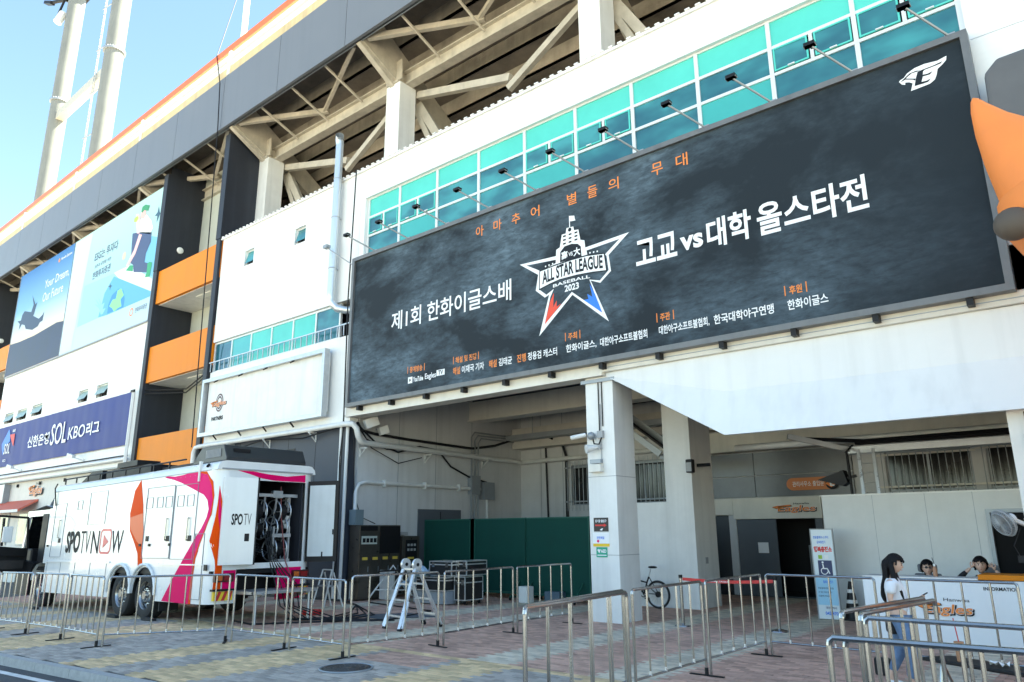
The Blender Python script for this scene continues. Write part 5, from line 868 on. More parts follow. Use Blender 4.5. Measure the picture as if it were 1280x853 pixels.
MB().box(TX0-1.9, TX0-.06, TY0+.3, TY0+.33, 1.081, 3.19).box(TX0-1.9, TX0-.06, TY1-.33, TY1-.3, 1.081, 3.19).box(TX0-1.9, TX0-.06, TY0+.331, TY1-.331, 3.15, 3.19).build('hatch_lining', mat('truck_inside', (.02, .022, .03), .7), TR)
MB().box(TX1, TX0-1.9, TY0+.04, TY1-.04, 1.081, 3.19).build('inner_bulkhead', mat('truck_inside', (.02, .022, .03), .7), TR)
b = MB(); b.box(TX1+.3, TX0-.3, TY0+.5, TY0+.7, .62, .98).box(TX1+.3, TX0-.3, TY1-.7, TY1-.5, .62, .98).box(TX1+.5, -20.1, TY0+.06, TY1-.06, .5, .95).box(-17.3, TX0-.5, TY0+.4, TY1-.06, .5, .95).tube([(-18.05, TY0+.1, .53), (-18.05, TY1-.1, .53)], .07, 8).tube([(-19.32, TY0+.1, .53), (-19.32, TY1-.1, .53)], .07, 8)
b.build('chassis', BLACK, TR)
# rear frame around the opening: opening Y 8.62..10.42, Z 1.22..3.02
O0, O1, OZ0, OZ1 = 8.62, 10.42, 1.22, 3.0
b = MB(); wall(b, TY0+.28, TY1-.28, 1.1, 3.2, 0, .04, [(O0, O1, OZ0, OZ1)]); b.v = [(TX0-.04+y, x, z) for x, y, z in b.v]; b.build('rear_frame', TRUCKW, TR)
b = MB(); b.v = []; 
er = Ep(TX0+.004); er2 = Ep(TX0+.007)
MB().box(TX0-.04, TX0, TY1-.9, TY1-.28, .42, 1.099).build('rear_skirt', MAG, TR); MB().box(TX0-.04, TX0, TY0+.28, TY0+.6, .42, 1.099).build('rear_skirt', TRUCKW, TR)
shape([(y, z) for y, z in [(8.45, 1.09), (8.74, 1.09), (8.74, .7), (8.45, .7)]], 'pink_patch', TR, MAG, er)
shape([(8.6, 3.195), (8.98, 3.195), (9.35, 3.15), (9.85, 3.12), (10.36, 3.18), (10.36, 3.01), (9.55, 3.01), (9.2, 3.05), (8.9, 3.13)], 'rear_ribbon', TR, MAG, er)
b = MB().box(TX0-.06, TX0+.02, TY0+.1, TY1-.1, 3.205, 3.235); b.build('roof_rail', PLAST, TR)
# rear bumpers, lights, reflectors
for y0, y1 in ((8.25, 8.68), (10.12, 10.55)):
    o = MB().box(TX0-.02, TX0+.06, y0, y1, .86, 1.03).build('tail_light', mat('lamp_housing', (.05, .01, .01), .3), TR)
    MB().box(TX0+.061, TX0+.075, y0+.03, y0+.16, .89, 1.0).build('amber_lens', mat('amber', (.55, .12, .02), .2), o); MB().box(TX0+.061, TX0+.075, y0+.2, y0+.38, .89, 1.0).build('red_lens', mat('red_lens', (.25, .01, .01), .2), o)
    o = MB().box(TX0-.02, TX0+.05, y0, y1, .49, .67).build('reflector_plate', mat('reflector_yellow', (.85, .6, .04), .4), TR)
    for k in range(3):
        y = y0+.03+.14*k; MB().poly([(TX0+.054, y, .49), (TX0+.054, y+.07, .49), (TX0+.054, min(y+.15, y1), .67), (TX0+.054, y+.08, .67)]).build('red_stripe', RED, o)
    MB().box(TX0-.04, TX0+.08, y0-.04, y1+.04, .68, .72).build('bumper_step', BLACK, TR)
b = MB(); b.box(TX0-.3, TX0+.75, 8.75, 10.3, .6, .66); b.tube([(TX0+.7, 8.75, .63), (TX0+.7, 10.3, .63)], .035, 6); b.bar((TX0, 9.0, .45), (TX0+.7, 9.0, .6), .06).bar((TX0, 10.1, .45), (TX0+.7, 10.1, .6), .06)
b.tube([(TX0+.6, 10.2, 0), (TX0+.6, 10.2, .6)], .03, 6).tube([(TX0+.6, 8.9, 0), (TX0+.6, 8.9, .6)], .03, 6)
b.build('tail_platform', GALV, TR)
# rear doors
def leaf(h, f, name, face, inner):
    h, f = Vector((*h, 0)), Vector((*f, 0)); d = (f-h).normalized(); nrm = Vector((d.y, -d.x, 0))
    b = MB(); P = lambda s, t, z: h+d*s+nrm*t+Vector((0,0,z)); L = (f-h).length
    b.add([P(0,-.03,1.2), P(L,-.03,1.2), P(L,.03,1.2), P(0,.03,1.2), P(0,-.03,3.03), P(L,-.03,3.03), P(L,.03,3.03), P(0,.03,3.03)], [(0,3,2,1),(4,5,6,7),(0,1,5,4),(1,2,6,5),(2,3,7,6),(3,0,4,7)])
    o = b.build(name, face, TR, fix=True); return o, P, L
LD, P, L = leaf((TX0+.03, 8.3), (TX0+.2, 9.0), 'rear_door', TRUCKW, None)
MB().add([P(L, -.035, 1.19), P(L+.03, -.035, 1.19), P(L+.03, .05, 1.19), P(L, .05, 1.19), P(L, -.035, 3.04), P(L+.03, -.035, 3.04), P(L+.03, .05, 3.04), P(L, .05, 3.04)], [(0,3,2,1),(4,5,6,7),(0,1,5,4),(1,2,6,5),(2,3,7,6),(3,0,4,7)]).build('rubber_edge', BLACK, LD, fix=True)
sgn = 1
for s_ in (-.034, .034):
    text('SPO', 'lettering', LD, TXTD, lambda u, v, d=0: P(u, s_, v), .2, .44, 2.02, 2.26, .03); text('TV', 'lettering', LD, TXTD, lambda u, v, d=0: P(u, s_, v), .46, .62, 2.02, 2.26, -.01)
    MB().poly([P(.5, s_, 1.68), P(.6, s_, 1.68), P(.6, s_, 1.84), P(.5, s_, 1.84)]).build('lock', BLACK, LD)
RD, P, L = leaf((TX0+.03, 10.45), (TX0+.72, 10.82), 'rear_door', BLACK, None)
MB().add([P(.06, .045, 1.32), P(L-.08, .045, 1.32), P(L-.08, .045, 2.93), P(.06, .045, 2.93)], [(0,1,2,3)]).build('door_lining', mat('door_lining', (.6, .64, .65), .5, var=.06, streak=.1), RD)
MB().add([P(.06, -.045, 1.32), P(L-.08, -.045, 1.32), P(L-.08, -.045, 2.93), P(.06, -.045, 2.93)], [(0,1,2,3)]).build('door_lining', MT['door_lining'], RD)
for s_, z in ((L-.14, 1.8), (L*.5, 1.3)): MB().box(*[c for a in zip(P(s_-.05, -.06, z), P(s_+.05, .06, z+.12)) for c in sorted(a)]).build('latch', BLACK, RD)
# inside the hatch: cable reels
for i, (y, z, r, x) in enumerate(((9.3, 2.33, .27, -15.45), (9.92, 2.33, .27, -15.45), (9.5, 1.96, .24, -15.7), (9.9, 1.96, .26, -15.5), (9.88, 1.5, .25, -15.45))):
    b = MB(); 
    for dy in (-.13, .13):
        b.ring((x, y+dy, z), (-.12,1,0), r, .018, 24, 6)
        for k in range(5): a = k*2*pi/5; b.bar((x, y+dy, z), (x+r*math.cos(a), y+dy, z+r*math.sin(a)), .02)
    b.disc((x, y, z), (0,1,0), .05, .3, 10)
    o = b.build('cable_reel', GALV, TR); c_ = MB(); c_.disc((x, y, z), (0,1,0), r*.72, .22, 18); c_.build('wound_cable', BLACK, o)
b = MB(); b.box(-15.3, -15.24, 8.66, 10.28, 2.66, 2.73).box(-15.33, -15.22, 9.0, 9.25, 2.64, 2.8).box(-15.33, -15.22, 9.62, 9.87, 2.64, 2.8)
for y in (9.12, 9.46, 9.76, 10.1): b.bar((-15.3, y, 2.66), (-15.42, y+.06, 2.33), .04)
b.box(-15.26, -15.2, 9.66, 9.7, 1.25, 2.0).box(-15.26, -15.2, 10.06, 10.1, 1.25, 2.0).box(-15.27, -15.19, 9.64, 10.12, 1.76, 1.84).box(-15.27, -15.19, 9.64, 10.12, 1.22, 1.28)
b.build('reel_frame', GALV, TR)
MB().box(-15.5, -15.38, 10.02, 10.2, 1.95, 2.25).box(-15.5, -15.4, 10.12, 10.2, 2.45, 2.65).build('socket_box', PVC, TR); MB().box(-15.9, -15.3, 8.66, 8.9, 1.6, 2.3).build('blue_panel', mat('dull_blue', (.06, .09, .16), .6), TR)
b = MB(); rr = random.Random(3)
for k in range(26):
    x, y, z = -15.2-rr.random()*.4, 8.7+rr.random()*.6, 1.28+rr.random()*.35
    pts = [(x+.18*math.cos(a*1.1+k), y+.24*math.sin(a+k*.7), z+.05*math.sin(a*2)) for a in np.linspace(0, 5, 9)]; b.tube(pts, .012, 5)
for k in range(5):
    y = 9.5+.05*k; b.tube([(-15.3, y, 1.9), (-15.1, y+.05, 1.25), (-14.95, y+.15+.08*k, .75), (-14.8+.1*k, y+.2, .3), (-14.4+.3*k, 9.9+.1*k, .02), (-14.0+.4*k, 10.9, .02)], .014, 5)
b.build('loose_cables', BLACK, TR, smooth=True)
b = MB(); b.tube([(-15.3, 9.86, 2.9), (-15.25, 9.88, 2.2), (-15.1, 9.95, 1.25), (-14.9, 10.0, .9), (-14.85, 10.1, .1)], .014, 5); b.build('red_cable', mat('dark_red', (.2, .04, .04), .6), TR, smooth=True)
# side graphics
def sg(key, nm, m_, f): shape(tilt([(min(x, TX0-.28) if x > TX0-.35 else x, min(max(z, .43-.016*(TX0-x)), 3.2-.016*(TX0-x))) for x, z in G[key]]), nm, TR, m_, f)
def crn(s, z, o=.004):      # s = distance along the side from where the corner starts to round
    L = .28*pi/2
    if s <= 0: return (TX0-.28+s, TY0-o, z)
    if s < L: a = s/.28; return (TX0-.28+(.28+o)*math.sin(a), TY0+.28-(.28+o)*math.cos(a), z)
    return (TX0+o, TY0+.28+(s-L), z)
def ribbon_strip(A, B, nm, m_, o, n=5, sub=4):
    def dens(P_):
        out = []
        for p, q in zip(P_, P_[1:]): out += [(p[0]+(q[0]-p[0])*k/sub, p[1]+(q[1]-p[1])*k/sub) for k in range(sub)]
        return out+[P_[-1]]
    A, B = dens(A), dens(B); vs = []
    for p, q in zip(A, B):
        for k in range(n+1):
            x = p[0]+(q[0]-p[0])*k/n; z = p[1]+(q[1]-p[1])*k/n; vs.append(crn(x-(TX0-.28), min(z+.016*(TX0-x), 3.19), o))
    MB().add(vs, [(i*(n+1)+k, i*(n+1)+k+1, (i+1)*(n+1)+k+1, (i+1)*(n+1)+k) for i in range(len(A)-1) for k in range(n)]).build(nm, m_, TR, fix=True)
IN = [(-17.5, 3.13), (-17.06, 3.06), (-16.65, 2.97), (-16.33, 2.88), (-15.98, 2.78), (-15.6, 2.67), (-15.42, 2.55), (-15.34, 2.36), (-15.4, 2.18), (-15.58, 1.96), (-15.83, 1.74), (-16.12, 1.45), (-16.6, .95), (-17.08, .4)]
OUT = [(-17.4, 3.16), (-17.0, 3.13), (-16.6, 3.15), (-16.3, 3.18), (-15.95, 3.17), (-15.5, 3.1), (-15.3, 2.85), (-15.24, 2.55), (-15.28, 2.2), (-15.42, 1.95), (-15.62, 1.65), (-15.78, 1.35), (-15.84, .9), (-15.86, .4)]
OU2 = [(-16.4, 3.19), (-16.0, 3.19), (-15.55, 3.17), (-15.27, 2.95), (-15.21, 2.65), (-15.235, 2.25), (-15.38, 1.95), (-15.57, 1.65), (-15.71, 1.35), (-15.76, .9), (-15.76, .4)]
ribbon_strip(IN, OUT, 'pink_ribbon', PINK, .004); ribbon_strip(OUT[3:4]+OUT[3:], OU2[:1]+OU2, 'orange_edge', TORG, .006)
ribbon_strip([(-16.12, 1.45), (-16.6, .95), (-17.08, .4)], [(-15.62, 1.5), (-15.83, 1.1), (-15.86, .4)], 'magenta_shade', MAG, .0055)
sg('t_leaf', 'orange_leaf', TORG, ts); sg('t_leaf2', 'leaf_highlight', mat('leaf_highlight', (.78, .14, .05), .35, spec=.15), ts2)
# rear corner diamond wraps the rounded corner
b = MB(); dm = [(.05, 2.85), (.0, 2.3), (-.06, 1.65), (.12, 1.25), (.14, 1.1), (.38, 1.1), (.35, 1.9), (.22, 2.4)]
rows_ = [(2.85, .245, .25), (2.5, .235, .33), (2.2, .21, .38), (1.9, .16, .42), (1.7, .12, .43), (1.5, .2, .43), (1.3, .27, .43), (1.15, .29, .43), (.7, .27, .43)]
vs = []
for z, a, c in rows_:
    for k in range(7): vs.append(crn(a+(c-a)*k/6, z))
b.add(vs, [(i*7+k, i*7+k+1, i*7+k+8, i*7+k+7) for i in range(len(rows_)-1) for k in range(6)]); b.build('corner_diamond', TORG, TR)
vs = []
for z, a, c in [(2.84, .246, .25), (2.2, .27, .38), (1.9, .33, .42), (1.65, .4, .43)]:
    for k in range(5):
        p = Vector(crn(a+(c-a)*k/4, z)); vs.append(p+Vector((.002, -.002, 0)))
MB().add(vs, [(i*5+k, i*5+k+1, i*5+k+6, i*5+k+5) for i in range(3) for k in range(4)]).build('corner_accent', MAG, TR)
# lettering on the side
zz = lambda x, z: z+.016*(TX0-x)
def stext(s, x0, x1, z0, z1, bold, m_=TXTD):
    text(s, 'lettering', TR, m_, ts2, x0, x1, zz(x0, z0), zz(x0, z1), bold)
stext('SPO', -23.0, -22.05, 1.35, 1.93, .035); stext('TV', -22.0, -21.4, 1.35, 1.93, -.012); stext('N', -21.28, -20.82, 1.36, 1.93, .0); stext('W', -20.05, -19.4, 1.38, 1.93, .0)
rc = []
for (cx_, cz_, a0) in ((-20.22, 1.84, 0), (-20.62, 1.84, pi/2), (-20.62, 1.5, pi), (-20.22, 1.5, 1.5*pi)):
    for k in range(5): a = a0+pi/2*k/4; rc.append((cx_, cz_, math.cos(a), math.sin(a)))
b = MB(); o_ = [(x+.14*c, zz(x, z)+.14*s) for x, z, c, s in rc]; i_ = [(x+.085*c, zz(x, z)+.085*s) for x, z, c, s in rc]; nn = len(rc)
b.add([ts2(*p) for p in o_]+[ts2(*p) for p in i_], [(i, (i+1) % nn, nn+(i+1) % nn, nn+i) for i in range(nn)]); b.build('play_frame', mat('coral', (.75, .12, .13), .4), TR)
shape([(-20.56, zz(-20.5, 1.5)), (-20.24, zz(-20.3, 1.66)), (-20.56, zz(-20.5, 1.84))], 'play_mark', TR, MT['coral'], ts2)
# side doors, hatches, seams
def rect(x0, x1, z0, z1, nm='side_hatch', w_=.012, f=None):
    b = MB(); e = w_; z0 = zz((x0+x1)/2, z0); z1 = zz((x0+x1)/2, z1); y0, y1 = TY0-.012, TY0+.001
    b.box(x0, x1, y0, y1, z0, z0+e).box(x0, x1, y0, y1, z1-e, z1).box(x0, x0+e, y0, y1, z0+e, z1-e).box(x1-e, x1, y0, y1, z0+e, z1-e); return b.build(nm, TLINE, TR)
rect(-24.1, -23.3, 1.23, 2.7, 'door_seam'); rect(-22.5, -22.18, 2.5, 2.75); rect(-18.3, -16.93, 1.3, 2.93, 'door_seam'); rect(-16.9, -15.85, 1.3, 2.93, 'door_seam'); rect(-15.8, -15.4, .5, 1.85, 'door_seam'); rect(-21.7, -20.6, 2.1, 2.95, 'door_seam', .007)
s = G['t_sw']
for k in range(5): q4 = s[4*k:4*k+4]; rect(min(p[0] for p in q4), max(p[0] for p in q4), 2.44, 2.69, 'vent_flap', .009)
for x, z in G['t_lock'][:5]: MB().box(x-.06, x+.06, TY0-.02, TY0, zz(x, z)-.06, zz(x, z)+.06).build('door_lock', BLACK, TR)
for x, z in G['t_lock'][5:]: MB().box(x-.04, x+.04, TY0-.03, TY0, zz(x, z)-.03, zz(x, z)+.03).build('door_hinge', BLACK, TR)
for x in (-24.2, -23.2, -22.2, -21.2, -20.2): MB().box(x-.006, x+.006, TY0-.008, TY0, .43, zz(x, 1.13)).build('skirt_seam', TLINE, TR)
MB().box(TX1, -19.98, TY0-.03, TY0-.001, zz(-22, 1.12), zz(-22, 1.15)).build('belt_rail', TRUCKW, TR); MB().box(-17.4, TX0-.3, TY0-.03, TY0-.001, 1.2, 1.225).build('belt_rail', TRUCKW, TR)
MB().box(TX1, TX0-.28, TY0-.015, TY0-.001, 3.19, 3.21).build('roof_seam', PLAST, TR)
b = MB()
for c in (-19.32, -18.05):
    p = [(c+.66*math.cos(pi-pi*k/12), TY0-.03, .55+.66*math.sin(pi-pi*k/12)) for k in range(13)]; b.tube(p, .035, 6)
b.build('wheel_arch', TRUCKW, TR, smooth=True)
MB().tube([(-24.1, TY0-.02, 2.8), (-24.25, TY0-.05, 3.3), (-24.1, TY0-.05, 3.42)], .02, 5).build('front_cable', BLACK, TR)
for x, z in ((-17.15, 1.95), (-16.15, 1.95), (-23.6, 2.0)): MB().box(x-.015, x+.015, TY0-.05, TY0-.03, zz(x, z)-.25, zz(x, z)+.25).box(x-.012, x+.012, TY0-.03, TY0, zz(x, z)-.25, zz(x, z)-.22).box(x-.012, x+.012, TY0-.03, TY0, zz(x, z)+.22, zz(x, z)+.25).build('grab_handle', STEEL, TR)
b = MB(); x = TX1+.15
while x < TX0-.35: b.ball((x, TY0-.001, 3.12), .009, 6, 4); b.ball((x, TY0-.001, zz(x, 1.19)), .009, 6, 4) if not (-20 < x < -17.4) else None; x += .22
o = b.build('rivets', PLAST, TR); o['kind'] = 'stuff'
# wheels
def wheel(x, y, r, far=False):
    b = MB(); w_ = .3; s = 1 if not far else -1
    prof = [(0, r*.6), (-.01, r*.66), (-.02, r*.8), (.0, r*.95), (.04, r), (.26, r), (.3, r*.95), (.3, r*.6)]
    n_ = 36; vs = [(x+rr_*math.cos(2*pi*i/n_), y+s*dd, r+rr_*math.sin(2*pi*i/n_)) for dd, rr_ in prof for i in range(n_)]
    b.add(vs, [(p*n_+i, p*n_+(i+1) % n_, (p+1)*n_+(i+1) % n_, (p+1)*n_+i) for p in range(len(prof)-1) for i in range(n_)])
    wo = b.build('wheel', RUB, TR, smooth=True, fix=True)
    b = MB(); prof = [(.0, r*.6), (.02, r*.56), (.1, r*.54), (.12, r*.35), (.04, r*.3), (.03, r*.2), (-.02, r*.17), (-.02, .001)]
    vs = [(x+rr_*math.cos(2*pi*i/n_), y+s*dd, r+rr_*math.sin(2*pi*i/n_)) for dd, rr_ in prof for i in range(n_)]
    b.add(vs, [(p*n_+i, p*n_+(i+1) % n_, (p+1)*n_+(i+1) % n_, (p+1)*n_+i) for p in range(len(prof)-1) for i in range(n_)])
    b.build('rim', STEEL, wo, smooth=True, fix=True)
    b = MB()
    for k in range(10): a = 2*pi*k/10; b.disc((x+r*.26*math.cos(a), y+s*.03, r+r*.26*math.sin(a)), (0,1,0), .016, .05, 6)
    b.build('wheel_nuts', GREYF, wo)
    b = MB()
    for k in range(8): a = 2*pi*k/8; b.disc((x+r*.44*math.cos(a), y+s*.095, r+r*.44*math.sin(a)), (0,1,0), .035, .02, 10)
    b.build('rim_holes', BLACK, wo)
for x in (-19.32, -18.05): wheel(x, TY0+.06, .52); wheel(x, TY1-.06, .52, True)
wheel(-24.75, TY0+.1, .5); wheel(-24.75, TY1-.1, .5, True)
for x in (-20.05, -17.3): MB().box(x-.02, x+.02, TY0+.06, TY0+.5, .2, .6).build('mud_flap', RUB, TR)
# cab
b = MB(); cs = [(-24.4, .55), (-24.15, .95), (-24.36, 1.3), (-24.36, 2.75), (-24.9, 2.85), (-26.2, 2.7), (-26.55, 1.6), (-26.6, .5), (-25.4, .5)]+[(-24.75-.62*math.cos(pi*k/8), .5+.6*math.sin(pi*k/8)) for k in range(1, 8)]
cs = [(-24.37, 2.75), (-25.0, 2.85), (-26.2, 2.72), (-26.35, 2.5), (-26.6, 1.6), (-26.65, .45), (-25.5, .45), (-25.38, .95), (-25.1, 1.16), (-24.75, 1.22), (-24.37, 1.2)]
skin = MB(); skin.add([(x, y, z) for y in (TY0+.02, TY1-.02) for x, z in cs], [(i, (i+1) % 11, 11+(i+1) % 11, 11+i) for i in range(11) if i not in (3,)]); skin.build('cab_shell', TRUCKW, TR)
b = MB(); b.box(-24.62, -24.371, TY0+.02, TY0+.06, 1.2, 2.74).box(-26.4, -24.621, TY0+.02, TY0+.06, 2.55, 2.72)
MB().prism([(-26.62, .3), (-25.5, .3), (-25.4, .95), (-25.2, 1.2), (-26.6, 1.3)], lambda u, v, d: (u, TY0-.02+d, v), .5).build('cab_step', BLACK, TR, fix=True)
b.prism([(-26.6, 1.3), (-26.5, 1.3), (-26.2, 2.55), (-26.35, 2.55)], lambda u, v, d: (u, TY0+.02+d, v), .05)
b.build('cab_frame', TRUCKW, TR, fix=True)
b = MB(); wall(b, -26.6, -24.6, 1.0, 2.74, TY1-.06, TY1-.02, [(-26.2, -25.0, 1.7, 2.5)]); b.build('cab_far_side', TRUCKW, TR)
MB().box(-24.6, -24.55, TY0+.1, TY1-.1, 1.2, 2.7).build('cab_back', BLACK, TR); MB().box(-26.5, -24.6, TY0+.1, TY1-.1, 1.0, 1.1).build('cab_floor', BLACK, TR)
MB().box(-25.4, -24.75, TY0+.3, TY0+.85, 1.1, 1.5).box(-24.9, -24.72, TY0+.3, TY0+.85, 1.5, 2.25).build('seat', mat('seat_cloth', (.04, .042, .05), .9), TR, bevel=.05)
b = MB(); b.ring((-25.75, TY0+.6, 1.75), (.9,0,.45), .22, .018, 20, 6); b.build('steering_wheel', BLACK, TR); MB().box(-26.45, -25.95, TY0+.1, TY1-.1, 1.2, 1.62).build('dashboard', BLACK, TR, bevel=.05)
b = MB(); b.box(-25.06, -24.63, TY0+.0, TY0+.019, 1.22, 2.6); b.build('door_pillar_trim', BLACK, TR)
MB().poly([(-26.22, TY0+.1, 2.6), (-26.6, TY0+.1, 1.5), (-26.6, TY1-.1, 1.5), (-26.22, TY1-.1, 2.6)]).build('windscreen', mat('tinted_glass', (.01, .012, .014), .08), TR)
MB().box(-26.75, -26.4, TY0+.05, TY1-.05, .35, .7).build('front_bumper', BLACK, TR, bevel=.04)
MB().poly([(-24.38, TY0+.05, 3.18), (-24.38, TY1-.05, 3.18), (-25.3, TY1-.2, 2.82), (-25.3, TY0+.2, 2.82)]).build('wind_deflector', PLAST, TR)
# open cab door, its dark lining towards the camera
def dp(s, t, z):    # hinge at the front, opened towards the street
    h = Vector((-26.0, TY0, 0)); d = Vector((.28, -.96, 0)).normalized(); n_ = Vector((d.y, -d.x, 0)); return h+d*s+n_*t+Vector((0,0,z))
def dprism(pts, t0, t1): 
    b = MB(); n_ = len(pts); b.add([dp(u, t0, v) for u, v in pts]+[dp(u, t1, v) for u, v in pts], [tuple(range(n_)), tuple(reversed(range(n_, 2*n_)))]+[(i, i+n_, (i+1) % n_+n_, (i+1) % n_) for i in range(n_)]); return b
do = dprism([(0, .95), (1.15, .95), (1.2, 1.3), (1.2, 1.72), (0, 1.62)], -.04, .03).build('cab_door', mat('door_trim_grey', (.016, .015, .015), .6, var=.2, spec=.3), TR, fix=True)
dprism([(.1, 1.05), (1.08, 1.05), (1.1, 1.3), (.1, 1.28)], -.07, -.041).build('door_pocket', mat('door_pocket', (.045, .038, .034), .7), do, fix=True)
dprism([(.1, 1.4), (1.1, 1.44), (1.1, 1.52), (.1, 1.48)], -.1, -.041).build('arm_rest', MT['door_trim_grey'], do, fix=True)
fr = MB()
for a, c in (((0, 1.62), (.1, 2.52)), ((.1, 2.52), (1.02, 2.56)), ((1.02, 2.56), (1.16, 2.4)), ((1.16, 2.4), (1.17, 1.7)), ((.78, 1.7), (.82, 2.5))): fr.bar(dp(a[0], 0, a[1]), dp(c[0], 0, c[1]), .06, .06)
fr.build('window_frame', BLACK, do)
MB().box(-25.7, -25.62, 7.35, 7.6, 1.8, 2.25).build('mirror', PVC, do, bevel=.02)
# roof equipment
AC = MB().prism([(TX0-.15, 3.42), (TX0-.15, 3.5), (TX0-.3, 3.78), (-16.15, 3.8), (-16.35, 3.78), (-16.75, 3.45), (-16.75, 3.42)], lambda u, v, d: (u, TY0+.25+d, v), 2.05).build('roof_air_unit', mat('roof_unit', (.03, .032, .035), .4), TR, fix=True, bevel=.03)
b = MB()
for k in range(12): b.bar((-16.1+.055*k, TY0+.24, 3.52), (-16.1+.055*k, TY0+.24, 3.7), .018, .02)
for k in range(10): b.bar((TX0-.17, 9.95+.045*k, 3.5), (TX0-.26, 9.95+.045*k, 3.66), .014, .02)
b.build('air_grille', PLAST, AC)
MB().box(TX0-.26, TX0-.2, 8.6, 9.0, 3.62, 3.7).build('camera', BLACK, AC)
b = MB(); b.tube([(-24.0, TY0+.12, 3.55), (-16.8, TY0+.12, 3.55)], .02, 6); b.tube([(-24.0, TY1-.2, 3.55), (-16.8, TY1-.2, 3.55)], .02, 6)
x = -24
while x < -16.8: b.bar((x, TY0+.12, 3.4), (x, TY0+.12, 3.55), .03); x += .8
b.build('roof_rack', BLACK, TR)
b = MB(); b.prism([(-23.6, 3.45), (-22.9, 3.72), (-22.2, 3.7), (-22.2, 3.45)], lambda u, v, d: (u, TY0+.4+d, v), 1.2); b.box(-21.9, -19.2, TY0+.4, TY0+1.5, 3.45, 3.66); b.box(-21.0, -19.8, TY0+.3, TY0+.9, 3.66, 3.8); b.box(-19.0, -17.4, TY0+.6, TY0+1.4, 3.42, 3.55)
b.build('folded_aerial', BLACK, TR, fix=True)
o = MB().box(TX0-.8, TX0-.74, TY0-.03, TY0+.03, 2.98, 3.42).build('white_strap', WHITE2, TR)
MB().tube([(TX0-.45, TY0+.02, 3.33), (TX0-.38, TY0-.05, 3.28)], .03, 6).build('roof_marker_lamp', BLACK, TR)
TR.rotation_euler = (0, -.016, 0)
# ---------------------------------------------------------------- steel crowd barriers
def barrier(p, q, h, label, feet=(1, 1), nb=None, heavy=False, low=.2, ends=(1, 1)):
    p, q = Vector((*p, 0)), Vector((*q, 0)); d = (q-p).normalized(); L = (q-p).length; n_ = Vector((-d.y, d.x, 0)); z0 = gz(p.x); z1 = gz(q.x)
    t = thing('crowd_barrier', label, 'barrier', (p.x, p.y, 0), 'stainless steel crowd barriers'); r = .018 if not heavy else .02
    P = lambda s, z: p+d*s+Vector((0, 0, z+z0+(z1-z0)*s/L))
    MB().tube([P(.03, h-.05), P(.035, h-.02), P(.06, h), P(L-.06, h), P(L-.035, h-.02), P(L-.03, h-.05)], r, 8).build('top_rail', STEEL, t, smooth=True)
    MB().tube([P(.03, low), P(L-.03, low)], r*.8, 8).build('bottom_rail', STEEL, t, smooth=True)
    for s, k in ((.03, 0), (L-.03, 1)):
        if ends[k]: MB().tube([P(s, .06 if feet[k] else 0), P(s, h-.05)], r, 8).build('post', STEEL, t, smooth=True)
        if feet[k]:
            b = MB(); b.tube([P(s, .01), P(s, .1)], r*1.45, 8); b.bar(P(s, .008)-n_*.24, P(s, .008)+n_*.24, .05, .012); b.build('foot', BLACK, t)
    nb = nb or 4
    for k in range(nb):
        s = L*(k+1)/(nb+1); o = MB().tube([P(s, low), P(s, h-.01)], r*.72, 6).build('bar', STEEL, t, smooth=True)
    b = MB()
    for k in range(nb): s = L*(k+1)/(nb+1); b.tube([P(s, low), P(s, low+.05)], r*1.0, 6)
    b.build('sleeves', ALU, t, smooth=True)
    return t
Lc = [(-20.5, 5.35), (-18.7, 5.45), (-16.98, 5.53), (-15.4, 5.6), (-13.9, 5.63), (-12.74, 7.36), (-11.15, 7.48), (-9.63, 7.5), (-9.38, 9.28), (-9.47, 11.34), (-9.46, 13.24)]
ll = ['barrier beyond the left edge, in front of the truck cab', 'leftmost whole barrier, in front of the open cab door', 'barrier in front of the truck cab step, second whole one from the left', 'barrier in front of the truck side lettering', 'barrier in front of the truck rear wheels, angled inward', 'barrier in front of the open truck rear doors', 'barrier just left of the manhole cover', 'barrier between the manhole cover and the folding ladder', 'barrier just right of the folding ladder', 'far barrier in front of the right green screen board']
for i, (a, c) in enumerate(zip(Lc, Lc[1:])):
    a = Vector(a); c = Vector(c); d = (c-a).normalized()*.035
    barrier(a+d, c-d, 1.13 if i < 7 else 1.19, 'stainless steel '+ll[i], (0, 1) if i else (1, 1), [5, 5, 5, 5, 7, 4, 4, 4, 4, 4][i])
Mc = [(-4.75, 7.76), (-4.75, 9.68), (-4.75, 11.72), (-3.02, 11.63), (-1.31, 11.54), (.4, 11.45)]
ml = ['barrier right of the white column, nearest of its straight row', 'barrier with the red belt showing behind it', 'barrier in front of the wheelchair sign board', 'barrier in front of the white counter wordmark', 'barrier before the right end of the counter']
for i, (a, c) in enumerate(zip(Mc, Mc[1:])):
    a = Vector(a); c = Vector(c); d = (c-a).normalized()*.035
    barrier(a+d, c-d, 1.18, 'stainless steel '+ml[i], (0, 1))
barrier((-4.34, 5.3), (-4.55, 7.4), 1.19, 'stainless steel barrier in the middle foreground, nearer of an overlapping pair', (1, 0), 4, True, .22)
barrier((-4.5, 5.5), (-4.74, 7.64), 1.185, 'stainless steel barrier in the middle foreground, farther of an overlapping pair', (1, 0), 4, True, .22)
barrier((-2.06, 6.64), (-1.8, 8.5), 1.19, 'stainless steel barrier by the woman, left one of an overlapping pair', (0, 0), 5, True)
barrier((-1.9, 6.6), (-1.68, 8.35), 1.185, 'stainless steel barrier by the woman, right one of an overlapping pair', (0, 0), 5, True)
barrier((-1.87, 6.55), (.3, 6.53), 1.17, 'stainless steel barrier running right from the corner beside the woman', (0, 0), 5, True)
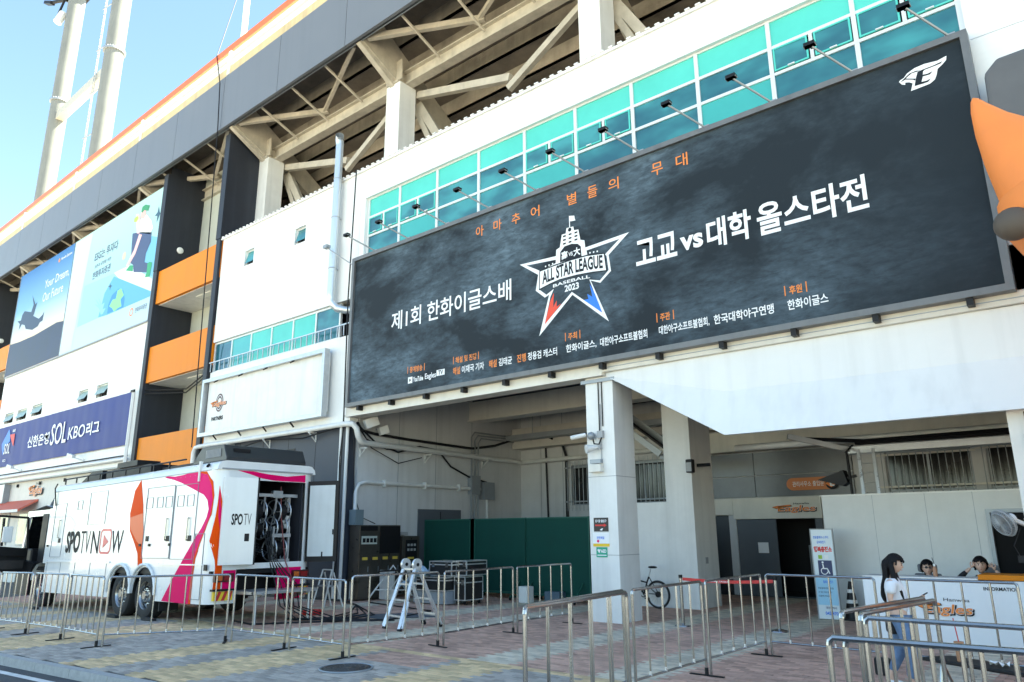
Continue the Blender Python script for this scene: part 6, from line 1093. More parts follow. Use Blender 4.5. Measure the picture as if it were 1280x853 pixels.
barrier((-1.73, 5.2), (.6, 5.32), 1.175, 'stainless steel barrier nearest the camera in the lower right corner, front rail', (0, 0), 8, True)
barrier((-1.66, 5.3), (.7, 5.42), 1.16, 'stainless steel barrier nearest the camera in the lower right corner, rear rail', (0, 0), 8, True)

# ---------------------------------------------------------------- kiosks, screens, cases
CAB = mat('locker_bronze', (.12, .105, .09), .3, .6, var=.15, scale=4)
t = thing('charging_cabinet', 'wide dark metal cabinet with four small screens and yellow plates, right of the white poles', 'cabinet', (-17.4, 14.4, 0))
MB().box(-17.85, -17.38, 13.85, 15.4, .5, 2.06).build('body', CAB, t, bevel=.012); MB().box(-17.8, -17.42, 13.9, 15.35, .0, .499).build('base', CAB, t); MB().box(-17.379, -17.37, 13.88, 14.5, 1.9, 2.03).build('header', BLACK, t)
MB().box(-17.379, -17.368, 14.6, 15.38, 1.25, 2.03).build('glass_front', BLACK, t)
o = MB().box(-17.379, -17.36, 13.92, 14.48, 1.52, 1.75).build('screen_row', mat('display_frame', (.5, .55, .5), .5), t)
for k in range(4): MB().box(-17.359, -17.352, 13.95+.135*k, 14.05+.135*k, 1.57, 1.69).build('screen', BLACK, o)
for k in range(4):
    o = MB().box(-17.379, -17.365, 13.88+.38*k, 14.23+.38*k, .55, 1.22).build('locker_door', CAB, t); MB().box(-17.364, -17.358, 13.96+.38*k, 14.15+.38*k, 1.08, 1.16).build('yellow_plate', BRASS, o); MB().box(-17.364, -17.35, 14.17+.38*k, 14.19+.38*k, .75, .9).build('handle', GREYF, o)
MB().box(-17.85, -17.55, 13.8, 14.1, 2.065, 2.5).build('top_box', mat('box_teal_grey', (.16, .22, .25), .5), t)
t = thing('ticket_machine', 'narrow dark machine with a black keypad panel, left of the green screens', 'machine', (-17.4, 15.9, 0))
MB().box(-17.85, -17.38, 15.5, 16.2, .1, 1.74).build('body', CAB, t, bevel=.012); MB().box(-17.379, -17.365, 15.62, 16.08, 1.02, 1.62).build('panel', BLACK, t)
for k in range(6): MB().box(-17.364, -17.355, 15.68+.13*(k % 3), 15.76+.13*(k % 3), 1.3+.14*(k//3), 1.37+.14*(k//3)).build('button', PLAST, t)
MB().box(-17.364, -17.355, 15.7, 15.95, 1.06, 1.12).build('yellow_plate', BRASS, t); MB().box(-17.9, -17.6, 15.6, 15.9, 1.76, 1.86).build('top_socket', PLAST, t)
def screen(x, label):
    t = thing('screen_board', label, 'screen', (x, 16.8, 0), 'green rolling screen boards')
    MB().box(x+.03, x+2.17, 16.79, 16.81, .2, 2.2).build('board', GREEN, t)
    b = MB(); b.box(x, x+.03, 16.77, 16.83, .14, 2.24).box(x+2.17, x+2.2, 16.77, 16.83, .14, 2.24).box(x+.031, x+2.169, 16.77, 16.83, 2.2, 2.235).box(x+.031, x+2.169, 16.77, 16.83, .14, .199); b.build('frame', mat('green_frame', (.01, .1, .07), .5), t)
    for xx in (x+.25, x+1.95):
        b = MB(); b.bar((xx, 16.35, .09), (xx, 17.2, .09), .04).bar((xx, 16.8, .09), (xx, 16.8, .2), .04).bar((xx, 16.4, .1), (xx, 16.78, .5), .03); lg = b.build('leg', MT['green_frame'], t)
        for yy in (16.37, 17.18): MB().disc((xx, yy, .045), (1,0,0), .045, .025, 10).build('castor', BLACK, lg)
for x, s in ((-18.0, 'left one of three green screen boards, behind the ladder'), (-15.8, 'middle one of three green screen boards, behind the black cases'), (-13.62, 'right one of three green screen boards, beside the white column')):
    screen(max(x, -17.78) if x < -17 else x, s)
t = thing('bollard', 'short white block standing under the right green screen board', 'block', (-13.0, 16.2, 0)); MB().box(-13.25, -12.95, 16.0, 16.3, 0, .42).build('block', WHITE2, t, bevel=.02)
t = thing('plastic_tub', 'blue grey tub under the right green screen board', 'tub', (-12.3, 16.5, 0)); MB().box(-12.6, -12.1, 16.3, 16.6, 0, .3).build('tub', mat('tub_blue', (.08, .13, .17), .5), t, bevel=.02)
CASE = mat('case_black', (.012, .012, .013), .5, var=.2)
def case(x0, x1, y0, y1, z0, z1, label, wheels=False):
    t = thing('flight_case', label, 'case', ((x0+x1)/2, y0, z0), 'black flight cases stacked in front of the green boards')
    MB().box(x0+.01, x1-.01, y0+.01, y1-.01, z0+.01, z1-.01).build('body', CASE, t)
    b = MB(); e = .025
    for z in (z0, z1-e): b.box(x0, x1, y0, y0+e, z, z+e).box(x0, x1, y1-e, y1, z, z+e).box(x0, x0+e, y0+e, y1-e, z, z+e).box(x1-e, x1, y0+e, y1-e, z, z+e)
    for x in (x0, x1-e):
        for y in (y0, y1-e): b.box(x, x+e, y, y+e, z0+e, z1-e)
    zl = z0+(z1-z0)*.72; b.box(x0+e, x1-e, y0-.002, y0+e, zl, zl+.03).box(x1-e, x1+.002, y0+e, y1-e, zl, zl+.03); b.build('edging', ALU, t)
    for x in (x0+.2*(x1-x0), x1-.2*(x1-x0)): MB().box(x-.05, x+.05, y0-.015, y0-.003, zl-.05, zl+.08).build('latch', STEEL, t)
    if wheels:
        for x in (x0+.08, x1-.08):
            for y in (y0+.08, y1-.08): MB().disc((x, y, z0-.05), (1,0,0), .05, .03, 12).build('castor', BLACK, t)
case(-15.0, -14.15, 14.35, 14.95, .72, 1.1, 'black flight case on top of the pile behind the ladder')
case(-14.14, -13.75, 14.5, 15.3, .74, 1.12, 'narrow black flight case at the top right of the pile')
case(-15.35, -14.25, 14.2, 14.95, .35, .7, 'long black flight case in the middle of the pile, under the top one')
case(-14.2, -13.8, 14.5, 15.2, .12, .72, 'tall wheeled black flight case at the right end of the pile', True)
t = thing('grey_bin', 'grey plastic drawer box at the bottom of the pile behind the ladder', 'box', (-15, 14.2, 0)); MB().box(-15.5, -14.25, 14.25, 14.95, .02, .34).build('box', mat('grey_bin', (.3, .34, .38), .4, var=.05), t, bevel=.02)
for z in (.1, .2): MB().box(-15.45, -14.3, 14.235, 14.249, z, z+.012).build('drawer_line', GREYF, t)
b = MB(); gx = 14; rr = random.Random(11); vs = []
for i in range(gx):
    for j in range(10): vs.append((-15.95+i*.085, 14.0+j*.07, .4+.5*math.exp(-((i-10)/5)**2)*.9+rr.uniform(-.05, .05)-.0*j+.12*math.sin(j*.8)))
b.add(vs, [(i*10+j, (i+1)*10+j, (i+1)*10+j+1, i*10+j+1) for i in range(gx-1) for j in range(9)])
tag(b.build('plastic_sheet', mat('pale_blue_sheet', (.4, .55, .68), .3, var=.2, scale=8), smooth=True, org=(-15.5, 14.2, .4)), 'crumpled pale blue plastic sheet draped beside the black cases', 'sheet')
b = MB(); b.add([(-14.4, 11.3, .006), (-13.6, 12.45, .006), (-12.55, 12.3, .006), (-13.2, 11.2, .006), (-14.4, 11.3, .014), (-13.6, 12.45, .014), (-12.55, 12.3, .014), (-13.2, 11.2, .014)], [(3,2,1,0),(4,5,6,7),(0,1,5,4),(1,2,6,5),(2,3,7,6),(3,0,4,7)])
tag(b.build('floor_mat', mat('mat_grey', (.1, .11, .12), .9), fix=True, org=(-13.4, 11.8, 0)), 'dark grey rubber mat on the red paving behind the ladder', 'mat')
t = thing('folding_chair', 'folded white trestle frame leaning by the machines', 'trestle', (-16.5, 14.2, 0))
b = MB(); b.tube([(-16.9, 13.9, .1), (-16.4, 14.3, .95), (-15.9, 14.6, .15)], .025, 6).tube([(-16.7, 14.3, .1), (-16.2, 14.6, .9)], .02, 6).tube([(-16.75, 14.0, .3), (-16.0, 14.5, .3)], .015, 6); b.build('frame', WHITE2, t, smooth=True); MB().box(-17.2, -16.6, 14.5, 14.55, .0, .8).build('white_panel', WHITE2, t); MB().bar((-16.6, 14.0, .8), (-15.9, 14.5, .85), .3, .04).build('black_cloth', BLACK, t)
# folding ladder
t = thing('folding_ladder', 'multi joint aluminium folding ladder standing open on the paving', 'ladder', (-11.6, 10.6, 0))
top = [Vector((-11.86, 10.68, 1.24)), Vector((-11.5, 10.66, 1.24))]
for nm, (a, c) in (('front', (Vector((-11.94, 10.23, 0)), Vector((-11.35, 10.1, 0)))), ('rear', (Vector((-11.82, 11.2, 0)), Vector((-11.26, 11.12, 0))))):
    for k, f in enumerate((a, c)):
        MB().bar(f+Vector((0,0,.04)), top[k]+Vector((0, -.05 if nm == 'front' else .05, -.1)), .035, .075, up=(1,0,0)).build('rail', ALU, t)
        MB().bar(f, f+(top[k]-f)*.07, .05, .09, up=(1,0,0)).build('rubber_shoe', BLACK, t)
        MB().bar(f+(top[k]-f)*.04+Vector((-.05 if k == 0 else .05, 0, 0)), f+(top[k]-f)*.42+Vector((-.03 if k == 0 else .03, 0, 0)), .03, .07, up=(1,0,0)).build('outer_rail', ALU, t)
    for k in range(4): s = .2+.235*k; MB().bar(a+(top[0]-a)*s, c+(top[1]-c)*s, .03, .035).build('rung', ALU, t)
for k in range(2): b = MB(); b.disc(top[k]+Vector((0, 0, -.03)), (1,0,0), .12, .05, 20); h = b.build('hinge', ALU, t, smooth=True); MB().disc(top[k]+Vector((0, 0, -.03)), (1,0,0), .035, .07, 12).build('hinge_lock', BLACK, h)
t = thing('step_stool', 'small white folding step stool behind the barrier at the truck rear', 'stool', (-16.4, 12.1, 0))
b = MB()
for x in (-16.75, -16.25): b.bar((x, 11.9, 0), (x+.06 if x < -16.5 else x-.06, 12.15, .92), .03); b.bar((x, 12.5, 0), (x+.06 if x < -16.5 else x-.06, 12.2, .85), .03)
b.bar((-16.69, 12.15, .92), (-16.31, 12.15, .92), .03); b.build('frame', WHITE2, t); MB().box(-16.7, -16.3, 12.0, 12.2, .5, .54).build('step', PLAST, t)
b = MB(); 
for k in range(4): b.ring((-15.3, 10.9, .02+.02*k), (0,0,1), .2+.03*(k % 2), .018, 24, 5)
tag(b.build('cable_coil', RED, smooth=True, org=(-15.3, 10.9, 0)), 'coil of red cable lying on the paving behind the truck', 'cable')
b = MB()
for k in range(4): b.tube([(-14.9+.1*k, 9.9, .02), (-14.3+.2*k, 10.6, .02), (-14.8+.3*k, 11.6, .02), (-16.2, 12.9, .02), (-17.4, 13.3+.06*k, .02), (-19, 13.4+.05*k, .02)], .016, 5)
b.tube([(-15.5, 9.0, .02), (-14.6, 8.9, .02), (-14.0, 9.8, .02), (-12.9, 11.2, .02), (-13.5, 13, .02), (-16.5, 13.55, .02)], .018, 5)
tag(b.build('ground_cables', BLACK, smooth=True, org=(-15, 11, 0)), 'black cables snaking over the paving behind the truck', 'cables')
for i, (x, y) in enumerate(((-17.4, 8.0), (-19.0, 7.9), (-23.9, 7.8))): tag(MB().box(x-.25, x+.25, y, y+.12, gz(x), gz(x)+.06).build('wheel_chock', RUB, org=(x, y, 0)), 'black rubber chock at the truck %s' % ['rearmost wheel', 'middle wheel', 'front wheel'][i], 'chock', 'black wheel chocks')

# ---------------------------------------------------------------- bicycle
t = thing('bicycle', 'black mountain bicycle half hidden behind the white column', 'bicycle', (-9.95, 16.9, 0)); by = 16.85; hx, fx = -9.48, -10.55
for x, nm in ((hx, 'rear_wheel'), (fx, 'front_wheel')):
    w_ = MB().ring((x, by, .33), (0,1,0), .305, .028, 32, 8).build(nm, RUB, t, smooth=True); b = MB()
    for k in range(18): a = 2*pi*k/18; b.tube([(x, by+.02*(-1)**k, .33), (x+.28*math.cos(a), by, .33+.28*math.sin(a))], .0025, 3)
    b.ring((x, by, .33), (0,1,0), .275, .01, 28, 5); b.build('spokes', GALV, w_); MB().disc((x, by, .33), (0,1,0), .07, .05, 14).build('hub', BLACK, w_)
b = MB(); bbx = (-9.87, by, .34); st = (-9.72, by, .74); hd = (-10.38, by, .8)
b.tube([bbx, (-9.78, by, .6), st], .02, 8).tube([bbx, (-10.1, by, .52), (-10.35, by, .72)], .024, 8).tube([(-9.78, by, .6), (-10.1, by, .66), hd], .018, 8).tube([bbx, (hx, by+.04, .33)], .013, 6).tube([st, (hx, by+.04, .33)], .012, 6).tube([(-9.8, by, .55), (hx, by-.04, .33)], .012, 6)
b.build('frame', BLACK, t, smooth=True); MB().tube([hd, (-10.5, by+.04, .36), (fx, by+.05, .33)], .018, 6).build('fork', BLACK, t)
MB().tube([st, (-9.66, by, .93)], .014, 8).build('seat_post', ALU, t); b = MB(); b.ball((-9.6, by, .97), (.13, .06, .03), 14, 8); b.build('saddle', BLACK, t, smooth=True)
MB().tube([hd, (-10.42, by, .98)], .016, 6).tube([(-10.4, by-.3, 1.0), (-10.44, by, .99), (-10.4, by+.3, 1.0)], .014, 6).build('handlebar', BLACK, t, smooth=True)
b = MB().ring((bbx[0], by-.05, .34), (0,1,0), .08, .012, 20, 4); b.bar((bbx[0], by-.07, .34), (bbx[0]+.12, by-.08, .24), .02); b.build('crankset', BLACK, t); MB().box(bbx[0]+.08, bbx[0]+.18, by-.14, by-.06, .22, .25).build('pedal', BLACK, t)
# belt posts
def post(x, y, label, h=.92):
    t = thing('belt_post', label, 'belt post', (x, y, 0), 'steel posts with red belt'); MB().tube([(x, y, .02), (x, y, h)], .032, 10).build('pole', STEEL, t, smooth=True); MB().tube([(x, y, 0), (x, y, .02), (x, y, .05)], [.17, .16, .05], 20).build('base', STEEL, t, smooth=True); MB().tube([(x, y, h), (x, y, h+.06)], .04, 10).build('belt_head', BLACK, t); return t
p1 = post(-7.43, 14.15, 'steel belt post standing nearer the bicycle'); p2 = post(-5.6, 14.45, 'steel belt post at the right end of the red belt, before the dark doorway')
o = MB().box(-7.38, -5.65, -.002, .002, .86, .92); vs = []
for v in o.v: vs.append((v[0], 14.15+(v[0]+7.43)*.164+v[1], v[2]-.03*math.sin((v[0]+7.38)/1.73*pi)))
o = MB(); k = 14; vs = []
for i in range(k+1):
    x = -7.39+i*(1.75/k)
    for z in (.87, .93): vs.append((x, 14.15+(x+7.43)*.164, z-.035*math.sin(pi*i/k)))
o.add(vs, [(2*i, 2*i+2, 2*i+3, 2*i+1) for i in range(k)]); bl = o.build('red_belt', RED, p1)
text('HANWHA EAGLES', 'belt_lettering', p1, TXTW, lambda u, v, d=0: (u, 14.142+(u+7.43)*.164, v-.03), -6.95, -6.45, .885, .91, .02)
# sign board and cone
t = thing('sign_board', 'leaning white sign board with a blue wheelchair symbol and Korean lettering', 'sign board', (-5.4, 16.9, 0)); bm_ = lambda y: Sp(y)
MB().box(-5.66, -5.22, 16.9, 16.94, .02, 1.85).build('board', mat('board_white', (.72, .8, .85), .4), t)
b = MB(); b.box(-5.68, -5.661, 16.89, 16.95, 0, 1.87).box(-5.219, -5.2, 16.89, 16.95, 0, 1.87).box(-5.66, -5.22, 16.89, 16.95, 1.851, 1.87); b.build('frame', PLAST, t); f_ = bm_(16.896); f2_ = bm_(16.893)
MB().poly([f_(-5.65, .3), f_(-5.23, .3), f_(-5.23, .85), f_(-5.65, .85)]).build('blue_field', mat('pale_blue_print', (.35, .65, .85), .5), t)
text('전동휠체어·스쿠터', 'lettering', t, TXTB, f_, -5.62, -5.3, 1.66, 1.72, .02); text('급속충전기', 'lettering', t, TXTB, f_, -5.55, -5.37, 1.56, 1.62, .02)
text('행복충전소', 'red_lettering', t, TXTR, f_, -5.63, -5.25, 1.38, 1.5, .05)
MB().poly([f_(-5.55, 1.24), f_(-5.47, 1.24), f_(-5.47, 1.32), f_(-5.55, 1.32)]).build('green_cell', mat('cell_green', (.3, .5, .05), .5), t); MB().poly([f_(-5.42, 1.24), f_(-5.34, 1.24), f_(-5.34, 1.32), f_(-5.42, 1.32)]).build('white_cell', TXTW, t)
sq = MB().poly([f_(-5.57, .9), f_(-5.28, .9), f_(-5.28, 1.21), f_(-5.57, 1.21)]).build('wheelchair_symbol', TXTN, t)
b = MB(); b.ball(f2_(-5.47, 1.16), (.02, .001, .02), 10, 6); b.add([(x, y-.003, z) for x, y, z in MB().tube([f2_(-5.465, 1.13), f2_(-5.455, 1.05), f2_(-5.38, 1.045), f2_(-5.35, .96), f2_(-5.32, .97)], .01, 5).v], []); 
b = MB(); b.poly([f2_(*p) for p in circ((-5.47, 1.17), .022, 12)]).poly([f2_(-5.485, 1.14), f2_(-5.46, 1.14), f2_(-5.445, 1.03), f2_(-5.47, 1.03)]).poly([f2_(-5.46, 1.03), f2_(-5.38, 1.03), f2_(-5.38, 1.055), f2_(-5.46, 1.055)]).poly([f2_(-5.4, 1.04), f2_(-5.375, 1.05), f2_(-5.33, .94), f2_(-5.355, .93)])
cc = [(-5.45+.075*math.cos(a), .99+.075*math.sin(a)) for a in [pi*.6+k*pi/12*1.35 for k in range(13)]]; ci = [(-5.45+.057*math.cos(a), .99+.057*math.sin(a)) for a in [pi*.6+k*pi/12*1.35 for k in range(13)]]
b.add([f2_(*p) for p in cc]+[f2_(*p) for p in ci], [(i, i+1, 14+i, 13+i) for i in range(12)]); b.build('wheelchair_pictogram', TXTW, sq)
text('휠체어충전기', 'lettering', t, TXTB, f2_, -5.5, -5.3, .74, .8, .02)
for k, s in enumerate(('전동휠체어를 충전할', '수 있는 장소입니다', '이용해 주세요')): text(s, 'small_lettering', t, TXTN, f2_, -5.62, -5.3+(-.04*k), .62-.08*k, .66-.08*k, .01)
text('대전광역시', 'lettering', t, TXTN, f_, -5.5, -5.28, .22, .27, .02); text('042-470', 'lettering', t, TXTB, f_, -5.52, -5.26, .1, .17, .03)
t = thing('traffic_cone', 'black traffic cone with two white bands behind the sign board', 'cone', (-5.0, 17.15, 0)); c0 = (-5.05, 17.2)
MB().tube([(*c0, .03), (*c0, .78)], [.17, .03], 20).build('cone', BLACK, t, smooth=True); MB().box(c0[0]-.22, c0[0]+.22, c0[1]-.22, c0[1]+.22, 0, .03).build('base', BLACK, t)
for z in (.34, .55): MB().tube([(*c0, z), (*c0, z+.07)], [.175-.187*(z-.03)+.003, .175-.187*(z+.04)+.003], 20, cap=False).build('white_band', WHITE2, t, smooth=True)

# ---------------------------------------------------------------- information counter
t = thing('information_counter', 'white counter with the team wordmark and an orange information desk top', 'counter', (-2.5, 14.2, 0))
MB().box(-3.95, 1.5, 14.2, 14.26, .02, 1.05).build('front_panel', mat('counter_white', (.8, .83, .86), .35, var=.02), t); MB().box(-3.95, -2.21, 14.2, 14.75, 1.051, 1.075).build('white_top', WHITE2, t)
MB().box(-2.2, 1.5, 14.17, 14.85, 1.06, 1.14).build('orange_top', ORANGE, t, bevel=.01); MB().box(-2.2, 1.5, 14.19, 14.26, 0, .019).build('orange_plinth', ORANGE, t); MB().box(-3.95, -3.9, 14.261, 14.7, .02, 1.05).build('side_panel', WHITE2, t)
wordmark(t, Sp(14.19), -3.15, -2.33, .46, .68, hanwha=False); text('Hanwha', 'small_lettering', t, TXTD, Sp(14.195), -2.74, -2.37, .71, .76, 0); text('INFORMATION', 'lettering', t, TXTD, Sp(14.195), -2.15, -1.67, .9, .955, .02)
# fan on the right column
t = thing('wall_fan', 'grey and white wall fan fixed to the column at the right edge', 'fan', (-1.5, 13.4, 1.95)); ax = Vector((-.55, -.55, -.35)).normalized(); c = Vector((-1.62, 13.3, 1.93))
b = MB(); b.ring(c, ax, .2, .012, 28, 6); b.ring(c+ax*.05, ax, .17, .006, 24, 4); b.ring(c-ax*.05, ax, .18, .006, 24, 4)
a_ = ax.orthogonal().normalized(); b_ = ax.cross(a_)
for k in range(40):
    q_ = 2*pi*k/40; d = a_*math.cos(q_)+b_*math.sin(q_); b.tube([c+ax*.06, c+d*.17+ax*.05, c+d*.2, c+d*.18-ax*.05, c-ax*.06], .0045, 3)
b.build('cage', PLAST, t, smooth=True); b = MB(); b.disc(c-ax*.12, ax, .075, .12, 16); b.build('motor', WHITE2, t, smooth=True)
for k in range(3): 
    q_ = 2*pi*k/3; d = a_*math.cos(q_)+b_*math.sin(q_); e = a_*math.cos(q_+.7)+b_*math.sin(q_+.7); MB().poly([c+d*.03, c+d*.16+ax*.02, c+e*.16-ax*.02, c+e*.03]).build('blade', GREYF, t)
b = MB(); b.bar(c-ax*.15, (-1.38, 13.66, 1.9), .05); b.box(-1.39, -1.28, 13.6, 13.7, 1.75, 2.0); b.build('bracket', WHITE2, t)
b = MB(); b.tube([(-1.45, 13.5, 1.85), (-1.55, 13.4, 1.6), (-1.5, 13.45, 1.45)], .008, 5); b.box(-1.53, -1.45, 13.42, 13.46, 1.36, 1.46); b.build('pull_cord', BLACK, t)
t = thing('wall_meter', 'small grey meter box high on the column at the right edge', 'box', (-1.1, 13.65, 3.1)); MB().box(-1.2, -1.0, 13.6, 13.7, 3.0, 3.25).build('box', PLAST, t); MB().tube([(-1.15, 13.68, 3.25), (-1.15, 13.68, 3.6)], .015, 5).build('lead', BLACK, t)
# bench and things on it
t = thing('bench', 'low black folding bench in front of the counter', 'bench', (-1.8, 9.3, 0)); b = MB()
b.add([(-2.2, 9.75, .42), (-1.95, 10.05, .42), (-.95, 9.6, .42), (-1.15, 9.25, .42), (-2.2, 9.75, .46), (-1.95, 10.05, .46), (-.95, 9.6, .46), (-1.15, 9.25, .46)], [(3,2,1,0),(4,5,6,7),(0,1,5,4),(1,2,6,5),(2,3,7,6),(3,0,4,7)]); b.build('seat', BLACK, t, fix=True, bevel=.012)
for x, y in ((-2.0, 9.82), (-1.15, 9.45)): MB().tube([(x-.05, y-.1, 0), (x, y, .42)], .015, 6).tube([(x+.12, y+.12, 0), (x, y, .42)], .015, 6).build('leg', STEEL, t)
t = thing('paper_cup', 'brown drink cup with a red straw standing on the bench', 'cup', (-1.75, 9.65, .46)); MB().tube([(-1.78, 9.68, .46), (-1.78, 9.68, .66)], [.04, .05], 14).build('cup', mat('cup_brown', (.45, .22, .12), .5), t, smooth=True); MB().tube([(-1.78, 9.68, .66), (-1.8, 9.67, .9)], .006, 5).build('straw', RED, t)
b = MB(); rr = random.Random(2); vs = [(-1.5+.03*i, 9.5+.03*j, .465+rr.random()*.05) for i in range(7) for j in range(5)]; b.add(vs, [(i*5+j, (i+1)*5+j, (i+1)*5+j+1, i*5+j+1) for i in range(6) for j in range(4)]); tag(b.build('tissue', WHITE2, org=(-1.4, 9.56, .46)), 'crumpled white tissue lying on the black bench', 'tissue')
t = thing('teal_crate', 'teal plastic crate on the ground under the bench', 'crate', (-2.0, 9.1, 0)); b = MB(); wall(b, 0, 1, 0, 1, 0, 1, [])
MB().box(-2.15, -1.55, 8.95, 8.97, 0, .2).box(-2.15, -1.55, 9.28, 9.3, 0, .2).box(-2.15, -2.13, 8.971, 9.279, 0, .2).box(-1.57, -1.55, 8.971, 9.279, 0, .2).box(-2.13, -1.57, 8.971, 9.279, 0, .02).build('crate', mat('crate_teal', (.02, .2, .24), .5), t)
t = thing('black_bag', 'small black bag on the paving behind the woman', 'bag', (-3.0, 10.9, 0)); MB().box(-3.05, -2.85, 11.0, 11.12, 0, .22).build('bag', BLACK, t, bevel=.03)
t = thing('spray_bottle', 'brown bottle with a white cap standing on the counter between the two men', 'bottle', (-2.86, 14.5, 1.075)); MB().tube([(-2.86, 14.5, 1.076), (-2.86, 14.5, 1.2), (-2.86, 14.5, 1.24)], [.035, .035, .015], 12).build('body', mat('cup_brown', (.45, .22, .12), .5), t, smooth=True); MB().tube([(-2.86, 14.5, 1.24), (-2.86, 14.5, 1.28)], .018, 8).build('cap', WHITE2, t); MB().tube([(-2.86, 14.5, 1.28), (-2.88, 14.5, 1.38)], .005, 4).build('nozzle', BLACK, t)
t = thing('monitor_back', 'large black monitor standing on the orange desk top', 'monitor', (-1.6, 14.6, 1.14)); MB().box(-1.95, -1.2, 14.55, 14.6, 1.2, 1.75).build('screen', BLACK, t, bevel=.01); MB().box(-1.65, -1.5, 14.5, 14.65, 1.141, 1.2).build('stand', BLACK, t)
bpy.data.objects.remove(bpy.data.objects[t.children[1].name]); bpy.data.objects.remove(t.children[0]); bpy.data.objects.remove(t)
# office chairs
def chair(x, y, label):
    t = thing('office_chair', label, 'chair', (x, y, 0), 'grey office chairs behind the counter'); m = mat('chair_grey', (.14, .145, .155), .7)
    MB().box(x-.25, x+.25, y-.22, y+.25, .44, .52).build('seat', m, t, bevel=.03); MB().box(x-.22, x+.22, y+.24, y+.3, .6, 1.08).build('backrest', m, t, bevel=.03); MB().box(x-.16, x+.16, y+.25, y+.31, 1.1, 1.24).build('headrest', m, t, bevel=.03)
    b = MB(); b.tube([(x, y, .06), (x, y, .44)], .03, 8)
    for k in range(5): a = 2*pi*k/5; b.bar((x, y, .1), (x+.28*math.cos(a), y+.28*math.sin(a), .05), .04)
    b.bar((x, y+.2, .5), (x, y+.3, .7), .05); b.bar((x, y+.28, 1.05), (x, y+.28, 1.12), .1); b.build('base', BLACK, t); return t
chair(-3.14, 15.05, 'grey office chair with a headrest, behind the man in sunglasses'); chair(-2.2, 15.1, 'grey office chair under the man raising his hand to his head')

# ---------------------------------------------------------------- plain orange inflatable
t = thing('orange_inflatable', 'plain orange inflatable with a pointed lobe and grey round pad at the right', 'inflatable', (.1, 11.5, 0)); OF = mat('orange_fabric', (.9, .26, .06), .6, var=.05, scale=2, bump=.15, bscale=5)
b = MB(); n_ = 40; prof = [(-1.62, .1, .0, 0), (-1.2, .55, 0, 0), (-.8, .88, 0, 0), (-.3, 1.06, 0, 0), (.2, 1.08, 0, 0), (.7, .9, .02, 0), (1.05, .55, .04, 0), (1.2, .05, .05, 0)]
cx_, cy_, cz_ = .22, 11.6, 6.0
b.add([(cx_+r*math.cos(2*pi*i/n_), cy_+r*.9*math.sin(2*pi*i/n_), cz_+z*.72) for z, r, _, _ in prof for i in range(n_)], [(p*n_+i, p*n_+(i+1) % n_, (p+1)*n_+(i+1) % n_, (p+1)*n_+i) for p in range(len(prof)-1) for i in range(n_)]+[tuple(range(n_))]); b.build('body', OF, t, smooth=True, fix=True)
b = MB(); b.tube([(-.05, 11.5, 6.1), (-.3, 11.45, 6.6), (-.55, 11.42, 7.0), (-.72, 11.42, 7.35), (-.83, 11.42, 7.65), (-.87, 11.42, 7.8), (-.885, 11.42, 7.85)], [.75, .6, .4, .24, .12, .055, .008], 32); b.build('pointed_lobe', OF, t, smooth=True)
MB().ball((-.66, 10.9, 5.66), (.23, .2, .22), 18, 12).build('round_pad', mat('grey_fabric', (.095, .075, .06), .7, bump=.2, bscale=6), t, smooth=True)
MB().tube([(.6, 11.6, 0), (.6, 11.6, 3), (.45, 11.6, 5.2)], [.75, .6, .7], 20).build('lower_tube', OF, t, smooth=True); MB().disc((.6, 11.6, .04), (0,0,1), .85, .08, 24).build('blower_base', BLACK, t)
t = thing('grey_hood', 'dark grey fabric hood on the wall above the inflatable', 'hood', (1, 13.2, 8.6)); b = MB(); hp = [(-.82, 8.3), (-.8, 9.0), (-.6, 9.2), (4, 9.35), (4, 7.6), (.2, 7.75), (-.4, 7.95)]
b.prism(hp, lambda u, v, d: (u, 12.9+d, v), .75); b.build('hood', mat('hood_grey', (.11, .115, .125), .7, var=.1), t, fix=True, bevel=.06); MB().box(-.6, 4, 12.95, 13.6, 7.2, 7.7).build('hood_shadow_box', mat('hood_brown', (.06, .045, .035), .8), t)

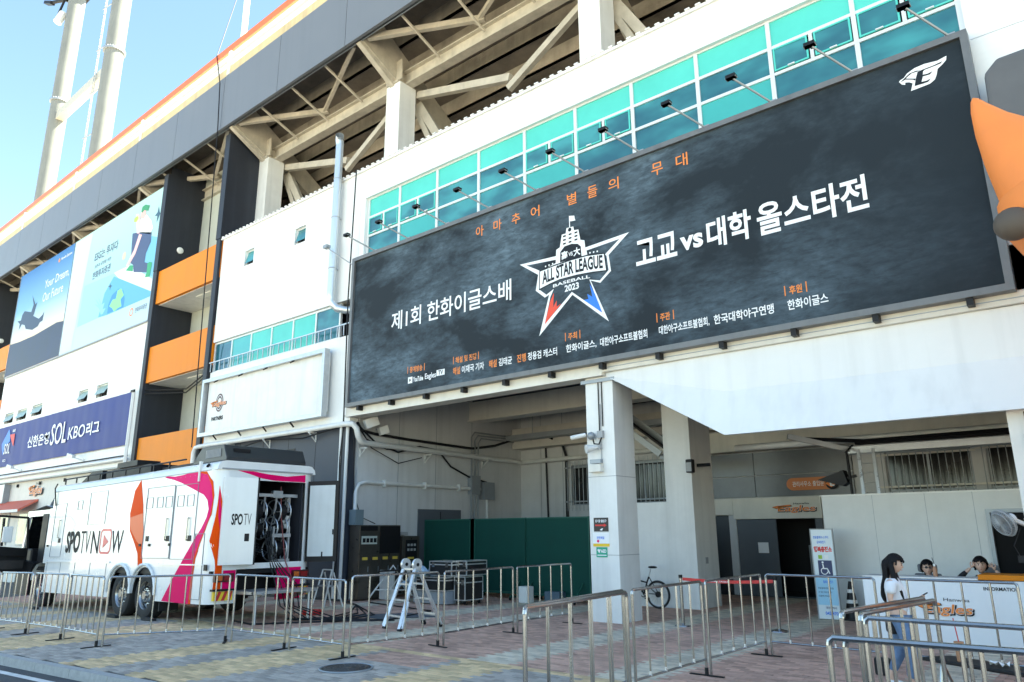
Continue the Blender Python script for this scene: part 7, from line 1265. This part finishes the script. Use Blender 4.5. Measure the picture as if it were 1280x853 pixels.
# ---------------------------------------------------------------- people
def skinned(name, pts, edges, m, parent, sub=2):
    o3 = ORG[parent.name]; me = bpy.data.meshes.new(name); me.from_pydata([tuple(Vector(p[:3])-o3) for p in pts], edges, []); me.materials.append(m)
    o = bpy.data.objects.new(name, me); C.objects.link(o); o.parent = parent; ORG[o.name] = o3
    md = o.modifiers.new('skin', 'SKIN'); md.use_smooth_shade = True
    for i, p in enumerate(pts): r = p[3] if isinstance(p[3], tuple) else (p[3], p[3]); me.skin_vertices[0].data[i].radius = r
    me.skin_vertices[0].data[0].use_root = True
    s = o.modifiers.new('sub', 'SUBSURF'); s.levels = sub; s.render_levels = sub
    return o
def head(parent, c, fwd, h=.23, m=SKIN, hair='short', glasses=False):
    # fwd: horizontal unit facing vector
    c = Vector(c); f = Vector(fwd).normalized(); r = f.cross(Vector((0,0,1))).normalized(); up = r.cross(f)
    n_, m_ = 36, 26; vs = []
    for i in range(m_+1):
        ph = pi*i/m_; z = math.cos(ph)
        for j in range(n_):
            th = 2*pi*j/n_; x = math.sin(ph)*math.cos(th); y = math.sin(ph)*math.sin(th)   # x forward
            X = x*.42; Y = y*.335; Z = z*.5
            if z < 0: Y *= 1-.38*(-z)**1.5; X *= (1-.22*(-z)**1.5) if x < 0 else (1-.05*-z)
            if x > .5:
                X += .035*math.exp(-((z+.02)/.16)**2)*0
                X -= .03*math.exp(-((z-.12)/.1)**2)*math.exp(-((abs(y)-.32)/.16)**2)       # eye sockets
                X += .085*math.exp(-((z+.12)/.13)**2)*math.exp(-(y/.13)**2)                 # nose
                X += .022*math.exp(-((z+.42)/.05)**2)*math.exp(-(y/.25)**2)+.022*math.exp(-((z+.52)/.05)**2)*math.exp(-(y/.22)**2)
                X += .04*math.exp(-((z+.82)/.13)**2)*math.exp(-(y/.2)**2)
            vs.append(c+(f*X+r*Y+up*Z)*h)
    b = MB().add(vs, [(i*n_+j, (i+1)*n_+j, (i+1)*n_+(j+1) % n_, i*n_+(j+1) % n_) for i in range(m_) for j in range(n_)])
    for s in (-1, 1): b.ball(c+(r*s*.33+f*-.02+up*-.02)*h, (.03*h, .05*h, .1*h), 8, 6)
    hd = b.build('head', m, parent, smooth=True, fix=True)
    for s in (-1, 1):
        MB().ball(c+(f*.37+r*s*.115+up*.055)*h, .038*h, 8, 6).build('eye', mat('eye_dark', (.02, .015, .012), .2), hd, smooth=True)
        MB().bar(c+(f*.41+r*s*.05+up*.14)*h, c+(f*.35+r*s*.19+up*.145)*h, .03*h).build('eyebrow', HAIR, hd)
    MB().ball(c+(f*.395+up*-.235)*h, (.07*h, .07*h, .022*h), 10, 6).build('lips', mat('lips', (.5, .16, .14), .5), hd, smooth=True)
    if glasses:
        b = MB()
        for s in (-1, 1): b.ball(c+(f*.42+r*s*.13+up*.05)*h, (.1*h, .1*h, .07*h), 10, 6); b.bar(c+(f*.4+r*s*.22+up*.07)*h, c+(f*0+r*s*.34+up*.05)*h, .02*h)
        b.bar(c+(f*.45+r*-.1+up*.08)*h, c+(f*.45+r*.1+up*.08)*h, .025*h); b.build('sunglasses', mat('lens_black', (.01, .01, .012), .08, spec=1), hd, smooth=True)
    # hair cap
    vs = []; ids = {}
    for i in range(m_+1):
        ph = pi*i/m_; z = math.cos(ph)
        for j in range(n_):
            th = 2*pi*j/n_; x = math.sin(ph)*math.cos(th); y = math.sin(ph)*math.sin(th); g_ = .05+.018*math.sin(7*th+3*i)+.014*math.sin(13*th-2*i)
            vs.append(c+(f*(x*(.42+g_)-.015)+r*y*(.345+g_)+up*(z*(.5+g_*.8)+.015))*h)
    fs = []
    for i in range(m_):
        for j in range(n_):
            ph = pi*(i+.5)/m_; th = 2*pi*(j+.5)/n_; z = math.cos(ph); x = math.sin(ph)*math.cos(th)
            lim = .45 if x > .35 else (.18 if x > .08 else (-.5 if x < -.3 else -.12))
            lim += .09*math.sin(9*th)+.06*math.sin(17*th+1)
            if z > lim: fs.append((i*n_+j, (i+1)*n_+j, (i+1)*n_+(j+1) % n_, i*n_+(j+1) % n_))
    hb = MB().add(vs, fs)
    ho = hb.build('hair', HAIR, parent, smooth=True)
    md = ho.modifiers.new('sol', 'SOLIDIFY'); md.thickness = .02*h/.23; md.offset = -1
    return hd
def hand(parent, w, d, up, s=1, curl=.5, size=.17, name='hand'):
    # w wrist, d direction of the fingers, up back of hand normal
    w = Vector(w); d = Vector(d).normalized(); up = Vector(up); up = (up-d*up.dot(d)).normalized(); sd = d.cross(up)*s
    L = size; pts = [(*w, .021), (*(w+d*L*.25), (.03, .016)), (*(w+d*L*.48), (.033, .014))]; ed = [(0, 1), (1, 2)]
    for k, (off, ln) in enumerate(((-.033, .36), (-.011, .44), (.011, .41), (.032, .33))):
        a = w+d*L*.5+sd*off; i0 = len(pts); c1 = a+(d*math.cos(curl*.5)-up*math.sin(curl*.5))*L*ln*.4; c2 = c1+(d*math.cos(curl*1.3)-up*math.sin(curl*1.3))*L*ln*.35; c3 = c2+(d*math.cos(curl*2)-up*math.sin(curl*2))*L*ln*.25
        pts += [(*a, .0095), (*c1, .0088), (*c2, .008), (*c3, .0065)]; ed += [(2, i0), (i0, i0+1), (i0+1, i0+2), (i0+2, i0+3)]
    i0 = len(pts); t1 = w+d*L*.22-sd*.035; t2 = t1+(d*.8-sd*.6-up*.3).normalized()*L*.2; t3 = t2+(d-sd*.15-up*.4).normalized()*L*.15
    pts += [(*t1, .012), (*t2, .01), (*t3, .008)]; ed += [(1, i0), (i0, i0+1), (i0+1, i0+2)]
    return skinned(name, pts, ed, SKIN, parent, 2)
# woman walking to the right, looking down at her phone
wx, wy = -2.5, 10.3
t = thing('person', 'woman with long black hair, white t-shirt and jeans holding a phone', 'person', (wx, wy, gz(wx)))
f = Vector((.98, .12, 0)).normalized(); sd = Vector((f.y, -f.x, 0))     # forward and her right (towards the camera)
P = lambda a, s, z: Vector((wx, wy, 0))+f*a+sd*s+Vector((0,0,z))
B_ = lambda a, s, z, r: (*P(a, s, z), r)
H_ = 1.53
body = [B_(0, 0, .86, (.125, .1)), B_(.0, 0, .98, (.11, .085)), B_(.0, 0, 1.1, (.12, .09)), B_(-.01, 0, 1.2, (.135, .085)), B_(-.02, 0, 1.265, (.06, .055)), B_(0, 0, 1.33, (.042, .045)),
        B_(-.02, .15, 1.225, .047), B_(-.05, .19, 1.0, .036), B_(.13, .15, .98, .028), B_(.2, .11, 1.02, .021),
        B_(-.02, -.15, 1.225, .047), B_(-.03, -.19, 1.0, .036), B_(.14, -.12, .98, .028), B_(.2, -.07, 1.02, .021),
        B_(.03, .08, .76, .085), B_(.1, .08, .43, .055), B_(.05, .08, .08, .038), B_(.13, .08, .035, .03),
        B_(-.02, -.08, .76, .085), B_(-.03, -.08, .43, .055), B_(-.18, -.08, .12, .038), B_(-.12, -.08, .04, .03)]
ed = [(0,1),(1,2),(2,3),(3,4),(4,5),(3,6),(6,7),(7,8),(8,9),(3,10),(10,11),(11,12),(12,13),(0,14),(14,15),(15,16),(16,17),(0,18),(18,19),(19,20),(20,21)]
skinned('body', body, ed, SKIN, t)
g_ = lambda i, k: (*body[i][:3], tuple(v+k for v in body[i][3]) if isinstance(body[i][3], tuple) else body[i][3]+k)
up_ = [(*P(0, 0, .84), (.142, .12)), (*P(0, 0, .97), (.132, .108)), g_(2, .02), g_(3, .018), (*P(-.02, 0, 1.25), (.075, .075)), g_(6, .028), (*P(-.04, .185, 1.08), .06), g_(10, .028), (*P(-.03, -.185, 1.08), .06)]
skinned('tshirt', up_, [(0,1),(1,2),(2,3),(3,4),(3,5),(5,6),(3,7),(7,8)], TEE, t)
jn = [(*P(0, 0, .9), (.133, .112)), g_(14, .018), g_(15, .022), (*P(.06, .08, .12), .052), g_(18, .018), g_(19, .022), (*P(-.16, -.08, .17), .052)]
skinned('jeans', jn, [(0,1),(1,2),(2,3),(0,4),(4,5),(5,6)], JEAN, t)
for a, s, z in ((.1, .08, .04), (-.14, -.08, .045)): MB().ball(P(a, s, z), (.11, .06, .042), 12, 8).build('shoe', WHITE2, t, smooth=True)
head(t, P(.03, 0, H_-.1), (f-Vector((0,0,.25))).normalized(), .205)
# long hair falling over shoulders and back
b = MB(); n_ = 18; rows_ = []
for k in range(13):
    z = H_+.0-.047*k-.012; wd = [.03, .062, .074, .076, .074, .072, .074, .08, .085, .085, .08, .065, .03][k]; bk = [-.02, -.045, -.05, -.05, -.055, -.06, -.07, -.08, -.085, -.09, -.09, -.085, -.08][k]
    for j in range(n_):
        a = 2*pi*j/n_; q_ = .85+.15*math.sin(5*a+k*.4); rows_.append(P(bk+wd*.85*math.cos(a)*q_-.012, wd*math.sin(a)*q_, z))
b.add(rows_, [(k*n_+j, k*n_+(j+1) % n_, (k+1)*n_+(j+1) % n_, (k+1)*n_+j) for k in range(12) for j in range(n_)]+[tuple(range(n_))]); b.build('long_hair', HAIR, t, smooth=True, fix=True)
for s in (.085, -.085):
    b = MB(); b.tube([P(0, s*.8, H_-.03), P(.0, s*1.0, H_-.13), P(.01, s*1.05, H_-.24), P(.06, s*1.05, H_-.38), P(.09, s*.95, H_-.5)], [.015, .03, .034, .028, .008], 8); b.build('hair_lock', HAIR, t, smooth=True)
hand(t, P(.2, .11, 1.02), f+Vector((0,0,.25)), Vector((0,0,-1)), 1, .8, .15); hand(t, P(.2, -.07, 1.02), f+sd*.3+Vector((0,0,.2)), Vector((0,0,-1)), -1, .8, .15)
tag(MB().bar(P(.24, .04, 1.045), P(.35, .03, 1.11), .07, .01, up=(0, 0, 1)).build('phone', BLACK, org=P(.3, .03, 1.0)), 'black phone held in the hands of the woman', 'phone')
b = MB(); b.bar(P(-.12, -.12, .72), P(-.05, .1, .72), .12, .2); o = tag(b.build('shoulder_bag', BLACK, org=P(-.1, 0, .72)), 'black shoulder bag hanging behind the woman', 'bag'); md = o.modifiers.new('bevel', 'BEVEL'); md.width = .03; md.segments = 3
# seated men
def seated(x, y, fwd, label, z=0, arms=None, glasses=False, hh=.24):
    t = thing('person', label, 'person', (x, y, 0)); f = Vector(fwd).normalized(); sd = Vector((f.y, -f.x, 0)); P = lambda a, s, zz: Vector((x, y, 0))+f*a+sd*s+Vector((0,0,zz+z))
    B_ = lambda a, s, zz, r: (*P(a, s, zz), r)
    pts = [B_(0, 0, .56, (.15, .12)), B_(0, 0, .72, (.14, .11)), B_(.02, 0, .88, (.16, .1)), B_(.02, 0, .96, (.09, .07)), B_(.04, 0, 1.04, (.05, .05)), B_(.2, .1, .56, .08), B_(.45, .12, .55, .06), B_(.45, .12, .1, .045), B_(.55, .12, .04, .035), B_(.2, -.1, .56, .08), B_(.45, -.12, .55, .06), B_(.45, -.12, .1, .045), B_(.55, -.12, .04, .035)]
    ed = [(0,1),(1,2),(2,3),(3,4),(0,5),(5,6),(6,7),(7,8),(0,9),(9,10),(10,11),(11,12)]
    for s, ar in zip((1, -1), arms):
        i = len(pts); pts += [B_(.02, .19*s, .92, .05), B_(*ar[0], .042), B_(*ar[1], .027)]; ed += [(2, i), (i, i+1), (i+1, i+2)]
    skinned('body', pts, ed, SKIN, t)
    g2 = lambda i, k: (*pts[i][:3], tuple(v+k for v in pts[i][3]) if isinstance(pts[i][3], tuple) else pts[i][3]+k)
    sl = [g2(0, .015), g2(1, .02), g2(2, .02), g2(3, .015), g2(13, .018), g2(14, .014), (*(Vector(pts[14][:3]).lerp(Vector(pts[15][:3]), .75)), .038), g2(16, .018), g2(17, .014), (*(Vector(pts[17][:3]).lerp(Vector(pts[18][:3]), .75)), .038)]
    skinned('shirt', sl, [(0,1),(1,2),(2,3),(2,4),(4,5),(5,6),(2,7),(7,8),(8,9)], SHIRTK, t)
    tr_ = [g2(0, .01)]+[g2(i, .015) for i in (5, 6, 7, 9, 10, 11)]; skinned('trousers', tr_, [(0,1),(1,2),(2,3),(0,4),(4,5),(5,6)], SHIRTK, t)
    head(t, P(.06, 0, 1.17), f, hh, glasses=glasses)
    for s, ar, sg_ in zip((1, -1), arms, (1, -1)):
        a, c = P(*ar[0]), P(*ar[1]); hand(t, c, (c-a), f if ar[1][2] > 1 else Vector((0,0,1)), sg_, .7, .165)
    return t
vd = Vector((.35, -1, 0))
seated(-3.07, 14.95, vd, 'man in sunglasses resting his chin on his hand behind the white counter', z=.02, arms=(((.3, .22, .86), (.3, .0, .93)), ((.28, -.2, .82), (.17, -.06, 1.0))), glasses=True, hh=.235)
seated(-2.26, 15.0, Vector((.15, -1, 0)), 'man in a black top raising both hands to his head behind the orange desk', z=.08, arms=(((.1, .38, .92), (.1, .15, 1.13)), ((.1, -.34, .9), (.08, -.2, 1.1))), hh=.245)

SMALL = ('clips', 'wheel_nuts', 'sleeves', 'rim_holes', 'deck_ribs', 'caption_bars', 'ribbon_dots', 'tower_windows', 'air_grille', 'loose_cables', 'hangers', 'clamps', 'tray_cables', 'dark_conduits', 'mud_flap', 'spokes', 'wall_capping', 'bolted_flange', 'climbing_ladder', 'stay_wire', 'lead', 'chassis', 'hanging_cables', 'ground_cables', 'cable_bundle')
for o in bpy.data.objects:
    if o.parent and o.name.split('.')[0] in SMALL: o['kind'] = 'stuff'
